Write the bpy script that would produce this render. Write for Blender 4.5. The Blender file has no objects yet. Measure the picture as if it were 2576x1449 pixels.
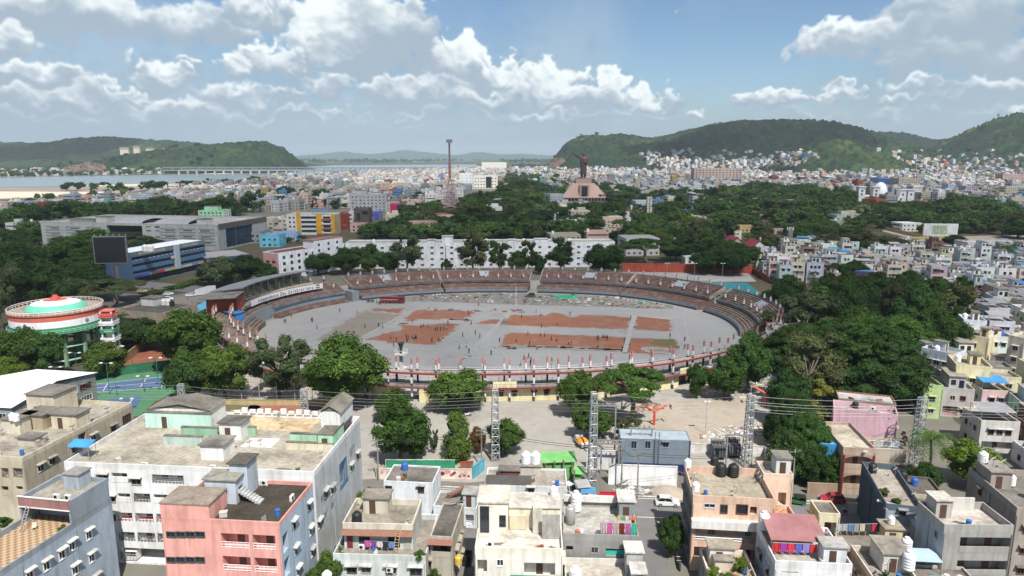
import bpy,bmesh,math,random
import numpy as np
from mathutils import Vector,Matrix,Quaternion
R=math.radians
random.seed(7)
SC=bpy.context.scene
COL=SC.collection
# camera, sky, sun, exposure
CAM_H=60.0
PITCH=R(10.7)
cam_d=bpy.data.cameras.new('camera')
cam_d.sensor_width=36.0
cam_d.lens=36.0*1744.0/2576.0
cam_d.clip_start=0.5
cam_d.clip_end=60000
cam=bpy.data.objects.new('camera',cam_d)
COL.objects.link(cam)
cam.location=(0,0,CAM_H)
cam.rotation_euler=(R(90)-PITCH,0,0)
SC.camera=cam
SUN=Vector((0.20,-0.53,0.82)).normalized()
sun_d=bpy.data.lights.new('sun','SUN')
sun_d.energy=4.6
sun_d.angle=R(0.5)
sun_d.color=(1.0,0.955,0.89)
sun=bpy.data.objects.new('sun',sun_d)
COL.objects.link(sun)
sun.rotation_euler=SUN.to_track_quat('Z','Y').to_euler()
sun.location=(0,0,400)
SC.view_settings.view_transform='Standard'
SC.view_settings.look='None'
SC.view_settings.exposure=0.6
SC.view_settings.gamma=1.0
SC.view_settings.use_curve_mapping=False
cy=SC.cycles
cy.use_denoising=True
cy.max_bounces=5
cy.diffuse_bounces=3
cy.glossy_bounces=2
cy.transmission_bounces=2
cy.transparent_max_bounces=6
cy.volume_bounces=1
cy.use_adaptive_sampling=True
cy.adaptive_threshold=0.015
cy.sample_clamp_indirect=6.0
cy.caustics_reflective=False
cy.caustics_refractive=False
FPX,CXP,CYP=1744.0,1288.0,724.5
CR={'K1':(0,1300,1.6844),'K2':(960,1300,1.6844),'K3':(1920,1300,1.6844),'K4':(2880,1300,1.6844),'M1':(0,800,2.4146),'M2':(780,950,2.634),'M3':(1640,950,2.634),'M4':(2400,950,2.634),'M5':(2880,800,2.4146),'N1':(0,480,2.6833),'N2':(960,480,2.6833),'N3':(1920,420,2.6833),'N4':(2880,420,2.6833)}
def ray(x,y):
 a=(x-CXP)/FPX
 b=(CYP-y)/FPX
 return a,math.cos(PITCH)+b*math.sin(PITCH),-math.sin(PITCH)+b*math.cos(PITCH)
def G(x,y,z=0.0):
 a,dy,dz=ray(x,y)
 t=(z-CAM_H)/dz
 return Vector((a*t,dy*t,z))
def dpx(k,x,y):
 x0,y0,s=CR[k]
 return(x0+x/s)/1.49068,(y0+y/s)/1.49068
def at(k,x,y,z=0.0):
 return G(*dpx(k,x,y),z)
def PXY(p):
 z=p[2]-CAM_H
 f=p[1]*math.cos(PITCH)-z*math.sin(PITCH)
 u=p[1]*math.sin(PITCH)+z*math.cos(PITCH)
 f=max(f,0.1)
 return CXP+FPX*p[0]/f,CYP-FPX*u/f
def hgt(x,y,dist):
 a,dy,dz=ray(x,y)
 return CAM_H+dz/dy*dist
# sky: Nishita with cumulus, as an environment
def fbm2(h,w,beta,seed,stretch=1.0,k0=18.0):
 rng=np.random.default_rng(seed)
 fy=np.fft.fftfreq(h)[:,None]*w*stretch
 fx=np.fft.rfftfreq(w)[None,:]*w
 k=np.sqrt(fx*fx+fy*fy)
 k=np.sqrt(k*k+k0*k0)
 amp=k**(-beta)
 amp[0,0]=0
 ph=rng.uniform(0,2*np.pi,k.shape)
 f=np.fft.irfft2(amp*np.exp(1j*ph),s=(h,w))
 return(f-f.mean())/f.std()
def sstep(a,b,x):
 t=np.clip((x-a)/(b-a),0,1)
 return t*t*(3-2*t)
CLOUDS=[(875,70,150,95,80,1.0,.3),(960,60,120,90,110,.80,.4),(800,105,100,55,60,1.0,.3),(905,160,170,42,40,.42,.5),(980,150,90,50,40,.45,.5),(655,130,50,36,34,1.0,.3),(700,165,70,40,40,.85,.4),(588,172,44,42,34,.98,.3),(1055,110,60,70,60,.70,.6),(1190,148,58,56,50,1.05,.25),(1255,182,70,56,44,1.05,.25),(1130,175,90,50,60,.78,.5),(1390,205,62,54,40,1.1,.22),(1330,225,80,45,40,.92,.4),(1510,232,56,46,36,1.05,.25),(1590,255,70,30,30,.92,.4),(1440,245,110,34,36,.95,.4),(1680,240,30,40,24,.78,.6),(1750,288,30,18,12,.9,.5),(1020,235,150,45,40,.86,.5),(800,225,90,50,38,.82,.5),(1180,250,170,40,40,.84,.6),(610,255,120,34,30,.80,.6),(405,198,66,36,30,.92,.4),(280,232,62,26,22,.84,.5),(120,200,120,26,26,.78,.6),(190,255,170,30,26,.76,.7),(420,285,180,26,24,.76,.7),(150,35,260,60,50,.84,.5),(420,60,190,50,44,.74,.7),(10,112,62,42,40,.98,.4),(610,25,50,34,30,.86,.6),(680,30,40,40,30,.80,.6),(490,165,22,12,12,.85,.5),(2130,95,90,50,44,.98,.35),(2240,95,110,56,50,.86,.5),(2420,50,220,70,90,.60,.7),(2500,150,170,60,40,.70,.7),(2300,150,130,34,34,.76,.6),(2280,222,80,20,20,.80,.6),(2260,256,70,18,16,.84,.6),(1880,255,32,30,22,.92,.4),(1955,258,40,32,22,.92,.4),(2010,262,30,24,16,.85,.5),(2125,246,40,18,14,.82,.5),(2562,292,26,20,14,.95,.4),(2060,240,30,14,12,.78,.6),(2480,235,160,26,24,.72,.8),(1300,290,420,20,26,.66,1.0),(600,310,520,22,26,.62,1.0),(2300,300,380,20,26,.56,1.0),(1700,30,10,8,8,.2,1.0),]
def sky_image():
 W,Hh=4096,2048
 rgba=np.zeros((Hh,W,4),np.float32)
 az=((np.arange(W)+.5)/W-.5)*2*np.pi
 el=((np.arange(Hh)+.5)/Hh-.5)*np.pi
 i0,i1=int(W*.5-W*.17),int(W*.5+W*.17)
 j0,j1=int(Hh*.5-20),int(Hh*.5+Hh*.16)
 A,E=np.meshgrid(az[i0:i1],el[j0:j1])
 h,w=A.shape
 n1=fbm2(h*2,w,2.0,3,.9,26)[:h]
 n2=fbm2(h*2,w,2.0,4,.9,26)[:h]
 n3=fbm2(h*2,w,1.85,5,.9,22)[:h]
 n4=fbm2(h*2,w,2.1,6,2.6,7)[:h]
 n5=fbm2(h*2,w,1.6,9,.8,70)[:h]
 n6=fbm2(h*2,w,2.6,10,1.0,34)[:h]
 bil=1-np.abs(fbm2(h*2,w,1.9,8,.9,40)[:h])*.9
 Aw=A+.0085*n1
 Ew=E+.0065*n2
 T=np.full(A.shape,-2.0)
 SH=np.zeros_like(A)
 SW=np.full_like(A,1e-4)
 SB=np.zeros_like(A)
 SS=np.zeros_like(A)
 rng=np.random.default_rng(2)
 for(x,y,rx,ru,rd,br,so)in CLOUDS:
  kids=[(x,y,rx,ru,rd)]
  for _ in range(int(6*max(0.0,1-so))):
   t=rng.uniform(-.85,.85)
   kids.append((x+t*rx,y-ru*rng.uniform(.25,.75)*math.sqrt(1-t*t),rx*rng.uniform(.22,.4),ru*rng.uniform(.35,.55),ru*rng.uniform(.3,.5)))
  for(x,y,rx,ru,rd)in kids:
   a,dy,dz=ray(x,y)
   ca=math.atan2(a,dy)
   ce=math.atan2(dz,math.hypot(a,dy))
   k=1/FPX*.95
   dx=(Aw-ca)/(rx*k)
   dv=(Ew-ce)
   dv=np.where(dv>0,dv/(ru*k),dv/(rd*k))
   q=1-dx*dx-dv*dv
   T=np.maximum(T,q)
   g=np.clip(q+.25,0,None)**2
   SW+=g
   SH+=g*dv
   SB+=g*br
   SS+=g*so
 hh=SH/SW
 br=SB/SW
 so=SS/SW
 dens=T+.24*n3*(.5+so)+.20*(bil-.4)+.03*n5
 low=np.exp(-(np.clip(E-.012,0,None)/.055)**2)
 left=sstep(.30,.02,A+.15*E)
 right=sstep(.36,.52,A)
 veil=(.36*left*sstep(.22,.10,E)+.05*left+.16*right+.28*sstep(.14,.05,E))+.16*n4
 alpha=sstep(0,1,(dens+.26)/(.24+.95*so))
 a2=np.maximum(np.clip(veil,0,.88),.93*low)
 rel=n6*.55+n3*.10+np.clip(T,-1,1.2)*.9
 gy=np.gradient(rel,axis=0)
 gx=np.gradient(rel,axis=1)
 lit=np.clip(-gy*2.6-gx*1.3,-.45,.5)
 shade=br*(.60+.46*np.clip(hh,-1.2,.85))+.15*lit*(1.1-.6*so)+.03*n6
 s_=sstep(.34,.86,shade)[...,None]
 c1=np.array([.27,.335,.40])*(1-s_)+np.array([.66,.71,.715])*s_
 s2=.30+.05*np.clip(n3*.5+n4*.7,-1.2,1.3)*(1-low)
 c2=np.stack([s2*.76,s2*1.0,s2*1.22],-1)
 ao=alpha+a2*(1-alpha)
 rgb=(c1*alpha[...,None]+c2*(a2*(1-alpha))[...,None])/np.maximum(ao,1e-3)[...,None]
 big=fbm2(Hh//2,W,1.8,11,1.2,9)
 al=sstep(.05,1.1,big)*.9
 rgba[Hh//2:,:,:3]=(.40+.08*np.clip(fbm2(Hh//2,W,1.7,12,1.2,9),-1.5,1.5))[...,None]
 rgba[Hh//2:,:,3]=al
 fa=sstep(math.pi*.34,math.pi*.27,np.abs(A))*sstep(.49,.36,E)
 cur=rgba[j0:j1,i0:i1]
 cur[...,:3]=cur[...,:3]*(1-fa[...,None])+rgb*fa[...,None]
 cur[...,3]=cur[...,3]*(1-fa)+ao*fa
 rgba[j0:j1,i0:i1]=cur
 out=[]
 for nm in('cloud light','cloud cover'):
  img=bpy.data.images.new(nm,W,Hh,alpha=False,float_buffer=True)
  buf=rgba.copy()
  if nm=='cloud cover':
   buf[...,:3]=rgba[...,3:4]
  buf[...,3]=1
  img.pixels.foreach_set(buf.ravel())
  img.update()
  out.append(img)
 return out
world=bpy.data.worlds.new('World')
SC.world=world
world.use_nodes=True
nt=world.node_tree
nt.nodes.clear()
SKYF=0.07
o_=nt.nodes.new('ShaderNodeOutputWorld')
bg=nt.nodes.new('ShaderNodeBackground')
bg.inputs['Strength'].default_value=SKYF
sky=nt.nodes.new('ShaderNodeTexSky')
sky.sky_type='NISHITA'
sky.sun_disc=False
sky.sun_elevation=math.asin(SUN.z)
sky.sun_rotation=math.atan2(SUN.x,SUN.y)
sky.air_density=1.0
sky.dust_density=0.3
sky.ozone_density=2.6
tc=nt.nodes.new('ShaderNodeTexCoord')
mp=nt.nodes.new('ShaderNodeMapping')
mp.inputs['Rotation'].default_value=(0,0,R(-90))
env,cov=nt.nodes.new('ShaderNodeTexEnvironment'),nt.nodes.new('ShaderNodeTexEnvironment')
env.image,cov.image=sky_image()
env.interpolation=cov.interpolation='Cubic'
gain=nt.nodes.new('ShaderNodeVectorMath')
gain.operation='SCALE'
gain.inputs['Scale'].default_value=1.0/SKYF
mx=nt.nodes.new('ShaderNodeMix')
mx.data_type='RGBA'
L=nt.links.new
L(tc.outputs['Generated'],mp.inputs['Vector'])
L(mp.outputs['Vector'],env.inputs['Vector'])
L(mp.outputs['Vector'],cov.inputs['Vector'])
L(env.outputs['Color'],gain.inputs[0])
L(cov.outputs['Color'],mx.inputs['Factor'])
tint=nt.nodes.new('ShaderNodeMix')
tint.data_type='RGBA'
tint.blend_type='MULTIPLY'
tint.inputs['Factor'].default_value=1
tint.inputs['B'].default_value=(.86,.96,1.02,1)
L(sky.outputs['Color'],tint.inputs['A'])
L(tint.outputs['Result'],mx.inputs['A'])
L(gain.outputs[0],mx.inputs['B'])
L(mx.outputs['Result'],bg.inputs['Color'])
L(bg.outputs['Background'],o_.inputs['Surface'])
world.cycles.sampling_method='MANUAL'
world.cycles.sample_map_resolution=1024
# materials
MATS={}
class NB:
 def __init__(s,name):
  s.m=bpy.data.materials.new(name)
  s.m.use_nodes=True
  s.t=s.m.node_tree
  s.b=s.t.nodes['Principled BSDF']
  s.o=s.t.nodes['Material Output']
 def n(s,typ,**kw):
  nd=s.t.nodes.new('ShaderNode'+typ)
  for k,v in kw.items():
   if k in nd.inputs:
    nd.inputs[k].default_value=v
   else:
    setattr(nd,k,v)
  return nd
 def l(s,a,b):
  s.t.links.new(a,b)
 def pos(s,scale=(1,1,1)):
  g=s.n('NewGeometry')
  v=s.n('VectorMath',operation='MULTIPLY')
  s.l(g.outputs['Position'],v.inputs[0])
  v.inputs[1].default_value=scale
  return v.outputs[0]
 def noise(s,scale,detail=4,vec=None,rough=.6):
  nd=s.n('TexNoise')
  nd.inputs['Scale'].default_value=scale
  nd.inputs['Detail'].default_value=detail
  nd.inputs['Roughness'].default_value=rough
  s.l(vec if vec is not None else s.pos(),nd.inputs['Vector'])
  return nd.outputs['Fac']
 def ramp(s,fac,pts):
  r=s.n('ValToRGB')
  el=r.color_ramp.elements
  el[0].position,el[0].color=pts[0][0],c4(pts[0][1])
  el[1].position,el[1].color=pts[1][0],c4(pts[1][1])
  for p,c in pts[2:]:
   e=el.new(p)
   e.color=c4(c)
  s.l(fac,r.inputs['Fac'])
  return r.outputs['Color']
 def mix(s,fac,a,b,mode='MIX'):
  m=s.n('Mix',data_type='RGBA',blend_type=mode)
  for v,i in((fac,0),(a,6),(b,7)):
   if hasattr(v,'links')or hasattr(v,'is_linked'):
    s.l(v,m.inputs[i])
   elif i==0:
    m.inputs[0].default_value=v
   else:
    m.inputs[i].default_value=c4(v)
  return m.outputs[2]
 def ocol(s):
  return s.n('ObjectInfo').outputs['Color']
 def done(s,col,rough=.85,spec=.3,metal=0.0,bump=None,bs=.3,bd=.05):
  if hasattr(col,'is_linked'):
   s.l(col,s.b.inputs['Base Color'])
  else:
   s.b.inputs['Base Color'].default_value=c4(col)
  s.b.inputs['Roughness'].default_value=rough
  s.b.inputs['Specular IOR Level'].default_value=spec
  s.b.inputs['Metallic'].default_value=metal
  if bump is not None:
   bn=s.n('Bump',Strength=bs,Distance=bd)
   s.l(bump,bn.inputs['Height'])
   s.l(bn.outputs[0],s.b.inputs['Normal'])
  MATS[s.m.name]=s.m
  return s.m
def c4(c):
 if isinstance(c,(int,float)):
  return(c,c,c,1)
 return(c[0],c[1],c[2],1)
def hexc(h):
 f=lambda v:v/12.92 if v<=.04045 else((v+.055)/1.055)**2.4
 return tuple(f(int(h[i:i+2],16)/255)for i in(0,2,4))
def mk_materials():
 b=NB('plaster')
 st=b.noise(1.0,5,b.pos((1.3,1.3,.16)))
 bl=b.noise(.33,5,b.pos((1,1,.8)))
 s1=b.ramp(st,[(.45,(1,1,1)),(.74,(.52,.50,.46))])
 s2=b.ramp(bl,[(.40,(1,1,1)),(.72,(.70,.68,.64))])
 c=b.mix(.6,b.ocol(),s1,'MULTIPLY')
 c=b.mix(.7,c,s2,'MULTIPLY')
 md=b.mix(1,b.ramp(b.noise(2.2,6,b.pos((1,1,.22))),[(.58,(0,0,0)),(.78,(.6,.6,.6))]),b.ramp(b.noise(.28,4),[(.46,(0,0,0)),(.62,(1,1,1))]),'MULTIPLY')
 c=b.mix(md,c,(.11,.105,.095))
 b.done(c,.9,.2,bump=b.noise(3.0,3),bs=.15)
 b=NB('concrete')
 a=b.noise(.22,6,b.pos())
 d=b.noise(1.6,5,b.pos((1,1,.5)))
 s1=b.ramp(a,[(.32,(1.12,1.1,1.06)),(.52,(.86,.84,.80)),(.70,(.46,.44,.41))])
 s2=b.ramp(d,[(.35,(1.05,1.05,1.05)),(.75,(.62,.6,.58))])
 c=b.mix(1,b.mix(1,b.ocol(),s1,'MULTIPLY'),s2,'MULTIPLY')
 b.done(c,.95,.15,bump=d,bs=.3)
 b=NB('paint')
 a=b.noise(.8,4)
 c=b.mix(1,b.ocol(),b.ramp(a,[(.3,(1.04,1.04,1.04)),(.75,(.82,.81,.8))]),'MULTIPLY')
 b.done(c,.55,.4)
 b=NB('metal')
 c=b.mix(1,b.ocol(),b.ramp(b.noise(1.2,5),[(.3,(1.05,)*3),(.75,(.7,.68,.66))]),'MULTIPLY')
 b.done(c,.45,.5,.25)
 b=NB('sheet')
 w=b.n('TexWave',wave_type='BANDS',bands_direction='X')
 w.inputs['Scale'].default_value=1.6
 tcn=b.n('TexCoord')
 b.l(tcn.outputs['Object'],w.inputs['Vector'])
 c=b.mix(1,b.ocol(),b.ramp(b.noise(.5,5),[(.35,(1.05,)*3),(.72,(.74,.72,.7))]),'MULTIPLY')
 b.done(c,.5,.4,bump=w.outputs['Fac'],bs=.6,bd=.08)
 b=NB('glass')
 b.done((.018,.024,.03),.12,.6)
 b=NB('blue_glass')
 b.done(b.mix(b.noise(.6,3),(.010,.022,.040),(.015,.04,.07)),.2,.5)
 b=NB('cloth')
 c=b.mix(1,b.ocol(),b.ramp(b.noise(4,3),[(.3,(1.08,)*3),(.7,(.8,)*3)]),'MULTIPLY')
 b.done(c,.9,.1)
 b=NB('skin')
 b.done((.16,.085,.05),.6,.3)
 b=NB('hair')
 b.done((.012,.01,.01),.6,.3)
 b=NB('rubber')
 b.done((.02,.02,.02),.8,.2)
 b=NB('screen')
 b.done(b.mix(b.noise(.4,2),(.012,.013,.018),(.02,.021,.028)),.35,.4)
 b=NB('bronze')
 b.done(b.mix(b.noise(.25,4),(.13,.085,.07),(.08,.055,.045)),.5,.4,.3)
 b=NB('stone_pink')
 b.done(b.mix(b.noise(.15,5),(.40,.28,.24),(.33,.23,.20)),.8,.3)
 b=NB('brick')
 bt=b.n('TexBrick')
 bt.inputs['Scale'].default_value=2.2
 bt.inputs['Color1'].default_value=(.20,.075,.045,1)
 bt.inputs['Color2'].default_value=(.27,.11,.065,1)
 bt.inputs['Mortar'].default_value=(.22,.19,.17,1)
 b.l(b.n('TexCoord').outputs['Object'],bt.inputs['Vector'])
 b.done(bt.outputs['Color'],.9,.2)
 b=NB('tiles')
 ck=b.n('TexChecker')
 ck.inputs['Scale'].default_value=1.9
 ck.inputs['Color1'].default_value=(.62,.50,.42,1)
 ck.inputs['Color2'].default_value=(1,1,1,1)
 b.l(b.n('TexCoord').outputs['Object'],ck.inputs['Vector'])
 b.done(b.mix(1,b.ocol(),ck.outputs['Color'],'MULTIPLY'),.7,.3)
 for nm,tr in(('foliage',.25),):
  b=NB(nm)
  at_=b.n('Attribute',attribute_name='tone')
  c=b.mix(1,b.ocol(),at_.outputs['Color'],'MULTIPLY')
  b.done(c,.8,.05)
  tl=b.n('BsdfTranslucent')
  b.l(b.mix(1,c,(1.1,1.25,.6),'MULTIPLY'),tl.inputs['Color'])
  ms=b.n('MixShader')
  ms.inputs[0].default_value=tr
  b.l(b.b.outputs[0],ms.inputs[1])
  b.l(tl.outputs[0],ms.inputs[2])
  b.l(ms.outputs[0],b.o.inputs['Surface'])
 b=NB('woodland')
 at_=b.n('Attribute',attribute_name='tone')
 ai=b.n('Attribute',attribute_name='tint',attribute_type='INSTANCER')
 c=b.mix(1,ai.outputs['Color'],at_.outputs['Color'],'MULTIPLY')
 b.done(c,.8,.05)
 b=NB('bark')
 b.done(b.mix(b.noise(2,4,b.pos((1,1,.3))),(.09,.07,.055),(.17,.14,.11)),.9,.2)
 b=NB('column_red');b.done(b.mix(b.noise(.9,4),(.26,.03,.028),(.19,.035,.03)),.7,.3)
 b=NB('column_pink');b.done(b.mix(b.noise(.9,4),(.43,.19,.17),(.34,.14,.13)),.7,.3)
 b=NB('column_white');b.done(b.mix(b.noise(.9,4),(.66,.65,.64),(.52,.50,.49)),.7,.3)
 b=NB('column_dark');b.done((.03,.035,.03),.7,.3)
 b=NB('seats')
 a=b.noise(.35,6,b.pos())
 a2=b.noise(1.8,4,b.pos())
 c=b.ramp(a,[(.3,(.205,.115,.09)),(.5,(.165,.095,.078)),(.62,(.25,.20,.17)),(.75,(.12,.085,.07))])
 b.done(b.mix(.5,c,b.ramp(a2,[(.3,(1.2,)*3),(.7,(.7,)*3)]),'MULTIPLY'),.9,.2)
 b=NB('old_seats')
 a=b.noise(.4,6,b.pos())
 b.done(b.ramp(a,[(.3,(.23,.17,.13)),(.52,(.16,.125,.10)),(.7,(.09,.075,.065))]),.9,.2)
 def ground(name,cols,sc=.02,sc2=.6,amt=.5,rough=.95,mid=None,edge=None):
  b=NB(name)
  a=b.noise(sc,7,b.pos(),.62)
  a2=b.noise(sc2,5,b.pos())
  n=len(cols)
  c=b.ramp(a,[(.28+.44*i/(n-1),cc)for i,cc in enumerate(cols)])
  c=b.mix(amt,c,b.ramp(a2,[(.3,(1.18,)*3),(.7,(.76,)*3)]),'MULTIPLY')
  if mid:
   a3=b.noise(mid[0],6,b.pos(),.65)
   c=b.mix(b.ramp(a3,[(mid[1],(0,0,0)),(mid[2],(1,1,1))]),c,mid[3])
  if edge:
   ea=b.n('Math',operation='ADD')
   b.l(b.n('Attribute',attribute_name='edge').outputs['Fac'],ea.inputs[0])
   b.l(b.noise(.55,6,b.pos(),.7),ea.inputs[1])
   c=b.mix(b.ramp(ea.outputs[0],[(.52,(0,0,0)),(.78,(1,1,1))]),edge,c)
  return b.done(c,rough,.2,bump=a2,bs=.25)
 ground('m_ground',[(.12,.115,.09),(.16,.15,.125),(.10,.115,.07)],.006,.15,.6)
 ground('m_park',[(.045,.055,.025),(.09,.075,.045),(.05,.062,.03)],.03,.4)
 ground('m_plain',[(.035,.058,.025),(.05,.07,.03),(.075,.085,.045)],.0012,.02)
 ground('m_court',[(.265,.245,.215),(.32,.30,.265),(.235,.215,.19)],.03,.5,.35,mid=(.12,.56,.72,(.21,.19,.165)))
 ground('m_field',[(.265,.264,.258),(.31,.306,.297),(.262,.256,.243)],.035,.7,.3,mid=(.06,.60,.78,(.20,.175,.15)))
 ground('m_red',[(.235,.095,.055),(.275,.118,.07),(.19,.09,.058)],.05,.5,.45,mid=(.16,.52,.74,(.24,.19,.155)),edge=(.285,.281,.272))
 ground('m_redclay',[(.17,.06,.035),(.21,.075,.045),(.15,.06,.04)],.08,.6,.3)
 ground('m_fade',[(.20,.175,.14),(.235,.205,.165),(.19,.185,.175)],.05,.5,.4,mid=(.09,.52,.66,(.225,.21,.195)),edge=(.285,.281,.272))
 ground('m_grass',[(.10,.11,.045),(.14,.12,.06),(.085,.10,.04)],.1,.8,.5)
 ground('m_track',[(.315,.313,.305),(.35,.346,.335)],.2,1.0,.3)
 ground('m_dust',[(.30,.25,.19),(.36,.31,.25),(.26,.22,.17)],.1,.8,.5)
 ground('m_road',[(.135,.132,.128),(.175,.17,.165)],.05,.6,.4)
 ground('m_line',[(.6,.6,.58),(.7,.7,.68)],.6,2,.4)
 ground('m_debris',[(.17,.155,.135),(.24,.225,.20),(.13,.12,.11)],.25,1.4,.7)
 ground('m_sand',[(.55,.44,.34),(.62,.50,.39),(.50,.41,.33)],.004,.05,.3)
 ground('m_blue',[(.06,.10,.20),(.075,.115,.215)],.1,.5,.3)
 ground('m_green',[(.06,.16,.085),(.075,.18,.10)],.1,.5,.3)
 ground('m_bank',[(.20,.19,.13),(.11,.12,.06),(.30,.26,.19)],.01,.1,.4)
 b=NB('m_water')
 wn=b.noise(.02,4,b.pos((1,2.5,1)))
 b.done(b.mix(wn,(.16,.215,.235),(.20,.25,.265)),.25,.4,bump=b.noise(.15,3),bs=.05)
 b=NB('m_hill')
 a=b.noise(.006,6,b.pos())
 a2=b.noise(.05,5,b.pos())
 c=b.ramp(a,[(.3,(.012,.028,.015)),(.5,(.019,.040,.018)),(.66,(.042,.068,.025)),(.80,(.085,.09,.045))])
 c=b.mix(.85,c,b.ramp(a2,[(.32,(1.5,1.45,1.3)),(.62,(.42,.46,.42))]),'MULTIPLY')
 ge=b.n('NewGeometry')
 sx=b.n('SeparateXYZ')
 b.l(ge.outputs['True Normal'],sx.inputs[0])
 st=b.ramp(sx.outputs['Z'],[(.06,(1,1,1)),(.16,(0,0,0))])
 c=b.mix(st,c,b.ramp(a2,[(.35,(.21,.14,.105)),(.65,(.10,.075,.06))]))
 b.done(c,.95,.1,bump=a2,bs=1.0,bd=7)
 b=NB('m_rock')
 b.done(b.ramp(b.noise(.03,6),[(.3,(.20,.14,.11)),(.7,(.10,.075,.06))]),.95,.1,bump=b.noise(.08,4),bs=1,bd=5)
mk_materials()
M=MATS
# mesh builder
class MB:
 def __init__(s):
  s.v,s.f,s.mi,s.M=[],[],[],None
  s.cur=0
 def add(s,pts,faces,mi=None):
  o=len(s.v)
  if s.M is not None:
   pts=[tuple(s.M@Vector(p))for p in pts]
  s.v.extend(tuple(p)for p in pts)
  for f in faces:
   s.f.append(tuple(o+i for i in f))
   s.mi.append(s.cur if mi is None else mi)
  return s
 def box(s,x0,x1,y0,y1,z0,z1,mi=None,bottom=True,top=True):
  p=[(x0,y0,z0),(x1,y0,z0),(x1,y1,z0),(x0,y1,z0),(x0,y0,z1),(x1,y0,z1),(x1,y1,z1),(x0,y1,z1)]
  f=[(0,1,5,4),(1,2,6,5),(2,3,7,6),(3,0,4,7)]
  if bottom:f.append((3,2,1,0))
  if top:f.append((4,5,6,7))
  return s.add(p,f,mi)
 def quad(s,a,b,c,d,mi=None):
  return s.add([a,b,c,d],[(0,1,2,3)],mi)
 def poly(s,pts,z,mi=None):
  return s.add([(p[0],p[1],z)for p in pts],[tuple(range(len(pts)))],mi)
 def prism(s,pts,z0,z1,mi=None):
  n=len(pts)
  p=[(q[0],q[1],z0)for q in pts]+[(q[0],q[1],z1)for q in pts]
  f=[(i,(i+1)%n,n+(i+1)%n,n+i)for i in range(n)]
  f+=[tuple(range(n-1,-1,-1)),tuple(range(n,2*n))]
  return s.add(p,f,mi)
 def tube(s,a,b,r0,r1=None,n=6,mi=None,caps=True):
  r1=r0 if r1 is None else r1
  a,b=Vector(a),Vector(b)
  d=(b-a)
  if d.length<1e-6:return s
  q=d.to_track_quat('Z','X')
  ring=[Vector((math.cos(2*math.pi*i/n),math.sin(2*math.pi*i/n),0))for i in range(n)]
  p=[a+q@(c*r0)for c in ring]+[b+q@(c*r1)for c in ring]
  f=[(i,(i+1)%n,n+(i+1)%n,n+i)for i in range(n)]
  if caps:f+=[tuple(range(n-1,-1,-1)),tuple(range(n,2*n))]
  return s.add(p,f,mi)
 def bar(s,a,b,w,h=None,mi=None):
  return s.tube(a,b,w*.7071,None,4,mi)
 def lathe(s,prof,n=16,c=(0,0,0),mi=None,a0=0,a1=2*math.pi):
  full=abs(a1-a0-2*math.pi)<1e-6
  k=n if full else n+1
  p=[]
  for(r,z)in prof:
   for i in range(k):
    t=a0+(a1-a0)*i/n
    p.append((c[0]+r*math.cos(t),c[1]+r*math.sin(t),c[2]+z))
  f=[]
  for j in range(len(prof)-1):
   for i in range(n):
    i2=(i+1)%k
    f.append((j*k+i,j*k+i2,(j+1)*k+i2,(j+1)*k+i))
  return s.add(p,f,mi)
 def mesh(s,name,mats,smooth=False):
  me=bpy.data.meshes.new(name)
  me.from_pydata(s.v,[],s.f)
  for m in(mats if isinstance(mats,(list,tuple))else[mats]):
   me.materials.append(M[m]if isinstance(m,str)else m)
  if len(me.materials)>1:
   me.polygons.foreach_set('material_index',s.mi)
  if smooth:
   me.polygons.foreach_set('use_smooth',[True]*len(s.f))
  me.update()
  return me
 def build(s,name,mats,parent=None,col=None,smooth=False):
  return link(name,s.mesh(name,mats,smooth),parent,col)
def link(name,me,parent=None,col=None,loc=None,rz=0.0,scale=None):
 o=bpy.data.objects.new(name,me)
 COL.objects.link(o)
 if parent is not None:
  o.parent=parent
  KIDS.setdefault(parent.name,[]).append(o)
 if col is not None:o.color=c4(col)
 if loc is not None:o.location=loc
 if rz:o.rotation_euler=(0,0,rz)
 if scale is not None:o.scale=scale if isinstance(scale,(tuple,list,Vector))else(scale,)*3
 return o
KIDS={}
THINGS=[]
LMS=[]
def tag(o,label,cat,group=None,fixed=False,spot=None):
 o['label']=label
 o['category']=cat
 if group:o['group']=group
 THINGS.append([o,label,spot,fixed])
 return o
def thing(name,label,cat,loc=(0,0,0),rz=0.0,group=None,fixed=False,spot=None,lm=None):
 o=link(name,None,None,None,loc,rz)
 tag(o,label,cat,group,fixed,spot)
 if lm:
  p=PXY(Vector(loc)+Vector((0,0,2)))if spot is None else spot
  LMS.append((lm,p[0],p[1]))
 return o
def lm(phrase,p):
 q=PXY(p)
 LMS.append((phrase,q[0],q[1]))
def struct(name,mb,mat,col=None):
 o=mb.build(name,mat,None,col)if isinstance(mb,MB)else link(name,mb,None,col)
 o['kind']='structure'
 return o
def dup(root,loc=None,rz=None,scale=None,cols=None):
 r=root.copy()
 COL.objects.link(r)
 if loc is not None:r.location=loc
 if rz is not None:r.rotation_euler=(0,0,rz)
 if scale is not None:r.scale=scale if isinstance(scale,(tuple,list))else(scale,)*3
 def rec(src,dst):
  for ch in list(KIDS.get(src.name,())):
   c=ch.copy()
   COL.objects.link(c)
   c.parent=dst
   KIDS.setdefault(dst.name,[]).append(c)
   if cols:
    key=ch.name.split('.')[0]
    if key in cols:c.color=c4(cols[key])
   rec(ch,c)
 rec(root,r)
 if cols and root.name.split('.')[0]in cols:r.color=c4(cols[root.name.split('.')[0]])
 return r
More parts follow.
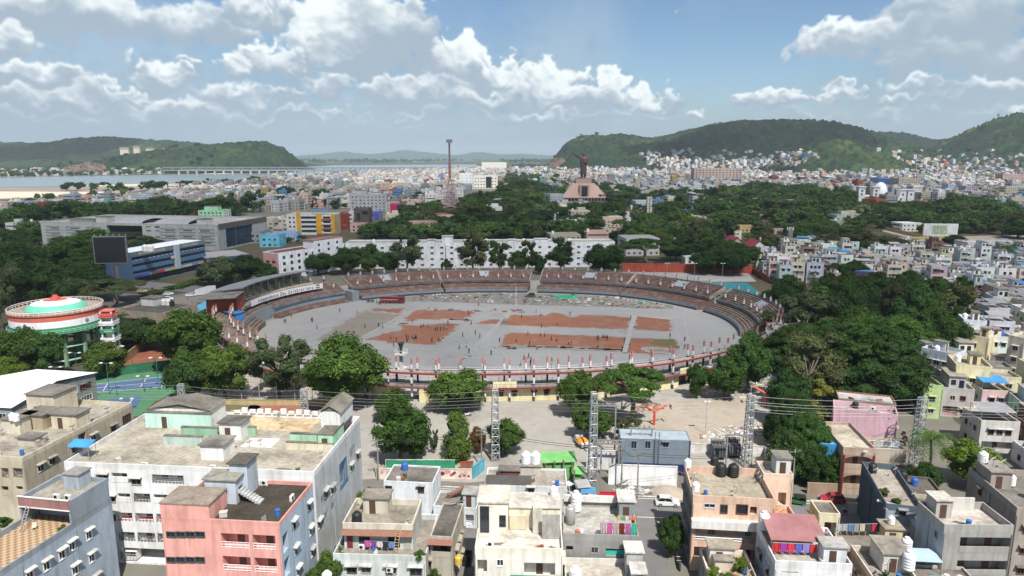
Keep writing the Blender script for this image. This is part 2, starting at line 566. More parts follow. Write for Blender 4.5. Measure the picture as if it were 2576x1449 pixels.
def lettering(text,size,parent,mat,col,name='lettering',depth=.02):
 cu=bpy.data.curves.new('lettering','FONT')
 cu.body=text
 cu.size=size
 cu.extrude=depth
 cu.align_x='CENTER'
 cu.align_y='CENTER'
 tmp=bpy.data.objects.new('lettering',cu)
 COL.objects.link(tmp)
 dg=bpy.context.evaluated_depsgraph_get()
 me=bpy.data.meshes.new_from_object(tmp.evaluated_get(dg))
 bpy.data.objects.remove(tmp)
 me.materials.clear()
 me.materials.append(M[mat])
 return link(name,me,parent,col)
# ground, roads, water, hills
rnd=random.Random(11)
def ragged(pts,step=1.2,amp=.5,seed=0):
 r=random.Random(seed)
 out=[]
 n=len(pts)
 ph=[r.uniform(0,6.28)for _ in range(4)]
 L0=0
 for i in range(n):
  a,b=Vector(pts[i][:2]),Vector(pts[(i+1)%n][:2])
  d=b-a
  m=max(1,int(d.length/step))
  nn=Vector((-d.y,d.x)).normalized()
  for j in range(m):
   t=j/m
   s=L0+d.length*t
   o=amp*(.5*math.sin(s*.55+ph[0])+.4*math.sin(s*1.3+ph[1])+.35*math.sin(s*2.7+ph[2])+r.uniform(-.4,.4))
   q=a+d*t+nn*(o if j else o*.3)
   out.append((q.x,q.y))
  L0+=d.length
 return out
def grid_mesh(name,v,f,mat,smooth=False):
 me=bpy.data.meshes.new(name)
 n=f.shape[1]
 me.vertices.add(len(v))
 me.vertices.foreach_set('co',np.ascontiguousarray(v,dtype=np.float32).ravel())
 me.loops.add(f.size)
 me.loops.foreach_set('vertex_index',np.ascontiguousarray(f,dtype=np.int32).ravel())
 me.polygons.add(len(f))
 me.polygons.foreach_set('loop_start',np.arange(0,f.size,n,dtype=np.int32))
 if mat:me.materials.append(M[mat])
 me.polygons.foreach_set('use_smooth',np.full(len(f),bool(smooth)))
 me.update(calc_edges=True)
 return me
def patch(name,k,px,mat,z,amp=0.0,step=1.2,seed=1):
 pts=[(at(k,*p)if k else G(*p))for p in px]
 pts=[(p.x,p.y)for p in pts]
 if amp:pts=ragged(pts,step,amp,seed)
 if mat in('m_red','m_fade'):
  P=np.array(pts);Q=np.roll(P,-1,0)
  st=.8
  gx,gy=np.meshgrid(np.arange(P[:,0].min()-2,P[:,0].max()+2,st),np.arange(P[:,1].min()-2,P[:,1].max()+2,st))
  d2=np.full(gx.shape,1e9);ins=np.zeros(gx.shape,bool)
  for(ax,ay),(bx,by)in zip(P,Q):
   ex,ey=bx-ax,by-ay
   t=np.clip(((gx-ax)*ex+(gy-ay)*ey)/(ex*ex+ey*ey+1e-9),0,1)
   d2=np.minimum(d2,(gx-ax-t*ex)**2+(gy-ay-t*ey)**2)
   if abs(ey)>1e-9:ins^=((ay>gy)!=(by>gy))&(gx<ex*(gy-ay)/ey+ax)
  ds=np.sqrt(d2)*np.where(ins,1,-1)
  ny,nx=gx.shape
  idx=np.arange(nx*ny).reshape(ny,nx)
  f=np.stack([idx[:-1,:-1],idx[:-1,1:],idx[1:,1:],idx[1:,:-1]],-1)
  f=f[(np.maximum(np.maximum(ds[:-1,:-1],ds[:-1,1:]),np.maximum(ds[1:,1:],ds[1:,:-1]))>-1.1)].reshape(-1,4)
  me=grid_mesh(name,np.stack([gx,gy,np.full(gx.shape,z)],-1).reshape(-1,3),f,mat)
  me.attributes.new('edge','FLOAT','POINT').data.foreach_set('value',np.clip(ds.ravel()*.32+.12,-.4,.7).astype(np.float32))
  return struct(name,me,None)
 return struct(name,MB().poly(pts,z),mat)
def wpatch(name,pts,mat,z,amp=0.0,step=2.0,seed=1):
 if amp:pts=ragged(pts,step,amp,seed)
 return struct(name,MB().poly(pts,z),mat)
struct('ground',MB().poly([(-25000,-2500),(25000,-2500),(25000,25000),(-25000,25000)],0),'m_ground')
wpatch('plain',[(-24000,2300),(-900,2300),(-200,3000),(700,4200),(24000,5200),(24000,24900),(-24000,24900)],'m_plain',.05)
patch('sand_bank',None,[(-300,506),(0,500),(150,493),(300,484),(480,472),(640,462),(640,452),(420,452),(200,458),(-300,462)],'m_sand',.10,14,40,3)
patch('river',None,[(-700,474),(0,472),(130,471),(300,464),(450,461),(640,455),(800,447),(1100,431),(1200,419),(1200,413.5),(1000,414.5),(840,416),(760,421),(560,436),(420,439),(250,442),(100,445),(0,447),(-700,452)],'m_water',.15)
patch('sand_bar',None,[(500,438.2),(560,434.5),(760,424),(760,426),(600,436.5)],'m_sand',.20,5,30,4)
for px in([(1010,407.6),(1030,405.8),(1085,405.8),(1100,407.4)],[(1290,404.5),(1320,402.2),(1392,402.0),(1392,404.0)]):
 patch('water',None,px,'m_water',.15)
wpatch('park_ground',[(-420,250),(-205,250),(-120,330),(-100,360),(60,362),(110,330),(118,250),(112,200),(100,140),(110,130),(190,190),(190,280),(150,330),(150,420),(330,470),(900,560),(900,900),(300,1150),(-60,1000),(-160,560),(-420,480)],'m_park',.012,3,6,5)
wpatch('park_ground',[(-260,150),(-85,150),(-78,178),(-92,200),(-106,225),(-116,246),(-140,262),(-250,252)],'m_park',.016,1,3,6)
wpatch('forecourt',[(-36,123),(-8,121),(17,126),(40,124),(62,124),(64,140),(84,168),(104,190),(112,240),(104,300),(62,335),(-20,340),(-78,326),(-108,292),(-116,240),(-108,205),(-84,170),(-56,150),(-40,146)],'m_court',.020,.4,2,7)
def road(name,pts,w,mat='m_road',z=.03):
 mb=MB()
 P=[Vector(p)for p in pts]
 ls,rs=[],[]
 for i,p in enumerate(P):
  d=(P[min(i+1,len(P)-1)]-P[max(i-1,0)]).normalized()
  n=Vector((-d.y,d.x))*w/2
  ls.append(p+n)
  rs.append(p-n)
 for i in range(len(P)-1):
  mb.quad((*rs[i],z),(*rs[i+1],z),(*ls[i+1],z),(*ls[i],z))
 return struct(name,mb,mat)
ST=[(-140,129),(-24,116.4),(-5,114.4),(16,111.9),(54,109.6),(120,103)]
road('road',ST,7.6)
road('lane',[(-6.4,113),(-8.2,60)],3.6,z=.034)
road('lane',[(21.8,110.5),(19.6,55)],4.4,z=.034)
road('lane',[(72.5,106),(74.5,118),(77,132),(81,150),(88,185)],3.4,z=.034)
road('lane',[(46,107.8),(45.0,60)],3.0,z=.034)
kb=MB()
for i in range(1,5):kb.bar((ST[i][0],ST[i][1]+4.05,.06),(ST[i+1][0],ST[i+1][1]+4.05,.06),.22)
struct('kerb',kb,'concrete',(.5,.49,.47))
road('road_marking',[(x,y-3.3)for x,y in ST[2:]],.16,'m_line',.040)
road('road_marking',[(x,y+3.3)for x,y in ST[1:5]],.14,'m_line',.040)
road('road_marking',[(-9,116.8),(-2.6,116.1)],.35,'m_line',.0405)
road('road_marking',[(-8.6,111.2),(-3.2,110.6)],.35,'m_line',.0405)
road('avenue',[(-340,330),(-205,301),(-150,289),(-122,292),(-118,330),(-136,380)],20,z=.028)
road('avenue',[(-420,420),(-240,352),(-150,316),(-120,300)],13,z=.024)
road('avenue',[(20,860),(-70,1030),(-200,1400)],14,z=.03)
# the stadium field
ctr=Vector((-6,238))
RT=[(-87,73.3),(-70.5,75.7),(-56,79.2),(-38,84.3),(-28,89.3),(-17,94.2),(-7,97.7),(4,100.3),(16,100.8),(30,97.0),(41,94.6),(52,91.0),(67,84.8),(88,81.2),(114,83.8),(138,90),(149,93.4),(165,96.6),(178,97),(190,94.2),(203,89.5),(214,86.3),(220,84.9),(245,76.8),(273,73.3)]
def RR(th):
 th=(th+87)%360-87
 for i in range(len(RT)-1):
  a,b=RT[i],RT[i+1]
  if a[0]<=th<=b[0]:
   t=(th-a[0])/(b[0]-a[0])
   t=t*t*(3-2*t)*.35+t*.65
   return a[1]+(b[1]-a[1])*t
 return RT[0][1]
_R=[sum(RR(t+k)for k in(-8,-4,0,4,8))/5 for t in range(360)]
def RAD(th):
 th=th%360
 i=int(th)
 f=th-i
 return _R[i]*(1-f)+_R[(i+1)%360]*f
def ring(th,dr,z=0.0):
 r=RAD(th)+dr
 return Vector((ctr.x+r*math.cos(R(th)),ctr.y+r*math.sin(R(th)),z))
wpatch('field',[tuple(ring(t,-11.5)[:2])for t in range(0,360,4)],'m_field',.030)
Z1=.036
patch('red_earth','M3',[(720,610),(930,612),(1075,612),(1130,585),(1190,590),(1240,604),(1345,632),(1420,608),(1600,612),(1912,635),(1880,752),(1400,735),(1000,722),(648,706)],'m_red',Z1,.7,1.2,1)
patch('red_earth','M3',[(690,785),(1050,795),(1500,815),(1862,832),(1838,948),(1400,925),(900,908),(608,904)],'m_red',Z1,.5,1.2,2)
patch('red_earth','M3',[(540,924),(900,926),(1830,962),(1822,978),(1000,944),(560,936)],'m_fade',Z1,.3,1.2,3)
patch('red_earth','M3',[(1965,622),(2120,630),(2300,655),(2310,772),(1950,755)],'m_red',Z1,.6,1.2,4)
patch('red_earth','M3',[(1905,835),(2350,850),(2385,945),(2370,1002),(1862,985),(1880,930)],'m_red',Z1,.5,1.2,5)
patch('grass','M3',[(2120,850),(2350,855),(2380,940),(2120,905)],'m_grass',Z1+.005,1.4,1.2,6)['kind']='stuff'
patch('bare_ground','M3',[(2050,945),(2150,935),(2350,958),(2360,985),(2150,975)],'m_fade',Z1+.008,.9,1.2,7)
patch('red_earth','M2',[(2080,560),(2500,560),(2640,585),(2600,625),(2400,650),(2250,655),(2080,650),(1930,690),(1990,600)],'m_red',Z1,1.2,1.4,8)
patch('red_earth','M2',[(1930,700),(2100,715),(2300,690),(2480,698),(2410,780),(2330,850),(2262,905),(1900,890),(1560,858),(1700,800),(1880,770)],'m_red',Z1,1.3,1.4,9)
patch('red_earth','M3',[(350,695),(480,662),(640,645),(600,702)],'m_red',Z1,.8,1.2,10)
patch('red_earth','M3',[(150,652),(350,655),(330,668),(180,664)],'m_red',Z1,.5,1.2,12)
patch('faded_earth','M2',[(1560,560),(2030,540),(1890,640),(1500,842),(1060,860),(1180,780),(1380,660)],'m_fade',Z1-.003,1.2,1.4,11)
patch('red_earth','M2',[(1640,545),(1960,545),(1900,590),(1620,570)],'m_red',Z1+.002,1.4,1.2,13)
patch('faded_earth','M3',[(1900,750),(1960,606),(2300,640),(2330,660),(1975,622),(1930,757)],'m_track',Z1+.003,.2,2,14)
for k,a,b,w in(('M3',(735,560),(190,1110),.8),('M3',(760,562),(280,1060),.5),('M3',(640,880),(400,1040),.7),('M3',(0,1040),(1800,1060),.35),('M3',(0,1010),(560,1010),.3),('M2',(2040,540),(1500,842),.8),('M2',(1600,520),(860,850),.5),('M2',(1480,560),(800,840),.3),('M2',(1500,935),(2200,945),.3),('M2',(2529,745),(2250,890),.5),('M3',(2430,600),(2500,950),.35),('M3',(2355,660),(2410,980),.3),('M3',(400,925),(1850,985),.6),('M3',(200,1100),(420,1000),.4),('M3',(120,1100),(340,1010),.4),('M3',(1945,610),(1850,980),1.6),('M3',(1140,535),(1060,620),.4),('M3',(700,965),(1850,995),.25)):
 a,b=at(k,*a),at(k,*b)
 road('track_line',[a[:2],b[:2]],w,'m_track',.047)
patch('court_surround','K1',[(130,330),(250,240),(700,185),(1140,140),(1110,290),(980,345),(880,440),(800,440)],'m_green',.028)
patch('tennis_court','K1',[(570,292),(606,237),(1056,187),(1018,257)],'m_blue',.034)
patch('tennis_court','K1',[(418,305),(452,258),(590,240),(555,294)],'m_blue',.034)
patch('tennis_court','K1',[(650,352),(700,328),(900,308),(860,390),(820,395)],'m_blue',.034)
for a,b in(((570,292),(606,237)),((606,237),(1056,187)),((1056,187),(1018,257)),((1018,257),(570,292)),((590,262),(1036,222)),((885,258),(920,207)),((652,280),(680,232)),((418,305),(452,258)),((820,352),(840,330))):
 p,q=at('K1',*a),at('K1',*b)
 road('court_line',[p[:2],q[:2]],.16,'m_line',.040)
patch('clay_court','M1',[(1040,1449),(1240,1240),(1620,1200),(1680,1449)],'m_redclay',.026,.4,1.2,3)
patch('dirt','K1',[(1180,350),(1617,330),(1640,400),(1190,395)],'m_grass',.026,.4,1.2,3)
patch('dirt','K2',[(0,365),(480,360),(520,400),(0,420)],'m_red',.026,.4,1.2,3)
patch('dirt','M2',[(0,1449),(370,1180),(560,1280),(900,1300),(1300,1449)],'m_court',.024,.4,1.2,3)
patch('dirt','K3',[(1000,560),(1617,480),(1617,700),(1180,640)],'m_dust',.026,.6,1.2,3)
patch('play_court','K3',[(760,520),(960,370),(1500,310),(1480,470),(1250,570)],'m_dust',.030,.6,1.2,4)
for a,b in(((900,500),(1090,450)),((1090,450),(1160,500)),((1160,500),(1080,545)),((1300,360),(1420,420)),((960,460),(1300,380)),((1240,560),(1480,480))):
 p,q=at('K3',*a),at('K3',*b)
 road('court_line',[p[:2],q[:2]],.12,'m_track',.037)
patch('rear_yard','M4',[(-700,210),(0,180),(700,185),(1060,190),(1150,280),(680,280),(0,230)],'m_field',.033)
# hills
HF=[]
def hill(name,prof,Y0,wf,wb,step,bush=4.0,seed=1,mat='m_hill',pw=1.6,foot=.0,curve=0.0):
 xs,zs=[],[]
 for(x,y)in prof:
  z=CAM_H
  for _ in range(3):
   a,dy,dz=ray(x,y)
   z=CAM_H+dz/dy*Y0
  f=Y0*math.cos(PITCH)-(z-CAM_H)*math.sin(PITCH)
  xs.append((x-CXP)/FPX*f)
  zs.append(max(z,.5))
 X0,X1=xs[0],xs[-1]
 nx=int((X1-X0)/step)+2
 ny=int((wf+wb)/step)+2
 gx=np.linspace(X0,X1,nx)
 gy=np.linspace(Y0-wf,Y0+wb,ny)
 crest=np.interp(gx,xs,zs)
 ker=np.ones(5)/5
 crest=np.convolve(np.pad(crest,2,'edge'),ker,'valid')
 XX,YY=np.meshgrid(gx,gy)
 lowf=fbm2(ny*2,nx,1.9,seed+50,1.0,max(4.0,nx*step/900.))[:ny]
 yc=Y0+lowf.mean(0)[None,:]*0+curve*np.sin(XX/330.)
 t=np.where(YY<yc,(yc-YY)/(wf-abs(curve)),(YY-yc)/(wb-abs(curve)))
 t=np.clip(t,0,1)
 shp=(1-t)**pw*(1+1.1*t)*(1-foot*t)
 rid=1-np.abs(fbm2(ny*2,nx,1.7,seed,.35,max(4.0,nx*step/420.))[:ny])
 Z=crest[None,:]*shp*(1+.26*(rid-.4)*np.clip(t*3.2,0,1)*(1-t)*1.6)
 rng=np.random.default_rng(seed+9)
 Z+=(rng.uniform(-.5,.5,Z.shape)*bush+fbm2(ny*2,nx,1.2,seed+3,1,30)[:ny]*bush*.35)*np.clip(Z/25,0,1)
 Z=np.where(t>=.999,-2.0,Z)
 Z[0,:]=Z[-1,:]=-2.0
 Z[:,0]=Z[:,-1]=np.minimum(Z[:,0],-1)
 v=np.stack([XX,YY,Z],-1).reshape(-1,3)
 idx=np.arange(nx*ny).reshape(ny,nx)
 f=np.stack([idx[:-1,:-1],idx[:-1,1:],idx[1:,1:],idx[1:,:-1]],-1).reshape(-1,4)
 me=grid_mesh(name,v,f,mat,True)
 o=struct(name,me,None)
 HF.append((gx,gy,Z))
 return o
def zat(x,y):
 z=0.0
 for gx,gy,Z in HF:
  if gx[0]<x<gx[-1]and gy[0]<y<gy[-1]:
   i=int((x-gx[0])/(gx[1]-gx[0]))
   j=int((y-gy[0])/(gy[1]-gy[0]))
   z=max(z,float(Z[j,i]))
 return z
hill('hills',[(-260,416),(-120,372),(0,360),(30,356),(60,361),(110,362),(150,358),(190,355),(215,351),(245,347),(300,345),(350,350),(400,352),(440,354),(480,358),(515,361),(600,375),(700,400),(760,416)],4700,1100,700,15,7,1,curve=120)
hill('hills',[(150,428),(200,411),(280,405),(330,389),(400,379),(450,373),(500,370),(530,365),(560,362),(620,358),(660,356.5),(680,360),(697,372),(710,386),(720,398),(726,406),(734,424)],2950,330,420,9,5,2,pw=1.3)
hill('hills',[(1376,420),(1392,404),(1404,392),(1410,376),(1422,362),(1440,351),(1460,343),(1480,338),(1500,339),(1525,342),(1545,337),(1565,335),(1600,341),(1640,348),(1665,343),(1690,338),(1720,329),(1780,315),(1830,305.5),(1870,303),(1960,303),(2030,305),(2075,318),(2115,332),(2160,350),(2200,366),(2260,384),(2330,398),(2430,412)],3500,1150,700,12,6,3,pw=1.5,foot=.1,curve=90)
hill('hills',[(1950,424),(1975,404),(2010,388),(2050,371),(2090,353),(2110,351),(2135,357),(2180,374),(2215,392),(2250,420)],2350,300,330,8,4.5,4,pw=1.3)
hill('hills',[(2290,424),(2350,398),(2400,375),(2430,361),(2470,339),(2510,318),(2540,303),(2576,289),(2680,262),(2800,270),(2950,330),(3050,425)],2700,640,700,10,5.5,5,pw=1.4)
hill('hills',[(2080,410),(2150,352),(2180,344),(2205,334),(2225,331),(2250,333),(2290,344),(2330,353),(2370,350),(2410,346),(2470,352),(2560,345),(2700,360),(2800,410)],4900,900,700,16,7,6)
hill('hills',[(700,394),(760,391.5),(800,389),(830,385),(850,382),(872,380.5),(900,385),(930,388),(980,384),(1000,379),(1032,376.5),(1060,382),(1090,384),(1120,389),(1160,389),(1200,381.5),(1225,385),(1260,389),(1320,387),(1380,391),(1500,394)],17500,1500,1200,60,14,7)
hill('hills',[(2300,394),(2340,388),(2400,378),(2480,385),(2576,378),(2700,394)],15000,1500,1200,80,14,8)
def rock(px,Y0,dp,seed):
 r=np.random.default_rng(seed)
 xs=[(p[0]-CXP)/FPX*Y0 for p in px]
 zs=[hgt(p[0],p[1],Y0)for p in px]
 n,m=40,10
 gx=np.linspace(xs[0],xs[-1],n)
 top=np.interp(gx,xs,zs)+r.uniform(-4,4,n)
 v=[]
 for j in range(m):
  t=j/(m-1)
  for i in range(n):
   v.append((gx[i]+r.uniform(-4,4),Y0-dp*(1-t)**1.5+r.uniform(-6,6),max(-1,top[i]*t**.8+r.uniform(-4,4)*(t>0))))
 f=[(j*n+i,j*n+i+1,(j+1)*n+i+1,(j+1)*n+i)for j in range(m-1)for i in range(n-1)]
 me=bpy.data.meshes.new('rock')
 me.from_pydata(v,[],f)
 me.materials.append(M['m_rock'])
 struct('quarry_rock',me,None)
rock([(172,424),(200,415),(225,410),(250,409),(275,415),(285,424)],2640,50,1)
rock([(1378,412),(1392,400),(1412,396),(1425,410)],3060,60,2)
# air: pale haze round the whole place
hz=MB().box(-26500,26500,-3000,26500,-6,400).build('haze','m_line')
hz['kind']='stuff'
hm=bpy.data.materials.new('haze air')
hm.use_nodes=True
hm.node_tree.nodes.clear()
ho=hm.node_tree.nodes.new('ShaderNodeOutputMaterial')
pv=hm.node_tree.nodes.new('ShaderNodeVolumePrincipled')
pv.inputs['Color'].default_value=(.78,.88,1.0,1)
pv.inputs['Density'].default_value=5.4e-5
pv.inputs['Anisotropy'].default_value=.15
hm.node_tree.links.new(pv.outputs['Volume'],ho.inputs['Volume'])
hm.cycles.homogeneous_volume=True
hz.data.materials.clear()
hz.data.materials.append(hm)
# stadium
def sweep(mb,prof,t0,t1,n=None,mi=None,caps=True):
 n=n or max(2,int(abs(t1-t0)/1.6))
 k=len(prof)
 pts=[]
 for i in range(n+1):
  t=t0+(t1-t0)*i/n
  for(dr,z)in prof:
   pts.append(tuple(ring(t,dr,z)))
 f=[]
 for i in range(n):
  for j in range(k-1):
   f.append((i*k+j,(i+1)*k+j,(i+1)*k+j+1,i*k+j+1))
 if caps:
  f.append(tuple(range(k-1,-1,-1)))
  f.append(tuple(n*k+j for j in range(k)))
 return mb.add(pts,f,mi)
def steps(r0,z0,r1,z1,n,under=None):
 """stepped terrace rising outward from (r0,z0) to (r1,z1); closed below at a slab thickness"""
 p=[]
 for i in range(n):
  ra=r0+(r1-r0)*i/n
  rb=r0+(r1-r0)*(i+1)/n
  z=z0+(z1-z0)*(i+1)/n
  p+=[(ra,z),(rb,z)]
 if under is None:
  p=[(r0,z0-.45)]+p+[(r1,z1-.75),(r0,z0-.45)]
 else:
  p=[(r0,under)]+p+[(r1,under),(r0,under)]
 return p
def rail_mesh(mb,t0,t1,dr,z,h=1.0,gap=2.2,w=.07):
 n=max(2,int(R(abs(t1-t0))*85/gap))
 pr=None
 for i in range(n+1):
  t=t0+(t1-t0)*i/n
  a=ring(t,dr,z)
  b=ring(t,dr,z+h)
  mb.bar(a,b,w)
  if pr is not None:
   mb.bar(pr[1],b,w)
   mb.bar((pr[0]+pr[1])/2,(a+b)/2,w*.7)
  pr=(a,b)
def column_mesh(segs,w=.5):
 mb=MB()
 h=w/2
 for(z0,z1,mi)in segs:
  mb.box(-h,h,-h,h,z0,z1,mi,bottom=False)
 return mb.mesh('column',['column_dark','column_white','column_red','column_pink'])
CM_NEAR=column_mesh([(0,1.2,0),(1.2,3.9,1),(3.9,4.55,0),(4.55,6.2,1),(6.2,7.0,2),(7.0,8.15,0),(8.15,9.5,1),(9.5,11.0,3)],.44)
CM_IN=column_mesh([(0,1.2,0),(1.2,3.9,1),(3.9,6.0,0),(6.0,7.0,0),(7.0,8.15,0),(8.15,9.6,1),(9.6,11.2,3)],.42)
CM_REAR=column_mesh([(0,7.6,1),(7.6,8.7,0),(8.7,9.9,1),(9.9,10.3,3)],.58)
CM_MID=column_mesh([(0,1.9,1),(1.9,2.7,0),(2.7,4.2,1),(4.2,5.4,0),(5.4,5.8,0),(5.8,7.3,1),(7.3,8.3,3)],.58)
CM_SIDE=column_mesh([(0,4.4,1),(4.4,7.6,2),(7.6,8.2,0),(8.2,9.6,1),(9.6,11.0,3)],.46)
stad=thing('stadium','large oval concrete stadium with red brown terraces and red and white columns','stadium',(0,0,0),spot=(1260,820))
def sect(name,lab=None):
 o=link(name,None,stad)
 if lab:o['label']=lab
 return o
def cols_at(par,me,t0,t1,dr,gap,off=.5):
 n=max(1,int(round(R(abs(t1-t0))*(RAD((t0+t1)/2)+dr)/gap)))
 for i in range(n):
  t=t0+(t1-t0)*(i+off)/n
  link('column',me,par,None,ring(t,dr),R(t))
def stand_block(t0,t1,lab,seat='seats',vents=(),cgap=5.6,green=False):
 """double tier block: upper terrace over a lower one"""
 up=MB()
 sweep(up,steps(-7.4,4.25,-.25,8.0,8),t0,t1)
 o=up.build('upper_terrace',seat,stad)
 o['label']=lab
 m=MB();sweep(m,[(-7.75,3.75),(-7.75,4.55),(-7.42,4.55),(-7.42,3.75),(-7.75,3.75)],t0,t1)
 m.build('fascia_beam','concrete',o,(.15,.165,.18))
 m=MB();sweep(m,[(-.22,7.2),(-.22,8.6),(.0,8.6),(.0,7.2),(-.22,7.2)],t0,t1)
 m.build('rear_wall','concrete',o,(.22,.21,.205))
 m=MB();rail_mesh(m,t0,t1,-7.5,4.58,.9);m.build('railing','metal',o,(.30,.30,.31))
 m=MB();rail_mesh(m,t0,t1,-.1,8.62,.9,2.6);m.build('railing','metal',o,(.30,.30,.31))
 lo=MB();sweep(lo,steps(-13.2,1.35,-5.2,3.9,7,under=.1),t0,t1)
 lw=lo.build('lower_terrace',seat,stad)
 m=MB();sweep(m,[(-13.5,.02),(-13.5,1.65),(-13.22,1.65),(-13.22,.02)],t0,t1)
 m.build('front_wall','paint',lw,(.22,.25,.29))
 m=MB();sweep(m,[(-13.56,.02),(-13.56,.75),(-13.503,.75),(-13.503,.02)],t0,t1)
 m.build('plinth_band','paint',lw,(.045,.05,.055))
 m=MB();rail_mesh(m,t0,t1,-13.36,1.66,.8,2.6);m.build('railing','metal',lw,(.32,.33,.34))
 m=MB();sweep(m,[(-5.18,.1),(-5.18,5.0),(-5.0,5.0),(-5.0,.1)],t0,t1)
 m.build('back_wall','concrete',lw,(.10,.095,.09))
 cols_at(o,CM_REAR,t0,t1,.25,cgap)
 cols_at(o,CM_MID,t0,t1,-5.9,cgap,.5)
 for t in(t0,t1):
  m=MB()
  pr=[(-7.5,3.8),(-7.5,5.0),(-.1,8.9),(-.1,7.0)]
  d=.22 if t==t1 else-.22
  sweep(m,pr+[pr[0]],t,t+d,1)
  m.build('end_wall','concrete',o,(.40,.36,.30))
 for v in vents:
  m=MB()
  w=3.2
  sweep(m,[(-4.6,5.2),(-4.6,6.9),(-1.2,8.35),(-1.2,6.8)],v-w*.5,v-w*.44,1)
  sweep(m,[(-4.6,5.2),(-4.6,6.9),(-1.2,8.35),(-1.2,6.8)],v+w*.44,v+w*.5,1)
  sweep(m,[(-4.6,6.15),(-1.2,7.95),(-1.2,8.0),(-4.6,6.2)],v-w*.44,v+w*.44,2)
  m.build('stair_well','paint',o,(.30,.33,.36))
 return o
stand_block(21.8,47.7,'double terrace block at the far right',vents=(33.5,))
stand_block(48.3,75.6,'double terrace block right of the far entry gap',vents=(60.5,))
stand_block(79.3,109.8,'double terrace block left of the far entry gap',vents=(95,))
stand_block(110.4,138.6,'double terrace block at the far left behind the fire truck',vents=(127,))
stand_block(-6.5,19.4,'brown weathered double terrace block at the right end','old_seats',vents=(5.5,),cgap=6.0)
o=MB();sweep(o,steps(-9.6,4.0,-1.2,7.6,9,under=3.2),142.2,167)
sb=o.build('upper_terrace','seats',stad);sb['label']='single terrace over a tall grey blue wall beside the covered pavilion'
m=MB();sweep(m,[(-9.4,.02),(-9.4,3.98),(-1.0,3.98),(-1.0,.02)],142.2,167);m.build('front_wall','paint',sb,(.27,.32,.37))
m=MB();sweep(m,[(-9.95,3.2),(-9.95,4.5),(-9.62,4.5),(-9.62,3.2),(-9.95,3.2)],142.2,167);m.build('fascia_beam','concrete',sb,(.22,.235,.25))
m=MB();rail_mesh(m,142.2,167,-9.7,4.5,.9);m.build('railing','metal',sb,(.3,.3,.31))
m=MB();sweep(m,steps(-13.4,.7,-10.4,1.5,3,under=.05),142.5,168);m.build('lower_terrace','seats',sb)
cols_at(sb,CM_REAR,142.2,150,.1,5.6);cols_at(sb,CM_MID,142.2,168,-5.9,5.6)
m=MB();sweep(m,[(-13.0,.02),(-13.0,4.2),(-6.4,4.2),(-6.4,.02)],139.4,141.6,2);m.build('gate_house','paint',sb,(.22,.25,.27))
def walkway(t0,t1,lab,wid=2.1,tier=False,gap=6.1,fc=(.36,.34,.33)):
 m=MB();sweep(m,[(-wid,7.05),(-wid,7.5),(0,7.5),(0,7.05),(-wid,7.05)],t0,t1)
 o=m.build('upper_walkway','concrete',stad,fc)
 o['label']=lab
 m=MB();sweep(m,[(.003,7.05),(.003,7.52),(.16,7.52),(.16,7.05),(.003,7.05)],t0,t1);m.build('edge_beam','column_red',o)
 m=MB();sweep(m,[(-wid-.15,7.0),(-wid-.15,7.6),(-wid-.003,7.6),(-wid-.003,7.0),(-wid-.15,7.0)],t0,t1);m.build('edge_beam','column_red',o)
 m=MB();rail_mesh(m,t0,t1,-.12,7.5,1.0,2.0);m.build('railing','metal',o,(.40,.40,.41))
 m=MB();rail_mesh(m,t0,t1,-wid+.12,7.5,1.0,2.0);m.build('railing','metal',o,(.40,.40,.41))
 cols_at(o,CM_NEAR,t0,t1,-.5,gap)
 cols_at(o,CM_IN,t0,t1,-wid+.4,gap*.90)
 m=MB();sweep(m,[(-5.2,3.6),(-5.2,3.95),(.5,3.95),(.5,3.6),(-5.2,3.6)],t0,t1)
 d=m.build('lower_walkway','concrete',stad,(.24,.235,.23))
 m=MB();sweep(m,[(.503,3.58),(.503,3.97),(.62,3.97),(.62,3.58),(.503,3.58)],t0,t1);m.build('edge_beam','column_red',d)
 m=MB();rail_mesh(m,t0,t1,.42,3.95,.9,2.0);m.build('railing','metal',d,(.22,.22,.23))
 m=MB();rail_mesh(m,t0,t1,-4.9,3.95,.9,2.4);m.build('railing','metal',d,(.22,.22,.23))
 if tier:m=MB();sweep(m,steps(-13.2,1.1,-5.2,3.6,7,under=.1),t0,t1);m.build('lower_terrace','old_seats',d)
 return o,d
w1,d1=walkway(220,352,'open upper walkway on columns along the near side')
def lower_wall(par,t0,t1,dr=-.9):
 m=MB();sweep(m,[(dr,.02),(dr,3.58),(dr-.25,3.58),(dr-.25,.02)],t0,t1)
 return m.build('wall','plaster',par,hexc('d9cfa6'))
for a,b in((222,252),(257.5,259.5),(261.5,264.8),(269,294),(298.5,309),(314.2,352)):
 lower_wall(d1,a,b)
for a,b in((271.0,275.5),(308.3,313.5),(343,347.5)):
 m=MB();sweep(m,[(.25,3.97),(.25,5.5),(.42,5.5),(.42,3.97)],a,b)
 m.build('parapet_panel','plaster',d1,hexc('ddd2a8'))
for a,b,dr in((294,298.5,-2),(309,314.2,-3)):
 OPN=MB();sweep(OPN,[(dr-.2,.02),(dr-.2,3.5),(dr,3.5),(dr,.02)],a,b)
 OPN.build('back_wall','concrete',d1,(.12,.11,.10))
for t in(272.6,275.2,279.0,281.4,283.8,287.5,291.2,318,322,327,331,336,341,226,230,235,240,246):
 w=MB();sweep(w,[(-.93,1.25),(-.85,1.25),(-.85,2.5),(-.93,2.5)],t-.42,t+.42,1)
 wo=w.build('window','glass',d1)
 s_=MB();sweep(s_,[(-.88,2.62),(-.88,2.78),(-.1,2.62),(-.1,2.52),(-.88,2.62)],t-.6,t+.6,1)
 s_.build('sunshade','column_red',wo)
em=MB()
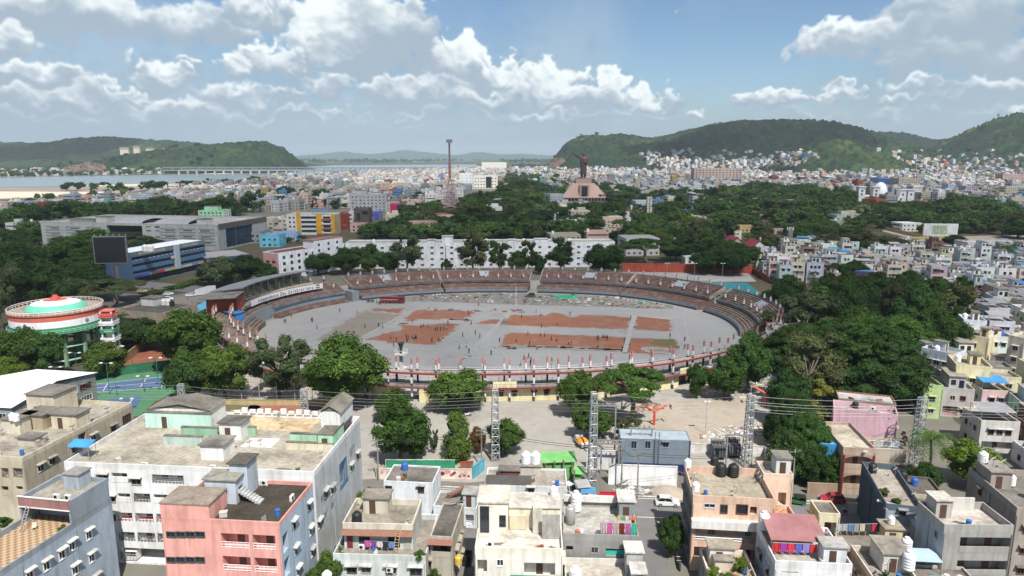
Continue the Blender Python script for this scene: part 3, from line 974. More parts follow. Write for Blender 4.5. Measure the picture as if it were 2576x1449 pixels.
for i in range(16):
 a,b=2*math.pi*i/16,2*math.pi*(i+1)/16
 em.quad((.55*math.cos(a),-.02,.55*math.sin(a)),(.55*math.cos(b),-.02,.55*math.sin(b)),(.7*math.cos(b),-.02,.7*math.sin(b)),(.7*math.cos(a),-.02,.7*math.sin(a)))
for a,b in(((-.3,0),(.35,.1)),((0,.1),(.1,-.45)),((0,.1),(-.2,-.4)),((.05,.1),(.02,.4))):
 em.bar((a[0],-.02,a[1]),(b[0],-.02,b[1]),.09)
t_e=281.9
e_=em.build('painted_emblem','column_dark',d1);e_.location=ring(t_e,-.88,2.6);e_.rotation_euler=(0,0,R(t_e+90))
m=MB();sweep(m,[(.3,.02),(.3,3.0),(.5,3.0),(.5,.02)],257,264.5,3);m.build('wall','plaster',d1,hexc('dccfa2'))
sg=lettering('SPORTS',.42,d1,'column_red',None,'painted_writing',.005);sg.location=ring(260.8,.53,2.3);sg.rotation_euler=(R(90),0,R(260.8+90))
cl_=MB()
p=ring(252.5,-3.0)
cl_.box(-1.5,1.5,-1.5,1.5,7.52,7.7);cl_.box(-.35,.35,-.35,.35,7.7,11.2)
cl_.box(-1.4,1.4,-1.3,1.3,11.2,11.4)
for s1 in(-1.3,1.3):
 for s2 in(-1.2,0,1.2):cl_.bar((s1,s2,11.4),(s1,s2,12.3),.09)
 cl_.bar((s1,-1.2,12.3),(s1,1.2,12.3),.09)
for s2 in(-1.2,1.2):cl_.bar((-1.3,s2,12.3),(1.3,s2,12.3),.09);cl_.bar((-1.3,s2,11.85),(1.3,s2,11.85),.07)
c_=cl_.build('cauldron_platform','concrete',stad,(.55,.55,.55));c_.location=(p.x,p.y,0);c_.rotation_euler=(0,0,R(252.5))
b_=MB().lathe([(.25,11.4),(.28,12.6),(.8,14.2),(.72,14.25),(.2,13.0)],12).build('cauldron','column_dark',c_)
o3,d3=walkway(190,219.4,'left end walkway with rows of stub columns',6.0,True,fc=(.17,.14,.12))
for a,b in((190,219.4),):lower_wall(d3,a,b)
m=MB();sweep(m,steps(-13.4,1.2,-6.6,4.6,6,under=.1),176,190);lt=m.build('lower_terrace','old_seats',stad)
m=MB();sweep(m,steps(-9.4,4.6,-.4,7.3,8),168,190);ls=m.build('upper_terrace','old_seats',stad);ls['label']='worn terrace below the covered pavilion'
cols_at(ls,CM_SIDE,176,190,-5.8,3.8);cols_at(ls,CM_SIDE,178,190,-.2,3.8)
m=MB();sweep(m,[(-9.7,.02),(-9.7,4.9),(-9.42,4.9),(-9.42,.02)],168,190);m.build('front_wall','paint',ls,(.24,.27,.30))
PV0,PV1=149.5,177.5
pav=sect('pavilion','covered pavilion with a long curved sheet roof')
m=MB();sweep(m,[(-7.0,14.3),(-7.0,14.5),(5.2,12.9),(5.2,12.7),(-7.0,14.3)],PV0,PV1,16);m.build('canopy','sheet',pav,(.22,.225,.23))
m=MB();sweep(m,[(-7.12,14.2),(-7.12,14.55),(-7.0,14.55),(-7.0,14.2),(-7.12,14.2)],PV0,PV1,16)
for i in range(13):
 t=PV0+(PV1-PV0)*i/12
 m.bar(ring(t,-6.9,14.15),ring(t,5.0,12.55),.22)
m.build('roof_truss','metal',pav,(.16,.165,.17))
for i in range(11):
 t=PV0+1+(PV1-PV0-2)*i/10
 MB().bar(ring(t,-3.6,7),ring(t,-3.6,13.7),.34).build('roof_post','metal',pav,(.30,.29,.27))
m=MB();sweep(m,steps(-4.5,8.4,3.6,11.6,6,under=7.4),PV0,PV1-4,14);m.build('raked_seating','plaster',pav,hexc('c9bda0'))
m=MB();sweep(m,[(3.8,.02),(3.8,12.6),(4.1,12.6),(4.1,.02)],PV0,PV1,14);m.build('back_wall','plaster',pav,hexc('b9b19c'))
for t in(153,156,160,163,166):
 m=MB();sweep(m,[(-4.2,8.4),(-4.2,11.6),(3.4,11.8),(3.4,8.4)],t,t+.25,1);m.build('partition_wall','plaster',pav,hexc('aeb0a4'))
m=MB();sweep(m,[(-7.2,6.6),(-7.2,7.6),(-4.2,8.4),(3.6,8.4),(3.6,6.6),(-7.2,6.6)],PV0,PV1+2,14);m.build('floor_slab','concrete',pav,(.25,.24,.23))
m=MB();sweep(m,[(-6.8,7.0),(-6.8,12.4),(3.7,12.2),(3.7,6.8),(-6.8,7.0)],PV1+.1,PV1+5.0,2);ew=m.build('end_room','plaster',pav,hexc('9a4c38'))
m=MB();sweep(m,[(-6.83,9.2),(-6.83,11.0),(-6.81,11.0),(-6.81,9.2)],PV1+2.6,PV1+3.6,1);m.build('window','glass',ew)
m=MB();sweep(m,[(-7.3,12.9),(-7.3,13.1),(5.3,12.6),(5.3,12.4)],PV1-.2,PV1+7.5,3);m.build('roof','concrete',ew,(.2,.2,.2))
m=MB();sweep(m,[(-7.5,6.5),(-7.55,8.6),(-7.47,8.6),(-7.42,6.5)],148.2,174.5,24)
ban=m.build('banner','cloth',None,(.78,.76,.80));tag(ban,'long white celebration banner hung along the front of the covered pavilion','banner',spot=(680,738))
def ring_text(txt,t0,t1,dr,z,size,par,mat,col):
 """letters set one by one along the curved banner"""
 n=len(txt)
 for i,ch in enumerate(txt):
  if ch==' ':continue
  t=t0+(t1-t0)*(i+.5)/n
  o=lettering(ch,size,par,mat,col,'lettering',.01)
  o.location=ring(t,dr,z)
  o.rotation_euler=(R(90),0,R(t-90))
ring_text('Independence Day Celebrations',171.5,151.2,-7.62,7.5,1.9,ban,'paint',(.05,.04,.10))
fl=MB();sweep(fl,[(-7.6,7.9),(-7.6,8.35)],149.2,150.4,1,0,False);sweep(fl,[(-7.6,6.9),(-7.6,7.35)],149.2,150.4,1,1,False)
fl.build('flag_emblem',['column_red','m_green'],ban)
LMS.append(('the white banner',680,738));LMS.append(('the covered pavilion',640,705))
def shed(name,label,k,a,b,zb,h,dep,rise,col,side,cat='shed',spot=None):
 A,B=at(k,*a,zb+h),at(k,*b,zb+h)
 d=(B-A);d.z=0
 ang=math.atan2(d.y,d.x)
 W=d.length
 o=thing(name,label,cat,(A.x,A.y,0),ang,lm=None)
 MB().box(.15,W-.15,.2,dep-.2,zb,zb+h-.05).build('wall','sheet',o,side)
 m=MB();e=.3
 m.add([(-e,-e,zb+h),(W+e,-e,zb+h),(W+e,dep+e,zb+h+rise),(-e,dep+e,zb+h+rise),(-e,-e,zb+h+.08),(W+e,-e,zb+h+.08),(W+e,dep+e,zb+h+rise+.08),(-e,dep+e,zb+h+rise+.08)],[(3,2,1,0),(4,5,6,7),(0,1,5,4),(1,2,6,5),(2,3,7,6),(3,0,4,7)])
 m.build('roof','sheet',o,col)
 return o
BLUE=(.05,.22,.52);SKYB=(.14,.36,.60)
shed('tin_cabin','bright blue tin cabin standing on the left stadium terrace','M2',(85,560),(265,600),4.6,3.0,3.5,.2,BLUE,BLUE)
# buildings
FP=[]
FDIR={'F':((0,0),(1,0)),'R':((1,0),(0,1)),'B':((1,1),(-1,0)),'L':((0,1),(0,-1))}
CACHE={}
WHITE=hexc('dedfdc');CREAM=hexc('d8cdb0');OFFW=hexc('cfcac0');GREYW=hexc('b9bcbe');MINT=hexc('a9cdb8');PINK=hexc('cf8680')
PEACH=hexc('d6a98a');SLATE=hexc('5c6772');LBLUE=hexc('a9b8c6');TAUPE=hexc('a39a92');ROOF=(.30,.285,.255);DROOF=(.055,.05,.045)
YELL=hexc('d2c48f');LGRN=hexc('9fb886');LILAC=hexc('a99cc0');AQUA=hexc('8fc0bd');RPINK=hexc('cf9fb0');BRICKC=hexc('8a5a4a')
def win_meshes(w,h,kind):
 key=(round(w,1),round(h,1),kind)
 if key in CACHE:return CACHE[key]
 fr,pn,sh=MB(),MB(),MB()
 t=.07
 fr.box(-w/2-.06,-w/2+t,.0-.05,.12,-.05,h+.05)
 fr.box(w/2-t,w/2+.06,-.05,.12,-.05,h+.05)
 fr.box(-w/2+t,w/2-t,-.05,.12,h-t,h+.05)
 fr.box(-w/2+t,w/2-t,-.08,.12,-.05,t)
 n=max(2,int(w/.8+.5))if kind!='grille' else max(3,int(w/.45))
 for i in range(1,n):fr.box(-w/2+w*i/n-.03,-w/2+w*i/n+.03,.0,.10,t,h-t)
 if kind=='grille':
  for i in range(1,4):fr.box(-w/2+t,w/2-t,.0,.05,h*i/4-.025,h*i/4+.025)
 pn.quad((-w/2,.13,0),(w/2,.13,0),(w/2,.13,h),(-w/2,.13,h))
 sh.box(-w/2-.25,w/2+.25,-.55,-.003,h+.12,h+.22)
 sh.add([(-w/2-.25,-.003,h+.34),(w/2+.25,-.003,h+.34),(w/2+.25,-.55,h+.223),(-w/2-.25,-.55,h+.223)],[(3,2,1,0)])
 CACHE[key]=(fr.mesh('window','paint'),pn.mesh('pane','glass'),sh.mesh('sunshade','concrete'))
 return CACHE[key]
class Bld:
 def __init__(s,name,label,cat,A,B,dep,zr,col,ref=None,roof=ROOF,ph=.9,ang=None,W=None,cols=None,base=0.0,roofmat='concrete',lmk=True,group=None):
  A,B=Vector(A[:2]),Vector(B[:2])
  d=B-A
  s.ang=math.atan2(d.y,d.x)if ang is None else R(ang)
  s.W=d.length if W is None else W
  s.D,s.z,s.ph,s.col,s.base=dep,zr,ph,col,base
  s.cols=cols or{}
  s.U=Vector((math.cos(s.ang),math.sin(s.ang)))
  s.V=Vector((-math.sin(s.ang),math.cos(s.ang)))
  s.A=A
  s.ref=ref or label
  c=A+s.U*s.W/2+s.V*dep/2
  FP.append((c.x,c.y,.5*min(s.W,dep)+1.0,s))
  s.root=thing(name,label,cat,(A.x,A.y,0),s.ang,group,spot=PXY((c.x,c.y,zr)))
  if lmk and ref:LMS.append(('the '+ref,*PXY((c.x,c.y,zr))))
  s.holes={k:[]for k in 'FRBL'}
  s.q=[]
  s.roofcol,s.roofmat=roof,roofmat
 def w(s,u,v,z):
  p=s.A+s.U*u+s.V*v
  return Vector((p.x,p.y,z))
 def uv(s,k,x,y,z):
  p=(at(k,x,y,z)if k else G(x,y,z)).to_2d()-s.A
  return p.dot(s.U),p.dot(s.V)
 def facepx(s,face,k,x,y):
  X,Y=dpx(k,x,y)if k else(x,y)
  a,dy,dz=ray(X,Y)
  (ox,oy),(ux,uy)=FDIR[face]
  O=s.A+s.U*(ox*s.W)+s.V*(oy*s.D)
  E=s.U*ux+s.V*uy
  n=Vector((E.y,-E.x))
  den=a*n.x+dy*n.y
  t=(O.x*n.x+O.y*n.y)/den
  P=Vector((a*t,dy*t))-O
  return P.dot(E),CAM_H+dz*t
 def len(s,f):return s.W if f in 'FB' else s.D
 def win(s,f,u,z,w=1.4,h=1.3,kind='plain',shade=True,fcol=None,scol=None):
  k=int(abs(u*7.3+z*3.1+s.A.x*5.7))%5
  fcol=fcol or((.10,.075,.055),(.30,.29,.27),(.16,.15,.14),(.55,.55,.53),(.12,.05,.04))[k]
  scol=scol or tuple(c*(.72+.06*k)for c in s.cols.get(f,s.col))
  if u-w/2<.15 or u+w/2>s.len(f)-.15 or z<s.base+.2 or z+h>s.z-.1:return
  for(a,b,c,d,*_r)in s.holes[f]:
   if u-w/2<b+.1 and u+w/2>a-.1 and z<d+.1 and z+h>c-.1:return
  s.holes[f].append((u-w/2,u+w/2,z,z+h,.22))
  s.q.append((f,u,z,w,h,kind,shade,fcol,scol))
 def winpx(s,f,k,x,y,w=1.4,h=1.3,**kw):
  u,z=s.facepx(f,k,x,y)
  s.win(f,u,z-h/2,w,h,**kw)
 def row(s,f,zs,n,w=1.3,h=1.25,u0=None,u1=None,**kw):
  Lf=s.len(f)
  u0=1.2 if u0 is None else u0
  u1=Lf-1.2 if u1 is None else u1
  for z in zs:
   for i in range(n):
    s.win(f,u0+(u1-u0)*(i+.5)/n,z,w,h,**kw)
 def log(s,f,u0,u1,z0,z1,dep=1.3,rail='wall',rc=None,doors=1):
  u0,u1=max(u0,.2),min(u1,s.len(f)-.2)
  z1=min(z1,s.z-.25)
  if u1-u0<.5 or z1-z0<.5:return
  s.holes[f].append((u0,u1,z0,z1,dep))
  s.q.append((f,u0,u1,z0,z1,dep,rail,rc,doors))
 def logpx(s,f,k,x0,y0,x1,y1,**kw):
  a,z1=s.facepx(f,k,x0,y0)
  b,z0=s.facepx(f,k,x1,y1)
  s.log(f,a,b,z0,z1,**kw)
 def facemat(s,f):
  (ox,oy),(ux,uy)=FDIR[f]
  return(ox*s.W,oy*s.D),math.atan2(uy,ux)
 def build(s,parapet=True,wallmat='plaster'):
  zt=s.z-(s.ph if parapet else 0)
  one=MB()
  groups={}
  for f in 'FRBL':
   groups.setdefault(s.cols.get(f,s.col),[]).append(f)
  for colr,fs in groups.items():
   mb=MB()
   for f in fs:
    (ox,oy),th=s.facemat(f)
    mb.M=Matrix.Translation((ox,oy,0))@Matrix.Rotation(th,4,'Z')
    s.face(mb,s.len(f),s.base,zt,s.holes[f])
   mb.build('wall',wallmat,s.root,colr)
  t=.18
  m=MB()
  if parapet:
   zz=zt+.03
   m.quad((t,t,zz),(s.W-t,t,zz),(s.W-t,s.D-t,zz),(t,s.D-t,zz))
   m.build('roof',s.roofmat,s.root,s.roofcol)
   p=MB()
   a,b=zt+.004,s.z
   p.box(0,s.W,0,t,a,b,bottom=False);p.box(0,s.W,s.D-t,s.D,a,b,bottom=False)
   p.box(0,t,t,s.D-t,a,b,bottom=False);p.box(s.W-t,s.W,t,s.D-t,a,b,bottom=False)
   p.build('parapet',wallmat,s.root,tuple(c*.93 for c in s.col))
   s.rz=zz
  else:
   m.box(-.3,s.W+.3,-.3,s.D+.3,zt+.004,zt+.2)
   m.build('roof',s.roofmat,s.root,s.roofcol)
   s.rz=zt+.2
  if s.root.get('group')is None and zt-s.base>3:
   for f,u in(('F',.12),('F',s.W-.12),('R',s.D*.33),('R',s.D*.7),('L',s.D*.5)):
    (ox,oy),th=s.facemat(f)
    x,y=ox+math.cos(th)*u+math.sin(th)*.07,oy+math.sin(th)*u-math.cos(th)*.07
    MB().tube((x,y,s.base),(x,y,zt-.2),.06,None,5).build('drain_pipe','paint',s.root,tuple(c*.8 for c in s.cols.get(f,s.col)))
  for it in s.q:
   f=it[0]
   (ox,oy),th=s.facemat(f)
   ux,uy=math.cos(th),math.sin(th)
   if len(it)==9 and isinstance(it[5],str):
    _,u,z,w,h,kind,shade,fcol,scol=it
    fr,pn,sh=win_meshes(w,h,kind)
    o=link('window',fr,s.root,fcol,(ox+ux*u,oy+uy*u,z),th)
    link('pane',pn,o)
    if shade:link('sunshade',sh,o,scol)
   else:
    _,u0,u1,z0,z1,dep,rail,rc,doors=it
    rc=rc or s.cols.get(f,s.col)
    T=Matrix.Translation((ox,oy,0))@Matrix.Rotation(th,4,'Z')
    if rail:
     m=MB();m.M=T
     if rail=='wall':m.box(u0+.01,u1-.01,-.04,.12,z0-.02,z0+.85)
     else:
      n=max(2,int((u1-u0)/.5))
      for i in range(n+1):
       x=u0+.03+(u1-u0-.06)*i/n
       m.bar((x,.02,z0),(x,.02,z0+.95),.06)
      for zz in(.25,.6,.95):m.bar((u0,.02,z0+zz),(u1,.02,z0+zz),.07)
      if rail=='grille':
       for i in range(n*2):m.bar((u0+(u1-u0)*(i+.5)/n/2,.02,z0),(u0+(u1-u0)*(i+.5)/n/2,.02,z1),.035)
       m.bar((u0,.02,(z0+z1)/2),(u1,.02,(z0+z1)/2),.05)
     m.build('railing','plaster' if rail=='wall' else 'metal',s.root,rc)
    for i in range(doors):
     uu=u0+(u1-u0)*(i+.5)/doors
     m=MB();m.M=T
     m.box(uu-.45,uu+.45,dep-.06,dep-.004,z0+.01,min(z1-.2,z0+2.05))
     m.build('door','paint',s.root,(.10,.055,.035))
  return s
 def face(s,mb,W,z0,z1,holes):
  us=sorted({0.0,W,*[h[0]for h in holes],*[h[1]for h in holes]})
  zs=sorted({z0,z1,*[min(h[2],z1)for h in holes],*[min(h[3],z1)for h in holes]})
  for i in range(len(us)-1):
   for j in range(len(zs)-1):
    cu,cz=(us[i]+us[i+1])/2,(zs[j]+zs[j+1])/2
    if any(h[0]<cu<h[1]and h[2]<cz<h[3]for h in holes):continue
    mb.quad((us[i],0,zs[j]),(us[i+1],0,zs[j]),(us[i+1],0,zs[j+1]),(us[i],0,zs[j+1]))
  for(a,b,c,d,e,*_r)in holes:
   d=min(d,z1)
   if c>=z1:continue
   mb.quad((a,0,c),(a,e,c),(a,e,d),(a,0,d));mb.quad((b,e,c),(b,0,c),(b,0,d),(b,e,d))
   mb.quad((a,0,c),(b,0,c),(b,e,c),(a,e,c));mb.quad((a,e,d),(b,e,d),(b,0,d),(a,0,d))
   mb.quad((a,e,c),(b,e,c),(b,e,d),(a,e,d))
 def room(s,u,v,w,d,h,col=None,roof=None,over=.25,door='F',z=None,name='stair_room',gable=False,win=None):
  z=s.rz if z is None else z
  col=col or s.col
  m=MB();m.box(u,u+w,v,v+d,z,z+h,bottom=False,top=not gable)
  o=m.build(name,'plaster',s.root,col)
  m=MB()
  if gable:
   e=.3
   y0,y1,xm=v-e,v+d+e,u+w/2
   for k in(0,.12):
    pass
   m.add([(u-e,y0,z+h-.1),(xm,y0,z+h+gable),(xm,y1,z+h+gable),(u-e,y1,z+h-.1),(u+w+e,y0,z+h-.1),(u+w+e,y1,z+h-.1)],[(0,1,2,3),(1,4,5,2)])
   m.add([(u,v,z+h),(u+w,v,z+h),(xm,v,z+h+gable-.1)],[(0,1,2)])
   m.add([(u,v+d,z+h),(u+w,v+d,z+h),(xm,v+d,z+h+gable-.1)],[(2,1,0)])
  else:
   m.box(u-over,u+w+over,v-over,v+d+over,z+h+.004,z+h+.18)
  m.build('roof_slab','concrete',o,roof or(.20,.19,.175))
  if door:
   m=MB()
   if door=='F':m.box(u+w*.25,u+w*.25+.9,v-.03,v+.02,z+.02,z+min(2.0,h-.2))
   elif door=='R':m.box(u+w-.02,u+w+.03,v+d*.3,v+d*.3+.9,z+.02,z+min(2.0,h-.2))
   m.build('door','paint',o,(.09,.05,.035))
  return o
 def roompx(s,k,a,b,d,h,**kw):
  z=kw.get('z',s.rz)
  u0,v0=s.uv(k,*a,z)
  u1,v1=s.uv(k,*b,z)
  u0,u1=min(u0,u1),max(u0,u1)
  v=min(v0,v1)
  u0=max(.2,u0);u1=min(s.W-.2,u1);v=max(.2,min(v,s.D-.8));d=min(d,s.D-v-.2)
  return s.room(u0,v,max(.6,u1-u0),max(.6,d),h,**kw)
# small rooftop things, shared meshes
def tank_mesh(kind):
 if('tank',kind)in CACHE:return CACHE[('tank',kind)]
 pr=[(0,0),(.62,0)]
 z=0.0
 for i in range(5):
  pr+=[(.66,z+.03),(.66,z+.19),(.62,z+.22),(.62,z+.25)]
  z+=.26
 pr+=[(.62,1.30),(.5,1.42),(.26,1.52),(.26,1.56)]
 if kind=='steel':pr=[(0,0),(.62,0),(.62,1.4),(.5,1.5),(.2,1.56)]
 me=MB().lathe(pr,14).mesh('tank_body','metal' if kind=='steel' else 'paint',True)
 ld=MB().lathe([(.3,1.55),(.3,1.63),(0,1.66)],12).mesh('lid','paint')
 CACHE[('tank',kind)]=(me,ld)
 return me,ld
TCOL={'white':(.74,.74,.73),'black':(.018,.018,.02),'blue':(.04,.12,.42),'steel':(.42,.42,.42),'yellow':(.55,.38,.07),'green':(.25,.5,.42),'red':(.5,.12,.05)}
def tank(p,kind='white',sc=1.0,where='',h=1.0):
 o=thing('water_tank',f'{kind} round plastic water tank {where}'.strip()if kind!='steel' else f'grey steel water tank {where}','water tank',p,rnd.uniform(0,6),'rooftop water tanks')
 o.scale=(sc,sc,sc*h)
 a,b=tank_mesh('steel' if kind=='steel' else 'plastic')
 t=link('tank_body',a,o,TCOL[kind])
 link('lid',b,t,TCOL[kind])
 return o
def dish(p,az=-2.4,where='',sc=1.0):
 if 'dish' not in CACHE:
  b=MB();b.lathe([(0,0),(.2,.02),(.34,.07),(.45,.14)],14)
  b2=MB();b2.bar((.0,-.42,.1),(0,0,.5),.03);b2.box(-.05,.05,-.05,.05,.45,.55)
  ms=MB();ms.tube((0,0,0),(0,0,.95),.035,n=6)
  CACHE['dish']=(b.mesh('bowl','paint',True),b2.mesh('arm','metal'),ms.mesh('mast','metal'))
 o=thing('satellite_dish',f'pale satellite dish {where}','satellite dish',p,az,'rooftop satellite dishes')
 o.scale=(sc,)*3
 link('mast',CACHE['dish'][2],o,(.3,.3,.3))
 b=link('bowl',CACHE['dish'][0],o,(.72,.71,.69),(0,0,1.0))
 b.rotation_euler=(R(50),0,0)
 link('arm',CACHE['dish'][1],b,(.3,.3,.3))
 return o
def ac_unit(p,rz=0.0,where=''):
 if 'ac' not in CACHE:
  b=MB();b.box(-.45,.45,-.16,.16,.12,.82);b.box(-.4,-.3,-.16,.16,0,.117);b.box(.3,.4,-.16,.16,0,.117)
  f=MB();f.lathe([(.0,0),(.26,0)],14)
  CACHE['ac']=(b.mesh('casing','paint'),f.mesh('fan_grille','rubber'))
 o=thing('air_conditioner',f'white air conditioner unit {where}','air conditioner',p,rz,'air conditioner units')
 c=link('casing',CACHE['ac'][0],o,(.68,.68,.66))
 g=link('fan_grille',CACHE['ac'][1],c,None,(-.12,-.165,.47));g.rotation_euler=(R(90),0,0)
 return o
def laundry(p0,p1,cols,h,where,ln=True,wd=.9,drop=1.3):
 """a washing line with each garment a thing"""
 p0,p1=Vector(p0),Vector(p1)
 d=p1-p0
 m=MB();m.bar(p0,p1,.03)
 for p in(p0,p1):m.bar(p-Vector((0,0,h)),p,.05)
 o=m.build('washing_line','metal',None,(.25,.25,.25));tag(o,f'washing line strung {where}','washing line',spot=PXY((p0+p1)/2))
 n=len(cols)
 r=random.Random(int(p0.x*7+n))
 for i,(c,nm)in enumerate(cols):
  a=p0+d*((i+.06)/n);b=p0+d*((i+.94)/n)
  dr=drop*r.uniform(.75,1.1)
  nn=Vector((-d.y,d.x,0)).normalized()
  mb=MB();k=5
  pts=[]
  for j in range(k+1):
   q=a+(b-a)*j/k
   w_=nn*(.06*math.sin(j*2.1+i))
   pts+=[q+nn*.02,q-Vector((0,0,dr*(1+.06*math.sin(j*1.7+i))))+w_]
  mb.add(pts,[(2*j,2*j+1,2*j+3,2*j+2)for j in range(k)])
  g=mb.build('hanging_cloth','cloth',None,c);tag(g,f'{nm} cloth hung on the washing line {where}','laundry','drying laundry',spot=PXY((a+b)/2))
def sheet_roof(b,u,v,w,d,z,rise,col,label,posts=True,cat='canopy'):
 p=b.w(u,v,0)
 o=thing('sheet_canopy',label,cat,(p.x,p.y,z),b.ang)
 m=MB()
 m.add([(0,0,0),(w,0,0),(w,d,rise),(0,d,rise),(0,0,.07),(w,0,.07),(w,d,rise+.07),(0,d,rise+.07)],[(3,2,1,0),(4,5,6,7),(0,1,5,4),(1,2,6,5),(2,3,7,6),(3,0,4,7)])
 m.build('sheet','sheet',o,col)
 if posts:
  h=z-posts if posts is not True else 1.9
  for(x,y,zz)in((.1,.1,0),(w-.1,.1,0),(.1,d-.1,rise),(w-.1,d-.1,rise)):
   MB().bar((x,y,-h),(x,y,zz-.004),.09).build('post','metal',o,(.3,.3,.3))
 return o
def stair(b,u,v,n,w,rise,run,z,col=(.4,.4,.4),ang=0):
 m=MB()
 for i in range(n):m.box(i*run,(i+1)*run+.02,0,w,-.15+rise*i,rise*(i+1))
 o=m.build('stair','concrete',b.root,col);o.location=(u,v,z);o.rotation_euler=(0,0,R(ang))
 return o
def ladder(p0,p1,where,mat='metal',col=(.4,.38,.34),w=.5):
 p0,p1=Vector(p0),Vector(p1)
 d=(p1-p0);sd=d.cross(Vector((0,0,1))).normalized()*w/2
 m=MB();m.bar(p0-sd,p1-sd,.07);m.bar(p0+sd,p1+sd,.07)
 n=int(d.length/.35)
 for i in range(1,n):m.bar(p0-sd+d*i/n,p0+sd+d*i/n,.05)
 o=m.build('ladder',mat,None,col);tag(o,f'ladder leaning {where}','ladder',spot=PXY((p0+p1)/2))
# the houses in front, one by one
SGB=hexc('8c969f')
b=Bld('apartment_house','blue grey house with orange tiled terrace and white framed side windows','house',(-67.4,69.3),(-59.9,68.0),22.2,13.1,SGB,'blue grey house',(.44,.33,.215),ph=.8,roofmat='tiles',cols={'R':hexc('9ba8b5')})
for x,y in((545,1040),(562,1188),(580,1332),(455,1258),(475,1410),(392,1312),(295,1382),(190,1445),(610,1470)):
 b.winpx('R','K1',x,y,1.0,1.35,fcol=(.78,.78,.76),scol=(.62,.62,.6))
b.build()
W,v0,v1=b.W,15.2,22.0
m=MB()
m.box(.02,.3,v0,v1,13.12,16.2,bottom=False);m.box(W-.25,W+.02,v0,v1,13.12,16.2,bottom=False);m.box(.3,W-.25,v0+2.6,v1,12.4,15.4,bottom=False)
m.box(.3,W-.25,v1-.2,v1,15.45,16.2,bottom=False)
us=m.build('upper_storey','plaster',b.root,SGB)
MB().box(.03,W,v0-.12,v0+.12,15.0,16.35).build('fascia_panel','plaster',us,hexc('9a7470'))
MB().box(.3,W-.25,v0+.12,v1-.2,15.42,15.55).build('roof_slab','concrete',us,(.34,.32,.28))
MB().box(.02,W+.06,v0-.2,v0-.125,16.3,16.5).build('coping','paint',us,(.78,.78,.78))
MB().box(.02,W+.06,v0-.2,v0-.125,14.86,14.99).build('coping','paint',us,(.78,.78,.78))
MB().box(W*.66,W*.66+.9,v0+2.55,v0+2.6,12.5,14.5).build('door','paint',us,(.12,.05,.03))
o=MB().box(3.1,5.4,v1-2.6,v1-.4,15.56,17.6).build('tank_room','plaster',us,hexc('a5b0ba'))
MB().box(2.95,5.55,v1-2.75,v1-.25,17.604,17.75).build('roof_slab','concrete',o,(.3,.3,.29))
ac_unit(b.w(4.7,16.4,15.55),b.ang,'on the upper roof of the blue grey house');ac_unit(b.w(6.3,16.5,15.55),b.ang,'on the upper roof of the blue grey house')
ladder(b.w(1.6,13.4,12.35),b.w(1.6,14.95,15.2),'against the upper storey of the blue grey house')
c_=thing('garden_chair','pale chair standing on the orange tiled terrace','chair',b.w(2.9,14.2,12.34),.4)
MB().box(-.25,.25,-.25,.25,.4,.46).build('seat','paint',c_,(.6,.55,.45));MB().box(-.25,.25,.2,.26,.46,.95).build('backrest','paint',c_,(.6,.55,.45))
for x in(-.22,.22):
 for y in(-.22,.22):MB().bar((x,y,0),(x,y,.395),.05).build('leg','paint',c_,(.6,.55,.45))
CONC=hexc('cbc2ae')
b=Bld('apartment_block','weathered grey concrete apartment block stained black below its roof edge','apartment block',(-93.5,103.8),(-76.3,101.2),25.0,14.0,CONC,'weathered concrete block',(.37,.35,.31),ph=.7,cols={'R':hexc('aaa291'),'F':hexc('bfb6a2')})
for x,y in((258,765),(330,722),(470,650),(590,575),(715,515)):
 b.winpx('R','K1',x,y,1.3,1.2,scol=(.40,.38,.34));b.winpx('R','K1',x+10,y+155,1.3,1.2,scol=(.40,.38,.34));b.winpx('R','K1',x+18,y+300,1.3,1.2)
b.logpx('R','K1',492,560,553,630,dep=1.0,doors=0)
for x,y in((800,455),(806,560)):b.winpx('R','K1',x,y,2.2,1.6,kind='grille',shade=False)
b.logpx('F','K1',5,765,60,830,rail='grille',rc=(.25,.22,.2));b.logpx('F','K1',78,765,150,830,rail='grille',rc=(.25,.22,.2))
b.logpx('F','K1',100,880,150,935,rail='wall');b.logpx('F','K1',5,880,60,940,rail='wall')
b.build()
b.roompx('K1',(180,440),(375,440),5.5,4.2,col=hexc('c9c0ac'));b.roompx('K1',(150,520),(295,520),4,2.6,col=hexc('a89c86'));b.roompx('K1',(330,515),(510,515),3.2,2.6,col=hexc('cfc6b0'))
b.roompx('K1',(115,625),(240,625),2.2,1.3,col=hexc('bdb5a5'),door=None,name='tank_box');b.roompx('K1',(20,550),(145,550),4,2.6,col=hexc('d2cab8'),door=None)
w_='on the weathered concrete block'
for x,y in((246,635),(460,535),(12,560),(290,610),(678,420)):u,v=b.uv('K1',x,y,13.4);dish(b.w(u,v,b.rz),where=w_)
u,v=b.uv('K1',105,470,15.9);tank(b.w(u,v,15.95),'white',.8,w_);u,v=b.uv('K1',80,465,15.9);tank(b.w(u,v,15.95),'white',.8,w_)
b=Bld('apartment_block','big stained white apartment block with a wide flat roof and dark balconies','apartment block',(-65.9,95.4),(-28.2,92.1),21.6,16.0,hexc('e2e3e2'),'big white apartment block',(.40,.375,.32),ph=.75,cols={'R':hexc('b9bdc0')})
L_=lambda*a,**k:b.logpx('F','K1',*a,**k)
L_(702,796,808,858,rail='wall');L_(958,806,1163,870,rail='grille',rc=(.2,.2,.2),doors=2)
for x0,x1,y0,y1 in((742,826,925,985),(842,952,925,985),(968,1080,932,992)):L_(x0,y0,x1,y1,rail='grille' if x0==842 else 'wall',rc=(.12,.11,.11)if x0==842 else None)
for x0,x1,y0,y1 in((742,840,1046,1106),(852,972,1050,1112),(985,1090,1055,1115)):L_(x0,y0,x1,y1,rail='bars',rc=(.3,.08,.08))
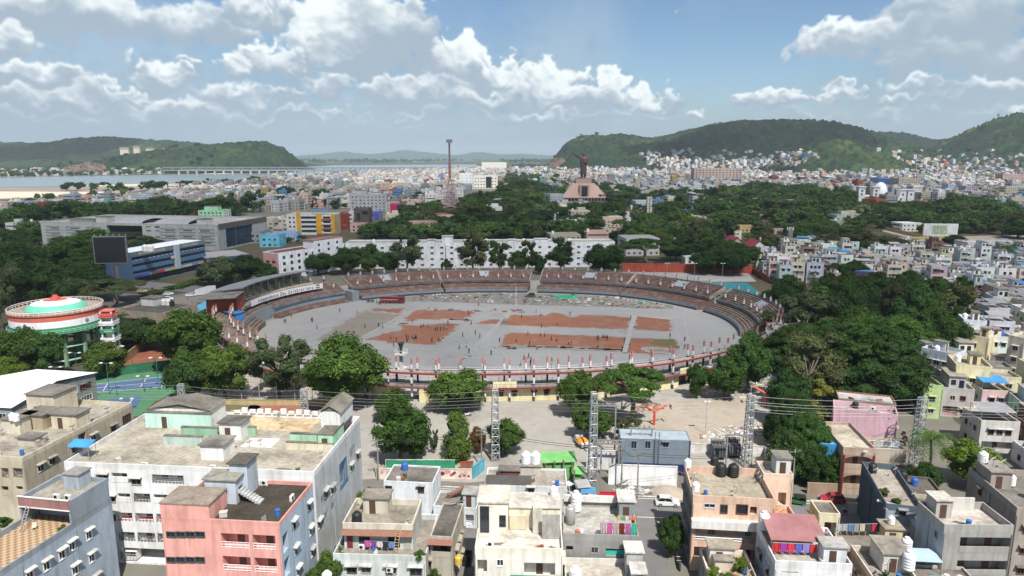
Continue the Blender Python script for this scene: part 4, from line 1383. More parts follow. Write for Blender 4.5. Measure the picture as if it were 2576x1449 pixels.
for x0,x1,y0,y1 in((748,856,1168,1230),(866,984,1172,1238),(992,1090,1178,1240)):L_(x0,y0,x1,y1,rail='grille',rc=(.13,.14,.15),dep=.8)
L_(755,1292,862,1350,rail='bars',rc=(.4,.4,.4));b.log('F',7.5,19,.3,2.6,5,rail=None,doors=0)
for x,y in((535,820),(652,826),(860,852),(700,962),(700,1075),(908,1335),(1018,1325)):b.winpx('F','K1',x,y,1.5,1.1,scol=(.55,.55,.53))
for x,y in((390,1000),(400,1120),(440,930),(480,905),(600,765),(640,690),(672,655)):b.winpx('R','K2',x,y,1.3,1.3,scol=(.5,.5,.5))
for x0,x1,z0,z1 in((10.3,14.2,7.6,12.2),(15.5,18.5,9.2,12.5),(2,4.5,9,11),(2,4.6,5.6,7.8),(6,8,5.6,7.8)):b.log('R',x0,x1,z0,z1,dep=.9,doors=0,rail='grille',rc=(.06,.16,.30)if x0==10.3 else(.4,.42,.44))
b.row('L',(2.4,5.6,8.8,12.0),6)
b.build()
wb=b;w_='on the big white apartment block'
b.room(3.5,16.0,10.5,5.2,3.2,col=WHITE,gable=.9,roof=(.20,.19,.17),door=None)
b.room(3.0,15.2,11.5,.78,2.6,col=hexc('bfe0d2'),door='F',name='mint_front',over=.05)
b.roompx('K2',(412,510),(565,510),6.5,2.7,col=WHITE,gable=1.0,roof=(.23,.22,.19),door=None,z=17.6)
b.roompx('K2',(395,655),(585,655),5.2,2.6,col=hexc('a9d2b4'),door='F',over=.1,name='mint_room')
b.roompx('K2',(215,610),(390,610),.5,1.5,col=hexc('a9d2b4'),door=None,over=0,name='low_wall');b.roompx('K2',(190,650),(520,650),.35,1.1,col=hexc('d6cfb8'),door=None,over=0,name='low_wall')
b.roompx('K1',(1390,585),(1535,585),3.2,2.7,col=WHITE,roof=(.17,.165,.15));b.roompx('K1',(1270,715),(1420,715),3.6,2.3,col=WHITE,roof=(.25,.24,.22),door=None)
b.roompx('K1',(1145,560),(1385,560),.35,1.3,col=hexc('8fb59c'),door=None,over=0,name='light_well');b.roompx('K1',(1035,620),(1290,620),.35,1.4,col=hexc('b3c6bf'),door=None,over=0,name='light_well');b.roompx('K1',(1560,560),(1617,560),.35,1.3,col=hexc('8fb59c'),door=None,over=0,name='light_well')
for i,(x0,x1,y0,y1)in enumerate(((15.5,31.0,15.8,21.1),(22.5,27.5,9.0,12.6))):
 MB().box(x0,x1,y0,y1,b.rz-.05,b.rz+.012+.004*i).build('roof_screed','concrete',b.root,(.62,.49,.32)if i==0 else(.68,.66,.62))
for i in range(14):MB().box(15.5+i*1.4,16.5+i*1.4,21.2,21.55,16.005,16.4+.55*abs(math.sin(i*1.3))).build('parapet_panel','plaster',b.root,WHITE)
for k,x,y in(('K1',1230,612),('K1',1237,497),('K1',1270,497),('K1',1578,640),('K1',1125,480),('K2',415,710),('K2',30,630),('K2',165,520),('K2',200,410)):
 u,v=b.uv(k,x,y,15.3);dish(b.w(min(max(u,.4),b.W-.4),min(max(v,.4),21),b.rz),where=w_)
u,v=b.uv('K1',945,745,15.3);ac_unit(b.w(u,.6,b.rz),b.ang,w_);u,v=b.uv('K1',1355,775,15.3);ac_unit(b.w(u,.6,b.rz),b.ang,w_)
ac_unit(b.w(20.3,-.4,4.2),b.ang,'bracketed on the front of the big white apartment block')
u,v=b.uv('K1',600,660,15.3);sheet_roof(b,u-2,2.2,3.4,1.8,b.rz+2.0,.5,(.06,.30,.62),'small blue tin canopy on posts on the white block roof')
laundry(b.w(31.2,-.12,14.0),b.w(34.6,-.12,14.0),[((.30,.05,.11),'maroon'),((.62,.60,.62),'white'),((.18,.16,.3),'violet')],.1,'across a balcony of the big white block',drop=1.5)
PK=hexc('dfa49b')
b=Bld('apartment_block','pink fronted apartment block with dark roof and white balcony rails','apartment block',(-43.7,79.5),(-28.5,78.1),10.9,16.0,PK,'pink apartment block',(.062,.055,.045),ph=.55,cols={'R':hexc('a4b3c2'),'L':hexc('a4b3c2'),'B':hexc('a4b3c2')})
for y in(1187,1347):
 for x in(1080,1142,1203,1265):b.winpx('F','K1',x,y,1.15,.75,shade=False,fcol=(.06,.07,.07))
for z in(12.1,9.0,5.9,2.8):b.log('F',7.6,11.2,z,z+2.1,dep=1.6,rail='bars',rc=(.78,.78,.77),doors=1);b.log('F',11.7,14.6,z,z+2.1,dep=1.6,rail='bars',rc=(.78,.78,.77),doors=1)
for x,y in((335,1010),(238,1125),(345,1165),(355,1300),(250,1290),(265,1420),(350,930)):b.winpx('R','K2',x,y,1.0,1.25,scol=(.66,.67,.68))
b.log('R',.6,2.2,11.4,13.8,dep=.9,doors=0,rail=None);b.log('R',.6,2.2,8.0,10.4,dep=.9,doors=0,rail=None);b.log('R',.6,2.2,4.6,7,dep=.9,doors=0,rail=None)
b.build()
w_='on the dark roof of the pink block'
m=MB();m.box(.0,6.3,.02,4.4,15.47,17.75,bottom=False);MB().box(-.06,6.4,-.05,4.5,17.755,17.95).build('roof_slab','concrete',b.root,(.30,.26,.22));m.build('tower_room','plaster',b.root,PK)
b.room(3.2,4.8,4.2,2.6,3.3,col=hexc('b9c3cc'),roof=(.34,.33,.30),door='R');b.room(5.6,6.9,2.4,3.0,4.6,col=hexc('b9c3cc'),roof=(.12,.11,.10),door=None,name='lift_room')
st=stair(b,7.3,4.9,8,1.3,.22,.36,b.rz+.15,(.5,.52,.54));st.rotation_euler=(0,0,math.pi);st.location=(10.4,6.4,b.rz)
for x,y in((10,855),(65,845)):u,v=b.uv('K2',x,y,16);ac_unit(b.w(min(u,14.3),10.2,b.rz),b.ang,w_)
ac_unit(b.w(14.2,6.4,b.rz),b.ang+1.57,w_)
b=Bld('terrace_house','pale two terrace house with an outside wooden ladder and washing','house',(-24.2,85.3),(-11.6,84.7),11.0,7.4,hexc('c8cdcb'),'two terrace house',(.27,.25,.22),ph=.8,cols={'R':hexc('b9b3a8')})
for x in(605,695):b.winpx('F','K2',x,1408,1.3,1.1,scol=(.62,.62,.6))
b.winpx('F','K2',852,1412,1.5,1.2,scol=(.62,.62,.6));b.winpx('F','K2',1010,1420,1.6,1.4)
b.row('R',(1,4.2),3)
b.build()
m=MB();m.box(.8,10.4,2.7,9.6,b.rz+.003,9.5,bottom=False)
up=m.build('upper_storey','plaster',b.root,hexc('c3c5c0'))
MB().box(.7,10.5,2.55,9.7,9.505,9.62).build('roof_slab','concrete',up,(.30,.275,.235))
for x0,x1,y0,y1 in((.7,10.5,2.55,2.75),(.7,.9,2.75,9.5),(10.3,10.5,2.75,9.5),(.7,10.5,9.5,9.7)):MB().box(x0,x1,y0,y1,9.625,10.5).build('parapet','plaster',up,hexc('c9c3b4'))
MB().add([(.6,2.55,9.5),(10.6,2.55,9.5),(10.6,1.7,9.1),(.6,1.7,9.1)],[(3,2,1,0)]).build('tiled_eave','brick',up)
for u0,u1,z0,z1 in((1.2,2.0,6.7,8.7),(2.9,4.4,7.3,8.4),(7.0,8.6,7.0,8.8),(9.2,10.1,6.7,8.7)):
 MB().box(u0,u1,2.6,2.697,z0,z1).build('door' if z1>8.5 and z0<6.8 else 'window','glass' if z0>6.8 else 'paint',up,(.16,.03,.03)if u0<2 else(.4,.38,.3))
b.room(2.5,6.8,3.6,2.6,2.3,z=9.625,col=hexc('c2bdad'),roof=(.24,.22,.19))
w_='on the two terrace house'
tank(b.w(2.3,4.2,9.625),'black',1.05,w_)
tank(b.w(9.4,3.6,9.625),'white',.4,w_)
dish(b.w(9.8,3.4,9.625),where=w_)
ladder(b.w(8.3,.8,6.65),b.w(8.6,2.3,10.5),'against the upper terrace of the two terrace house','paint',(.42,.30,.18),.6)
laundry(b.w(3.9,1.9,8.3),b.w(8.0,1.9,8.2),[((.55,.07,.33),'magenta'),((.18,.06,.28),'purple'),((.55,.5,.5),'pale'),((.03,.03,.035),'black'),((.12,.22,.5),'blue')],1.6,'on the lower terrace of the two terrace house',drop=1.0)
ac_unit(b.w(7.8,-.35,5.0),b.ang,'over a front window of the two terrace house');ac_unit(b.w(3.4,2.3,b.rz),b.ang,w_)
b=Bld('terrace_house','narrow dark roofed house wing beside the two terrace house','house',(-11.3,87.5),(-8.2,87.2),9.5,8.7,hexc('b3ad9f'),None,(.14,.13,.12),ph=.25)
b.log('F',.3,2.8,5.6,7.9,dep=2.0,doors=1);b.row('R',(1.2,4.4),3);b.build()
MB().add([(-.2,-.02,8.3),(3.3,-.02,8.3),(3.3,-.9,7.9),(-.2,-.9,7.9)],[(3,2,1,0)]).build('tiled_eave','brick',b.root)
tank(b.w(2.6,.4,5.6)+Vector((1.2,0,-1.2)),'yellow',.8,'on a ledge beside the two terrace house')
b=Bld('corner_house','low white painted house with a blue drum on its flat roof','house',(-21.4,107.7),(-13.1,106.9),6.4,6.9,hexc('dbe0e6'),'low white corner house',(.20,.185,.17),ph=.3)
b.winpx('F','K2',838,897,1.1,1.0,shade=False);b.winpx('F','K2',1042,902,1.0,1.2);b.winpx('F','K2',905,862,.6,.4,shade=False);b.build()
tank(b.w(2.3,5.0,b.rz),'blue',.9,'on the low white corner house')
b2=Bld('corner_house','white lower wing with an arched doorway and a rusty stair','house',(-13.0,105.5),(-5.8,104.6),5.5,3.6,hexc('d2d6da'),None,(.22,.21,.19),ph=.5,cols={'R':hexc('c5cbd2')})
b2.winpx('F','K2',1125,980,.8,.5);b2.log('F',5.4,6.8,.3,2.4,doors=0,rail='bars');b2.build()
stair(b2,1.2,3.6,9,1.1,.26,.42,b2.rz,(.3,.16,.12));b2.room(4.8,1.2,2.0,2.6,2.2,col=hexc('c7ccd0'),roof=(.35,.35,.34))
dish(b2.w(2.2,3.2,b2.rz),where='on the white wing with the rusty stair',sc=1.2)
b3=Bld('shop_row','long low white building with grey roof sheet behind the lane','house',(-20.6,100.5),(-8.8,99.4),3.4,3.4,hexc('d5dade'),None,(.30,.31,.32),ph=.3);b3.row('F',(1.2,),3,1.0,.9);b3.build()
CRM=hexc('e4dfd0')
b=Bld('corner_house','sunlit cream house with a stair tower above a wide white terrace','house',(-4.9,83.4),(6.7,83.0),10.6,9.5,CRM,'sunlit cream house',(.66,.63,.58),ph=.8,cols={'F':hexc('e0dcd2'),'L':hexc('c9c6bd')})
b.log('F',.3,1.6,5.1,7.7,dep=1.4,doors=0);b.winpx('F','K2',1542,1365,.9,1.0,fcol=(.8,.8,.78),shade=False);b.log('F',6.5,10.6,4.8,7.4,dep=1.5);b.row('F',(1.6,),3);b.row('R',(2,5),4);b.row('L',(1.2,4.6),4)
b.build()
w_='on the sunlit cream house'
m=MB();m.box(.1,4.2,4.6,9.4,b.rz+.003,13.4,bottom=False);t_=m.build('stair_tower','plaster',b.root,CRM)
MB().box(-.1,4.4,4.4,9.6,13.404,13.6).build('roof_slab','concrete',t_,(.60,.56,.50));MB().box(.35,1.6,4.5,4.597,9.0,12.9).build('opening','glass',t_)
MB().box(3.0,3.9,4.5,4.597,9.9,11.6).build('window','glass',t_)
m=MB();m.box(4.25,11.4,6.2,10.4,b.rz+.003,11.9,bottom=False);t_=m.build('upper_storey','plaster',b.root,hexc('e2dac2'))
MB().box(4.25,11.5,6.0,10.5,11.904,12.05).build('roof_slab','concrete',t_,(.62,.6,.56));MB().box(4.35,6.7,5.8,6.19,8.8,10.9).build('side_room','plaster',t_,hexc('d5cbb2'))
MB().box(7.6,8.9,4.9,6.19,8.8,12.6).build('pier_wall','plaster',t_,hexc('c9c4b8'));MB().box(8.9,11.3,3.6,3.8,8.8,12.3).build('screen_wall','concrete',t_,(.40,.40,.39))
ac_unit(b.w(2.0,1.4,b.rz),b.ang,w_)
tank(b.w(10.6,9.6,12.06),'white',.9,w_)
b=Bld('annex','unfinished low annex with brick course and green edge netting','house',(-.6,78.5),(6.9,78.2),4.6,5.0,hexc('ddd8cd'),'unfinished brick annex',(.40,.33,.27),ph=1.0,cols={'R':hexc('bdb8ae')})
b.build()
MB().box(.2,7.3,4.2,4.4,5.004,5.75).build('brick_course','brick',b.root);MB().box(.2,7.3,4.12,4.19,5.35,5.95).build('netting','cloth',b.root,(.03,.30,.22))
tank(b.w(1.4,1.8,b.rz+.25),'white',1.35,'on the unfinished brick annex')
h=MB();h.lathe([(0.02,.5),(.55,.34),(.9,.12),(1.15,.0)],9);hp=h.build('tarpaulin','cloth',None,(.01,.36,.24));hp.location=b.w(5.0,1.0,b.rz);tag(hp,'crumpled green tarpaulin on the unfinished brick annex roof','tarpaulin',spot=PXY(b.w(5,1,5)))
GT=hexc('9b9b99')
b=Bld('terrace_house','grey cement house with bright saris drying along its terrace','house',(7.0,87.7),(17.4,87.0),9.6,9.0,GT,'grey cement house',(.42,.41,.39),ph=1.0,cols={'F':hexc('8f8f8d')})
b.logpx('F','K3',342,1258,385,1320,dep=1.2,doors=0);b.winpx('F','K3',522,1285,1.0,1.0,shade=False);b.logpx('F','K3',592,1275,805,1330,dep=1.6,doors=0,rail=None);b.row('R',(1.5,4.8),3);b.build()
w_='on the grey cement house'
b.room(8.2,6.0,2.2,3.2,2.8,col=hexc('8b8f92'),roof=(.56,.56,.55),door='F')
MB().box(.2,8.0,9.0,9.4,9.004,10.0).build('parapet_panel','plaster',b.root,hexc('d5d5d2'))
tank(b.w(2.0,8.0,b.rz+.2),'white',1.25,w_,1.5);tank(b.w(1.1,4.4,b.rz),'steel',1.15,w_,1.5)
tank(b.w(2.0,1.0,b.rz+.3),'red',.45,w_);tank(b.w(2.6,1.2,b.rz+.3),'white',.45,w_)
laundry(b.w(5.2,.6,10.5),b.w(10.2,.6,10.5),[((.42,.32,.33),'faded rose'),((.48,.10,.28),'bright pink'),((.38,.28,.28),'patterned'),((.13,.03,.02),'brown'),((.36,.10,.24),'plum'),((.05,.34,.2),'green')],1.2,'over the parapet of the grey cement house',drop=2.1)
laundry(b.w(7.6,2.2,10.7),b.w(10.3,2.2,10.7),[((.7,.42,.05),'yellow'),((.1,.4,.3),'teal'),((.62,.55,.45),'cream'),((.6,.2,.25),'coral'),((.7,.22,.04),'orange')],1.2,'behind the saris on the grey cement house',drop=.7)
nt_=MB().box(0,5.2,0,.04,0,1.0).build('netting','cloth',b.root,(.05,.42,.32));nt_.location=(5.6,.3,5.6)
b=Bld('annex','low white annex with two small stair cabins in front of the grey house','house',(6.9,80.2),(17.3,79.8),6.8,5.8,hexc('d4d2cc'),'low white annex',(.50,.47,.42),ph=.8,cols={'R':hexc('b5b6b6')})
b.build()
b.room(8.2,4.0,2.1,2.4,3.4,col=hexc('b9babb'),roof=(.6,.6,.59),door=None);b.room(8.6,1.0,1.7,2.2,2.3,col=hexc('c3c4c4'),roof=(.66,.66,.65),door='F')
tank(b.w(1.3,2.6,b.rz+.1),'white',1.25,'on the low white annex')
dish(b.w(6.2,.8,b.rz),where='on the low white annex')
PE=hexc('d6b7a2')
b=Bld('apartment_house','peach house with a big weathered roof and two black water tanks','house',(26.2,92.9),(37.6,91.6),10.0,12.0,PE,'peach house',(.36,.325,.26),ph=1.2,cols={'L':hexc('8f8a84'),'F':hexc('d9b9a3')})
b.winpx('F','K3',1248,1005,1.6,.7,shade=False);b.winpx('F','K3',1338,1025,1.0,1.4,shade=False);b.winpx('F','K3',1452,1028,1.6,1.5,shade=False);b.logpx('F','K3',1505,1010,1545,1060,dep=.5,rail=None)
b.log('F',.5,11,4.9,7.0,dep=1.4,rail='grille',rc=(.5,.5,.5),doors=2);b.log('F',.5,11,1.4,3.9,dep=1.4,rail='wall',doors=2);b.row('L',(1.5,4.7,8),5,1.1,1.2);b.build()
MB().box(-.15,11.6,-.9,-.003,7.25,8.5).build('balcony','plaster',b.root,hexc('d8d6d2'))
w_='on the peach house'
for x,y in((1318,815),(1397,820)):u,v=b.uv('K3',x,y,b.rz);tank(b.w(u,v,b.rz+.15),'black',1.25,w_)
for x,y in((1150,850),(1415,930),(1570,870),(1560,845)):u,v=b.uv('K3',x,y,b.rz);dish(b.w(min(max(u,.4),11),min(max(v,.4),9.5),b.rz),where=w_,sc=1.15)
tank(b.w(.5,1.3,12.02),'white',.85,'at the front corner of the peach house');tank(b.w(.4,9.3,12.02),'white',.85,'at the back corner of the peach house')
b=Bld('terrace_house','peach wing with a red and cream checkered terrace','house',(36.6,89.3),(41.4,88.9),8.6,8.0,hexc('d6bba8'),'checkered terrace',(.52,.27,.17),ph=.7,roofmat='tiles',cols={'F':hexc('d5cfc6')})
b.row('F',(1.4,4.4),2);b.row('R',(1.4,4.4),3);b.build()
b=Bld('stair_tower','peach and white stair tower behind the checkered terrace','stair tower',(38.2,98.2),(42.6,97.8),4.5,12.8,hexc('dcc4b0'),'peach stair tower',(.4,.38,.33),ph=.5,cols={'L':hexc('c9c2ba')})
b.log('F',2.4,3.6,7.6,9.8,doors=0,rail=None);b.build();b.room(2.0,.8,2.2,2.6,2.6,col=hexc('cfcfcc'),roof=(.22,.21,.19),door='F')
b=Bld('courtyard_house','low white house with shrubs on a sandy roof terrace','house',(26.6,84.4),(33.0,83.9),7.2,4.4,hexc('d6d2c8'),'low white house with rooftop shrubs',(.42,.34,.23),ph=.7,cols={'L':hexc('9b9892')})
b.row('F',(1.2,),3);b.build();b.room(.8,4.2,3.4,2.2,2.5,col=hexc('d9d5cb'),roof=(.38,.35,.3));b.room(1.3,2.9,2.4,1.2,1.5,col=hexc('cbbfae'),roof=(.3,.28,.25),door=None)
dish(b.w(5.6,1.4,b.rz),where='on the low house with rooftop shrubs')
b=Bld('apartment_house','white house with a faded red sheet roof over its terrace','house',(34.0,81.4),(43.6,80.6),9.0,8.8,hexc('dfe0e2'),'red sheet roofed house',(.5,.48,.44),ph=1.0,cols={'L':hexc('aab4be'),'R':hexc('c9a9a4')})
b.logpx('F','K4',10,1420,70,1470);b.logpx('F','K4',85,1420,190,1470);b.winpx('F','K4',225,1455,1.3,1.1,shade=False);b.row('L',(1.6,5),2);b.row('R',(1.6,5),3);b.build()
sheet_roof(b,.2,3.0,7.4,5.6,b.rz+2.1,.9,(.36,.17,.17),'faded red corrugated roof over the white house terrace',posts=b.rz)
b.room(6.4,1.2,2.9,2.2,2.5,col=hexc('d5d9dc'),roof=(.42,.41,.4),door='F')
laundry(b.w(.4,2.8,b.rz+1.9),b.w(6.2,2.8,b.rz+1.9),[((.5,.03,.04),'red'),((.32,.05,.3),'purple'),((.55,.05,.08),'crimson'),((.1,.12,.4),'blue'),((.25,.2,.5),'lilac'),((.5,.05,.05),'scarlet')],1.7,'under the faded red sheet roof',drop=1.3)
tank(b.w(.6,7.9,8.82),'white',1.15,'at the back of the red sheet roofed house',1.4)
dish(b.w(9.2,7.5,b.rz),where='beside the red sheet roof');dish(b.w(9.3,4.4,b.rz+.4),where='beside the red sheet roof',sc=1.2)
b=Bld('stair_tower','tall yellow stair tower beside the road','stair tower',(44.6,92.9),(47.6,92.6),4.0,9.2,hexc('d6cdb0'),'yellow stair tower',(.20,.19,.17),ph=.3,cols={'L':hexc('c8bb90')})
b.log('F',.9,2.6,5.2,7.8,dep=1,doors=1,rail=None);b.build()
b=Bld('lean_to','blue sheet roofed lean-to beside the yellow stair tower','shed',(39.9,95.0),(44.0,94.6),4.0,5.6,hexc('8fa4ac'),None,(.16,.33,.42),ph=.1,roofmat='sheet');b.build()
b=Bld('courtyard_house','dim grey terrace house with a long line of washing','house',(45.6,88.0),(55.4,87.0),6.0,6.0,hexc('a59d90'),'washing line terrace',(.24,.215,.19),ph=.5)
b.row('F',(1.4,),4);b.build()
laundry(b.w(1.0,4.6,7.6),b.w(8.6,5.2,7.9),[((.45,.48,.5),'pale grey'),((.35,.38,.42),'checked'),((.12,.2,.35),'navy'),((.25,.3,.3),'patterned'),((.5,.45,.3),'mustard'),((.06,.06,.07),'black'),((.45,.05,.06),'red'),((.06,.07,.12),'dark blue'),((.6,.2,.04),'orange')],1.6,'on the dim grey terrace house',drop=1.2)
b.room(7.2,3.2,2.4,2.4,2.5,col=hexc('cbc19c'),roof=(.3,.27,.22));tank(b.w(8.4,4.4,b.rz+2.75),'white',.75,'on the cream cabin of the dim grey house')
tank(b.w(9.3,1.2,b.rz+.4),'white',1.1,'beside the washing line terrace',1.2);dish(b.w(.5,2.4,b.rz+.8),where='on the dim grey terrace house',sc=1.2)
b=Bld('apartment_house','cream house with a curved parapet and a white stair room in the lower right','house',(45.9,79.5),(51.5,78.9),8.0,7.4,hexc('cfc8b8'),'curved parapet house',(.27,.25,.23),ph=.8,cols={'L':hexc('b3a78c')})
b.row('F',(1.2,4.3),2);b.row('L',(1.2,4.3),2);b.build();b.room(2.2,3.0,3.2,4.2,2.6,col=hexc('d3d0c9'),roof=(.30,.28,.25),door='F')
dish(b.w(2.0,1.2,b.rz+.8),where='on the curved parapet house',sc=1.5);tank(b.w(5.1,2.5,b.rz+1.0),'white',1.2,'on the curved parapet house',1.3)
b=Bld('apartment_house','low house with light blue roof sheets and two white tanks at the bottom right','house',(51.8,78.4),(60.0,77.6),7.2,5.8,hexc('b9b6b0'),'light blue sheet roofs',(.20,.18,.165),ph=.4)
b.row('F',(1.2,),3);b.build()
sheet_roof(b,.6,5.6,4.2,2.8,b.rz+1.7,.3,(.42,.56,.66),'pale blue sheet roof beside the white stair room')
sheet_roof(b,1.6,.1,4.6,2.4,b.rz+1.3,.35,(.05,.34,.62),'bright blue sheet roof at the bottom edge, right of centre')
sheet_roof(b,5.9,.3,2.4,2.0,b.rz+1.2,.3,(.22,.45,.58),'dull blue sheet roof at the bottom edge beside the bright one')
tank(b.w(4.0,3.0,b.rz),'white',1.0,'behind the bright blue sheet roof');tank(b.w(5.6,2.9,b.rz),'white',1.0,'behind the bright blue sheet roof');tank(b.w(.9,1.2,b.rz),'steel',.9,'beside the bright blue sheet roof')
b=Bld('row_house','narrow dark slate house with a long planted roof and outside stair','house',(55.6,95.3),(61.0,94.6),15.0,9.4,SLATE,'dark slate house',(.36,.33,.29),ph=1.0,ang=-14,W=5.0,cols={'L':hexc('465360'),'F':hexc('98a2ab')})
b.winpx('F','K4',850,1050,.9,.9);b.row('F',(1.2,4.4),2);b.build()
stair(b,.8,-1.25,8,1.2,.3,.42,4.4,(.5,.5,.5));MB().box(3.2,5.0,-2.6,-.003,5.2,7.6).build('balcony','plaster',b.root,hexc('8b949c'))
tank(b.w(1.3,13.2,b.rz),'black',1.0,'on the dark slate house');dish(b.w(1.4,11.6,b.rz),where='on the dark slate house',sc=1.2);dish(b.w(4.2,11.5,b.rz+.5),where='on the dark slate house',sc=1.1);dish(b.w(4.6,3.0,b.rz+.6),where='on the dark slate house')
b=Bld('row_house','low cream walled yard house behind the slate house','house',(61.9,98.0),(66.4,97.4),9.0,5.4,hexc('c9bfa4'),None,(.38,.35,.32),ph=.8,ang=-14);b.row('F',(1.6,),2);b.build()
b=Bld('apartment_house','grey cement house with two rows of deep balconies at the lower right','house',(57.5,84.7),(66.6,84.5),6.4,12.0,hexc('a8a6a2'),'grey balcony house',(.52,.48,.45),ph=1.1,cols={'L':hexc('98a6b2'),'F':hexc('9e9c98')})
for z in(8.0,4.6,1.2):
 b.log('F',2.3,8.9,z,z+2.2,dep=1.8,doors=2);b.log('F',.3,2.0,z+1.9,z+2.3,dep=.6,rail=None,doors=0)
b.winpx('L','K4',1062,1185,.8,1.1,shade=False);b.build()
b.room(.9,3.6,2.2,2.4,2.6,col=hexc('b3b0ab'),roof=(.55,.53,.5),door='F');MB().box(3.4,7.4,5.6,5.9,b.rz+.003,b.rz+2.0).build('parapet_panel','plaster',b.root,hexc('c9c6c0'))
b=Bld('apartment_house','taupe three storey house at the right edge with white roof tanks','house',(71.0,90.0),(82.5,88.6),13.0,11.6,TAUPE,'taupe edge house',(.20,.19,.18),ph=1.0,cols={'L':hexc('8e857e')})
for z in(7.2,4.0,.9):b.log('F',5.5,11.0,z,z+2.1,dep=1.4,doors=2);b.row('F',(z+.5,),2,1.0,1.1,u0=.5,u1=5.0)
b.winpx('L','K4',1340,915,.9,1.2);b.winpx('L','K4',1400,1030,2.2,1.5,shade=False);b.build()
b.room(.5,7.8,3.0,4.0,2.6,col=hexc('a1978f'),roof=(.3,.28,.26));w_='on the taupe edge house'
for u,v in((.9,11.2),(4.0,9.0),(4.6,5.0)):tank(b.w(u,v,b.rz+(2.8 if u<1 else.2)),'white',1.05,w_)
for u,v in((1.6,9.6),(2.6,8.8)):dish(b.w(u,v,b.rz+2.8),where=w_,sc=1.2)
b=Bld('garage_row','dark low flat roof with a railing left of the taupe house','house',(64.4,101.5),(70.2,100.6),12.5,5.2,hexc('6e665f'),None,(.15,.14,.13),ph=.5,ang=-12);b.build()
tank(b.w(1.2,11.2,b.rz),'black',1.1,'on the dark low roof by the taupe house');tank(b.w(2.6,9.8,b.rz),'blue',.85,'on the dark low roof by the taupe house')
# houses across the road on the right
b=Bld('row_house','pale pink house with a long blank wall','house',(66.1,135.5),(76.8,130.8),4.6,9.6,hexc('d8b2bf'),'pale pink house',(.32,.29,.28),ph=.9)
b.winpx('F','K4',795,497,.9,1.5,shade=False,fcol=(.3,.05,.15));b.row('R',(1.5,5),2);b.build()
tank(b.w(4.2,3.6,b.rz),'black',.9,'on the pale pink house');ac_unit(b.w(7.5,3.2,b.rz),b.ang,'on the pale pink house');dish(b.w(11.0,3.8,b.rz),where='on the pale pink house')
b=Bld('row_house','unfinished brick house with a scrap strewn tin roof behind the pink house','house',at('K4',445,325,8.6),at('K4',812,362,8.6),5.5,8.6,BRICKC,'scrap strewn brick house',(.42,.42,.43),ph=.35)
b.row('F',(1.2,4.6),5);b.build(wallmat='brick')
b=Bld('balcony_house','tan house with arched balconies and a flat roof','house',(59.3,116.6),(64.7,116.0),12.5,9.0,hexc('b8a494'),'arched balcony house',(.46,.42,.35),ph=.7,ang=-6,W=5.6)
b.log('F',.4,5.2,5.0,7.5,dep=1.6,doors=1);b.log('F',.4,5.2,1.2,3.9,dep=1.6,doors=1);b.row('R',(5,),4);b.build()
for z in(7.5,3.9):
 m=MB();pts=[(.4,z)]
 n=10
 for i in range(n):
  a0,a1=math.pi*i/n,math.pi*(i+1)/n
  x0,x1=2.8-2.4*math.cos(a0),2.8-2.4*math.cos(a1)
  m.quad((x0,-.06,z-.9+.8*math.sin(a0)),(x1,-.06,z-.9+.8*math.sin(a1)),(x1,-.06,z+.15),(x0,-.06,z+.15))
 m.build('arch','plaster',b.root,hexc('a48d7d'))
for x in(.25,5.35):MB().bar((x,-.12,.1),(x,-.12,7.6),.28).build('pillar','plaster',b.root,hexc('8a3f35'))
b2=Bld('shed','bright blue tin shed on the tan house','shed',(55.8,119.4),(59.2,119.0),4,8.4,(.05,.27,.55),'blue tin shed',(.16,.48,.66),ph=.1,ang=-6,W=3.5,base=4.6,roofmat='sheet');b2.build(wallmat='sheet')
MB().box(.2,3.3,.2,3.8,0,4.59).build('base_wall','plaster',b2.root,hexc('9c8878'))
b=Bld('warehouse','low building with a wide black flat roof by the narrow lane','warehouse',(65.6,112.8),(73,111.9),8.2,4.2,hexc('b5ab93'),'black flat roof',(.045,.043,.043),ph=.35,ang=-6,W=7.6);b.row('F',(1.2,),3);b.build()
b=Bld('row_house','flat roofed house with grey washing between the pink and black roofs','house',(65.8,121.6),(73,120.8),5.5,6.6,hexc('b3a898'),None,(.42,.40,.36),ph=.5,ang=-6,W=7.4);b.row('F',(2.6,),6,.9,.9,shade=False);b.build()
laundry(b.w(.6,1.2,7.6),b.w(6.8,1.2,7.6),[((.45,.2,.25),'faded red'),((.5,.5,.5),'white'),((.15,.18,.25),'dark'),((.35,.45,.55),'sky blue')],1.2,'behind the black flat roof',drop=.9)
b=Bld('compound_wall','tan compound wall with an iron gate below the arched balconies','wall',(53.4,116.4),(58.6,115.9),.4,2.2,hexc('a08b78'),None,ph=.1);b.build()
# street and yard: substation
sub=Bld('switchgear_cabin','long blue grey metal switchgear cabin raised on a dark blue frame','cabin',(20.9,126.2),(34.2,125.0),5.0,6.6,hexc('76848f'),'blue grey switchgear cabin',hexc('a6b2b9'),ph=.1,base=1.7,roofmat='sheet')
for x,y in((770,620),(858,620),(970,620),(1085,605)):sub.winpx('F','K3',x,y,1.1,1.6 if x!=970 else 1.2,shade=x==970,fcol=(.25,.28,.3))
sub.build(wallmat='paint')
FR_=MB();FR_.box(-.1,sub.W+.1,-.12,sub.D+.1,1.35,1.69)
fr=FR_.build('base_frame','paint',sub.root,(.025,.04,.13))
for i in range(8):
 for y in(.1,sub.D-.2):MB().box(i*sub.W/7.2,i*sub.W/7.2+.22,y,y+.25,0,1.345).build('leg','paint',sub.root,(.025,.04,.13))
for x in(-.02,sub.W-.2):MB().box(x,x+.24,-.12,-.003,1.7,6.6).build('corner_post','paint',sub.root,(.025,.04,.13))
st=MB()
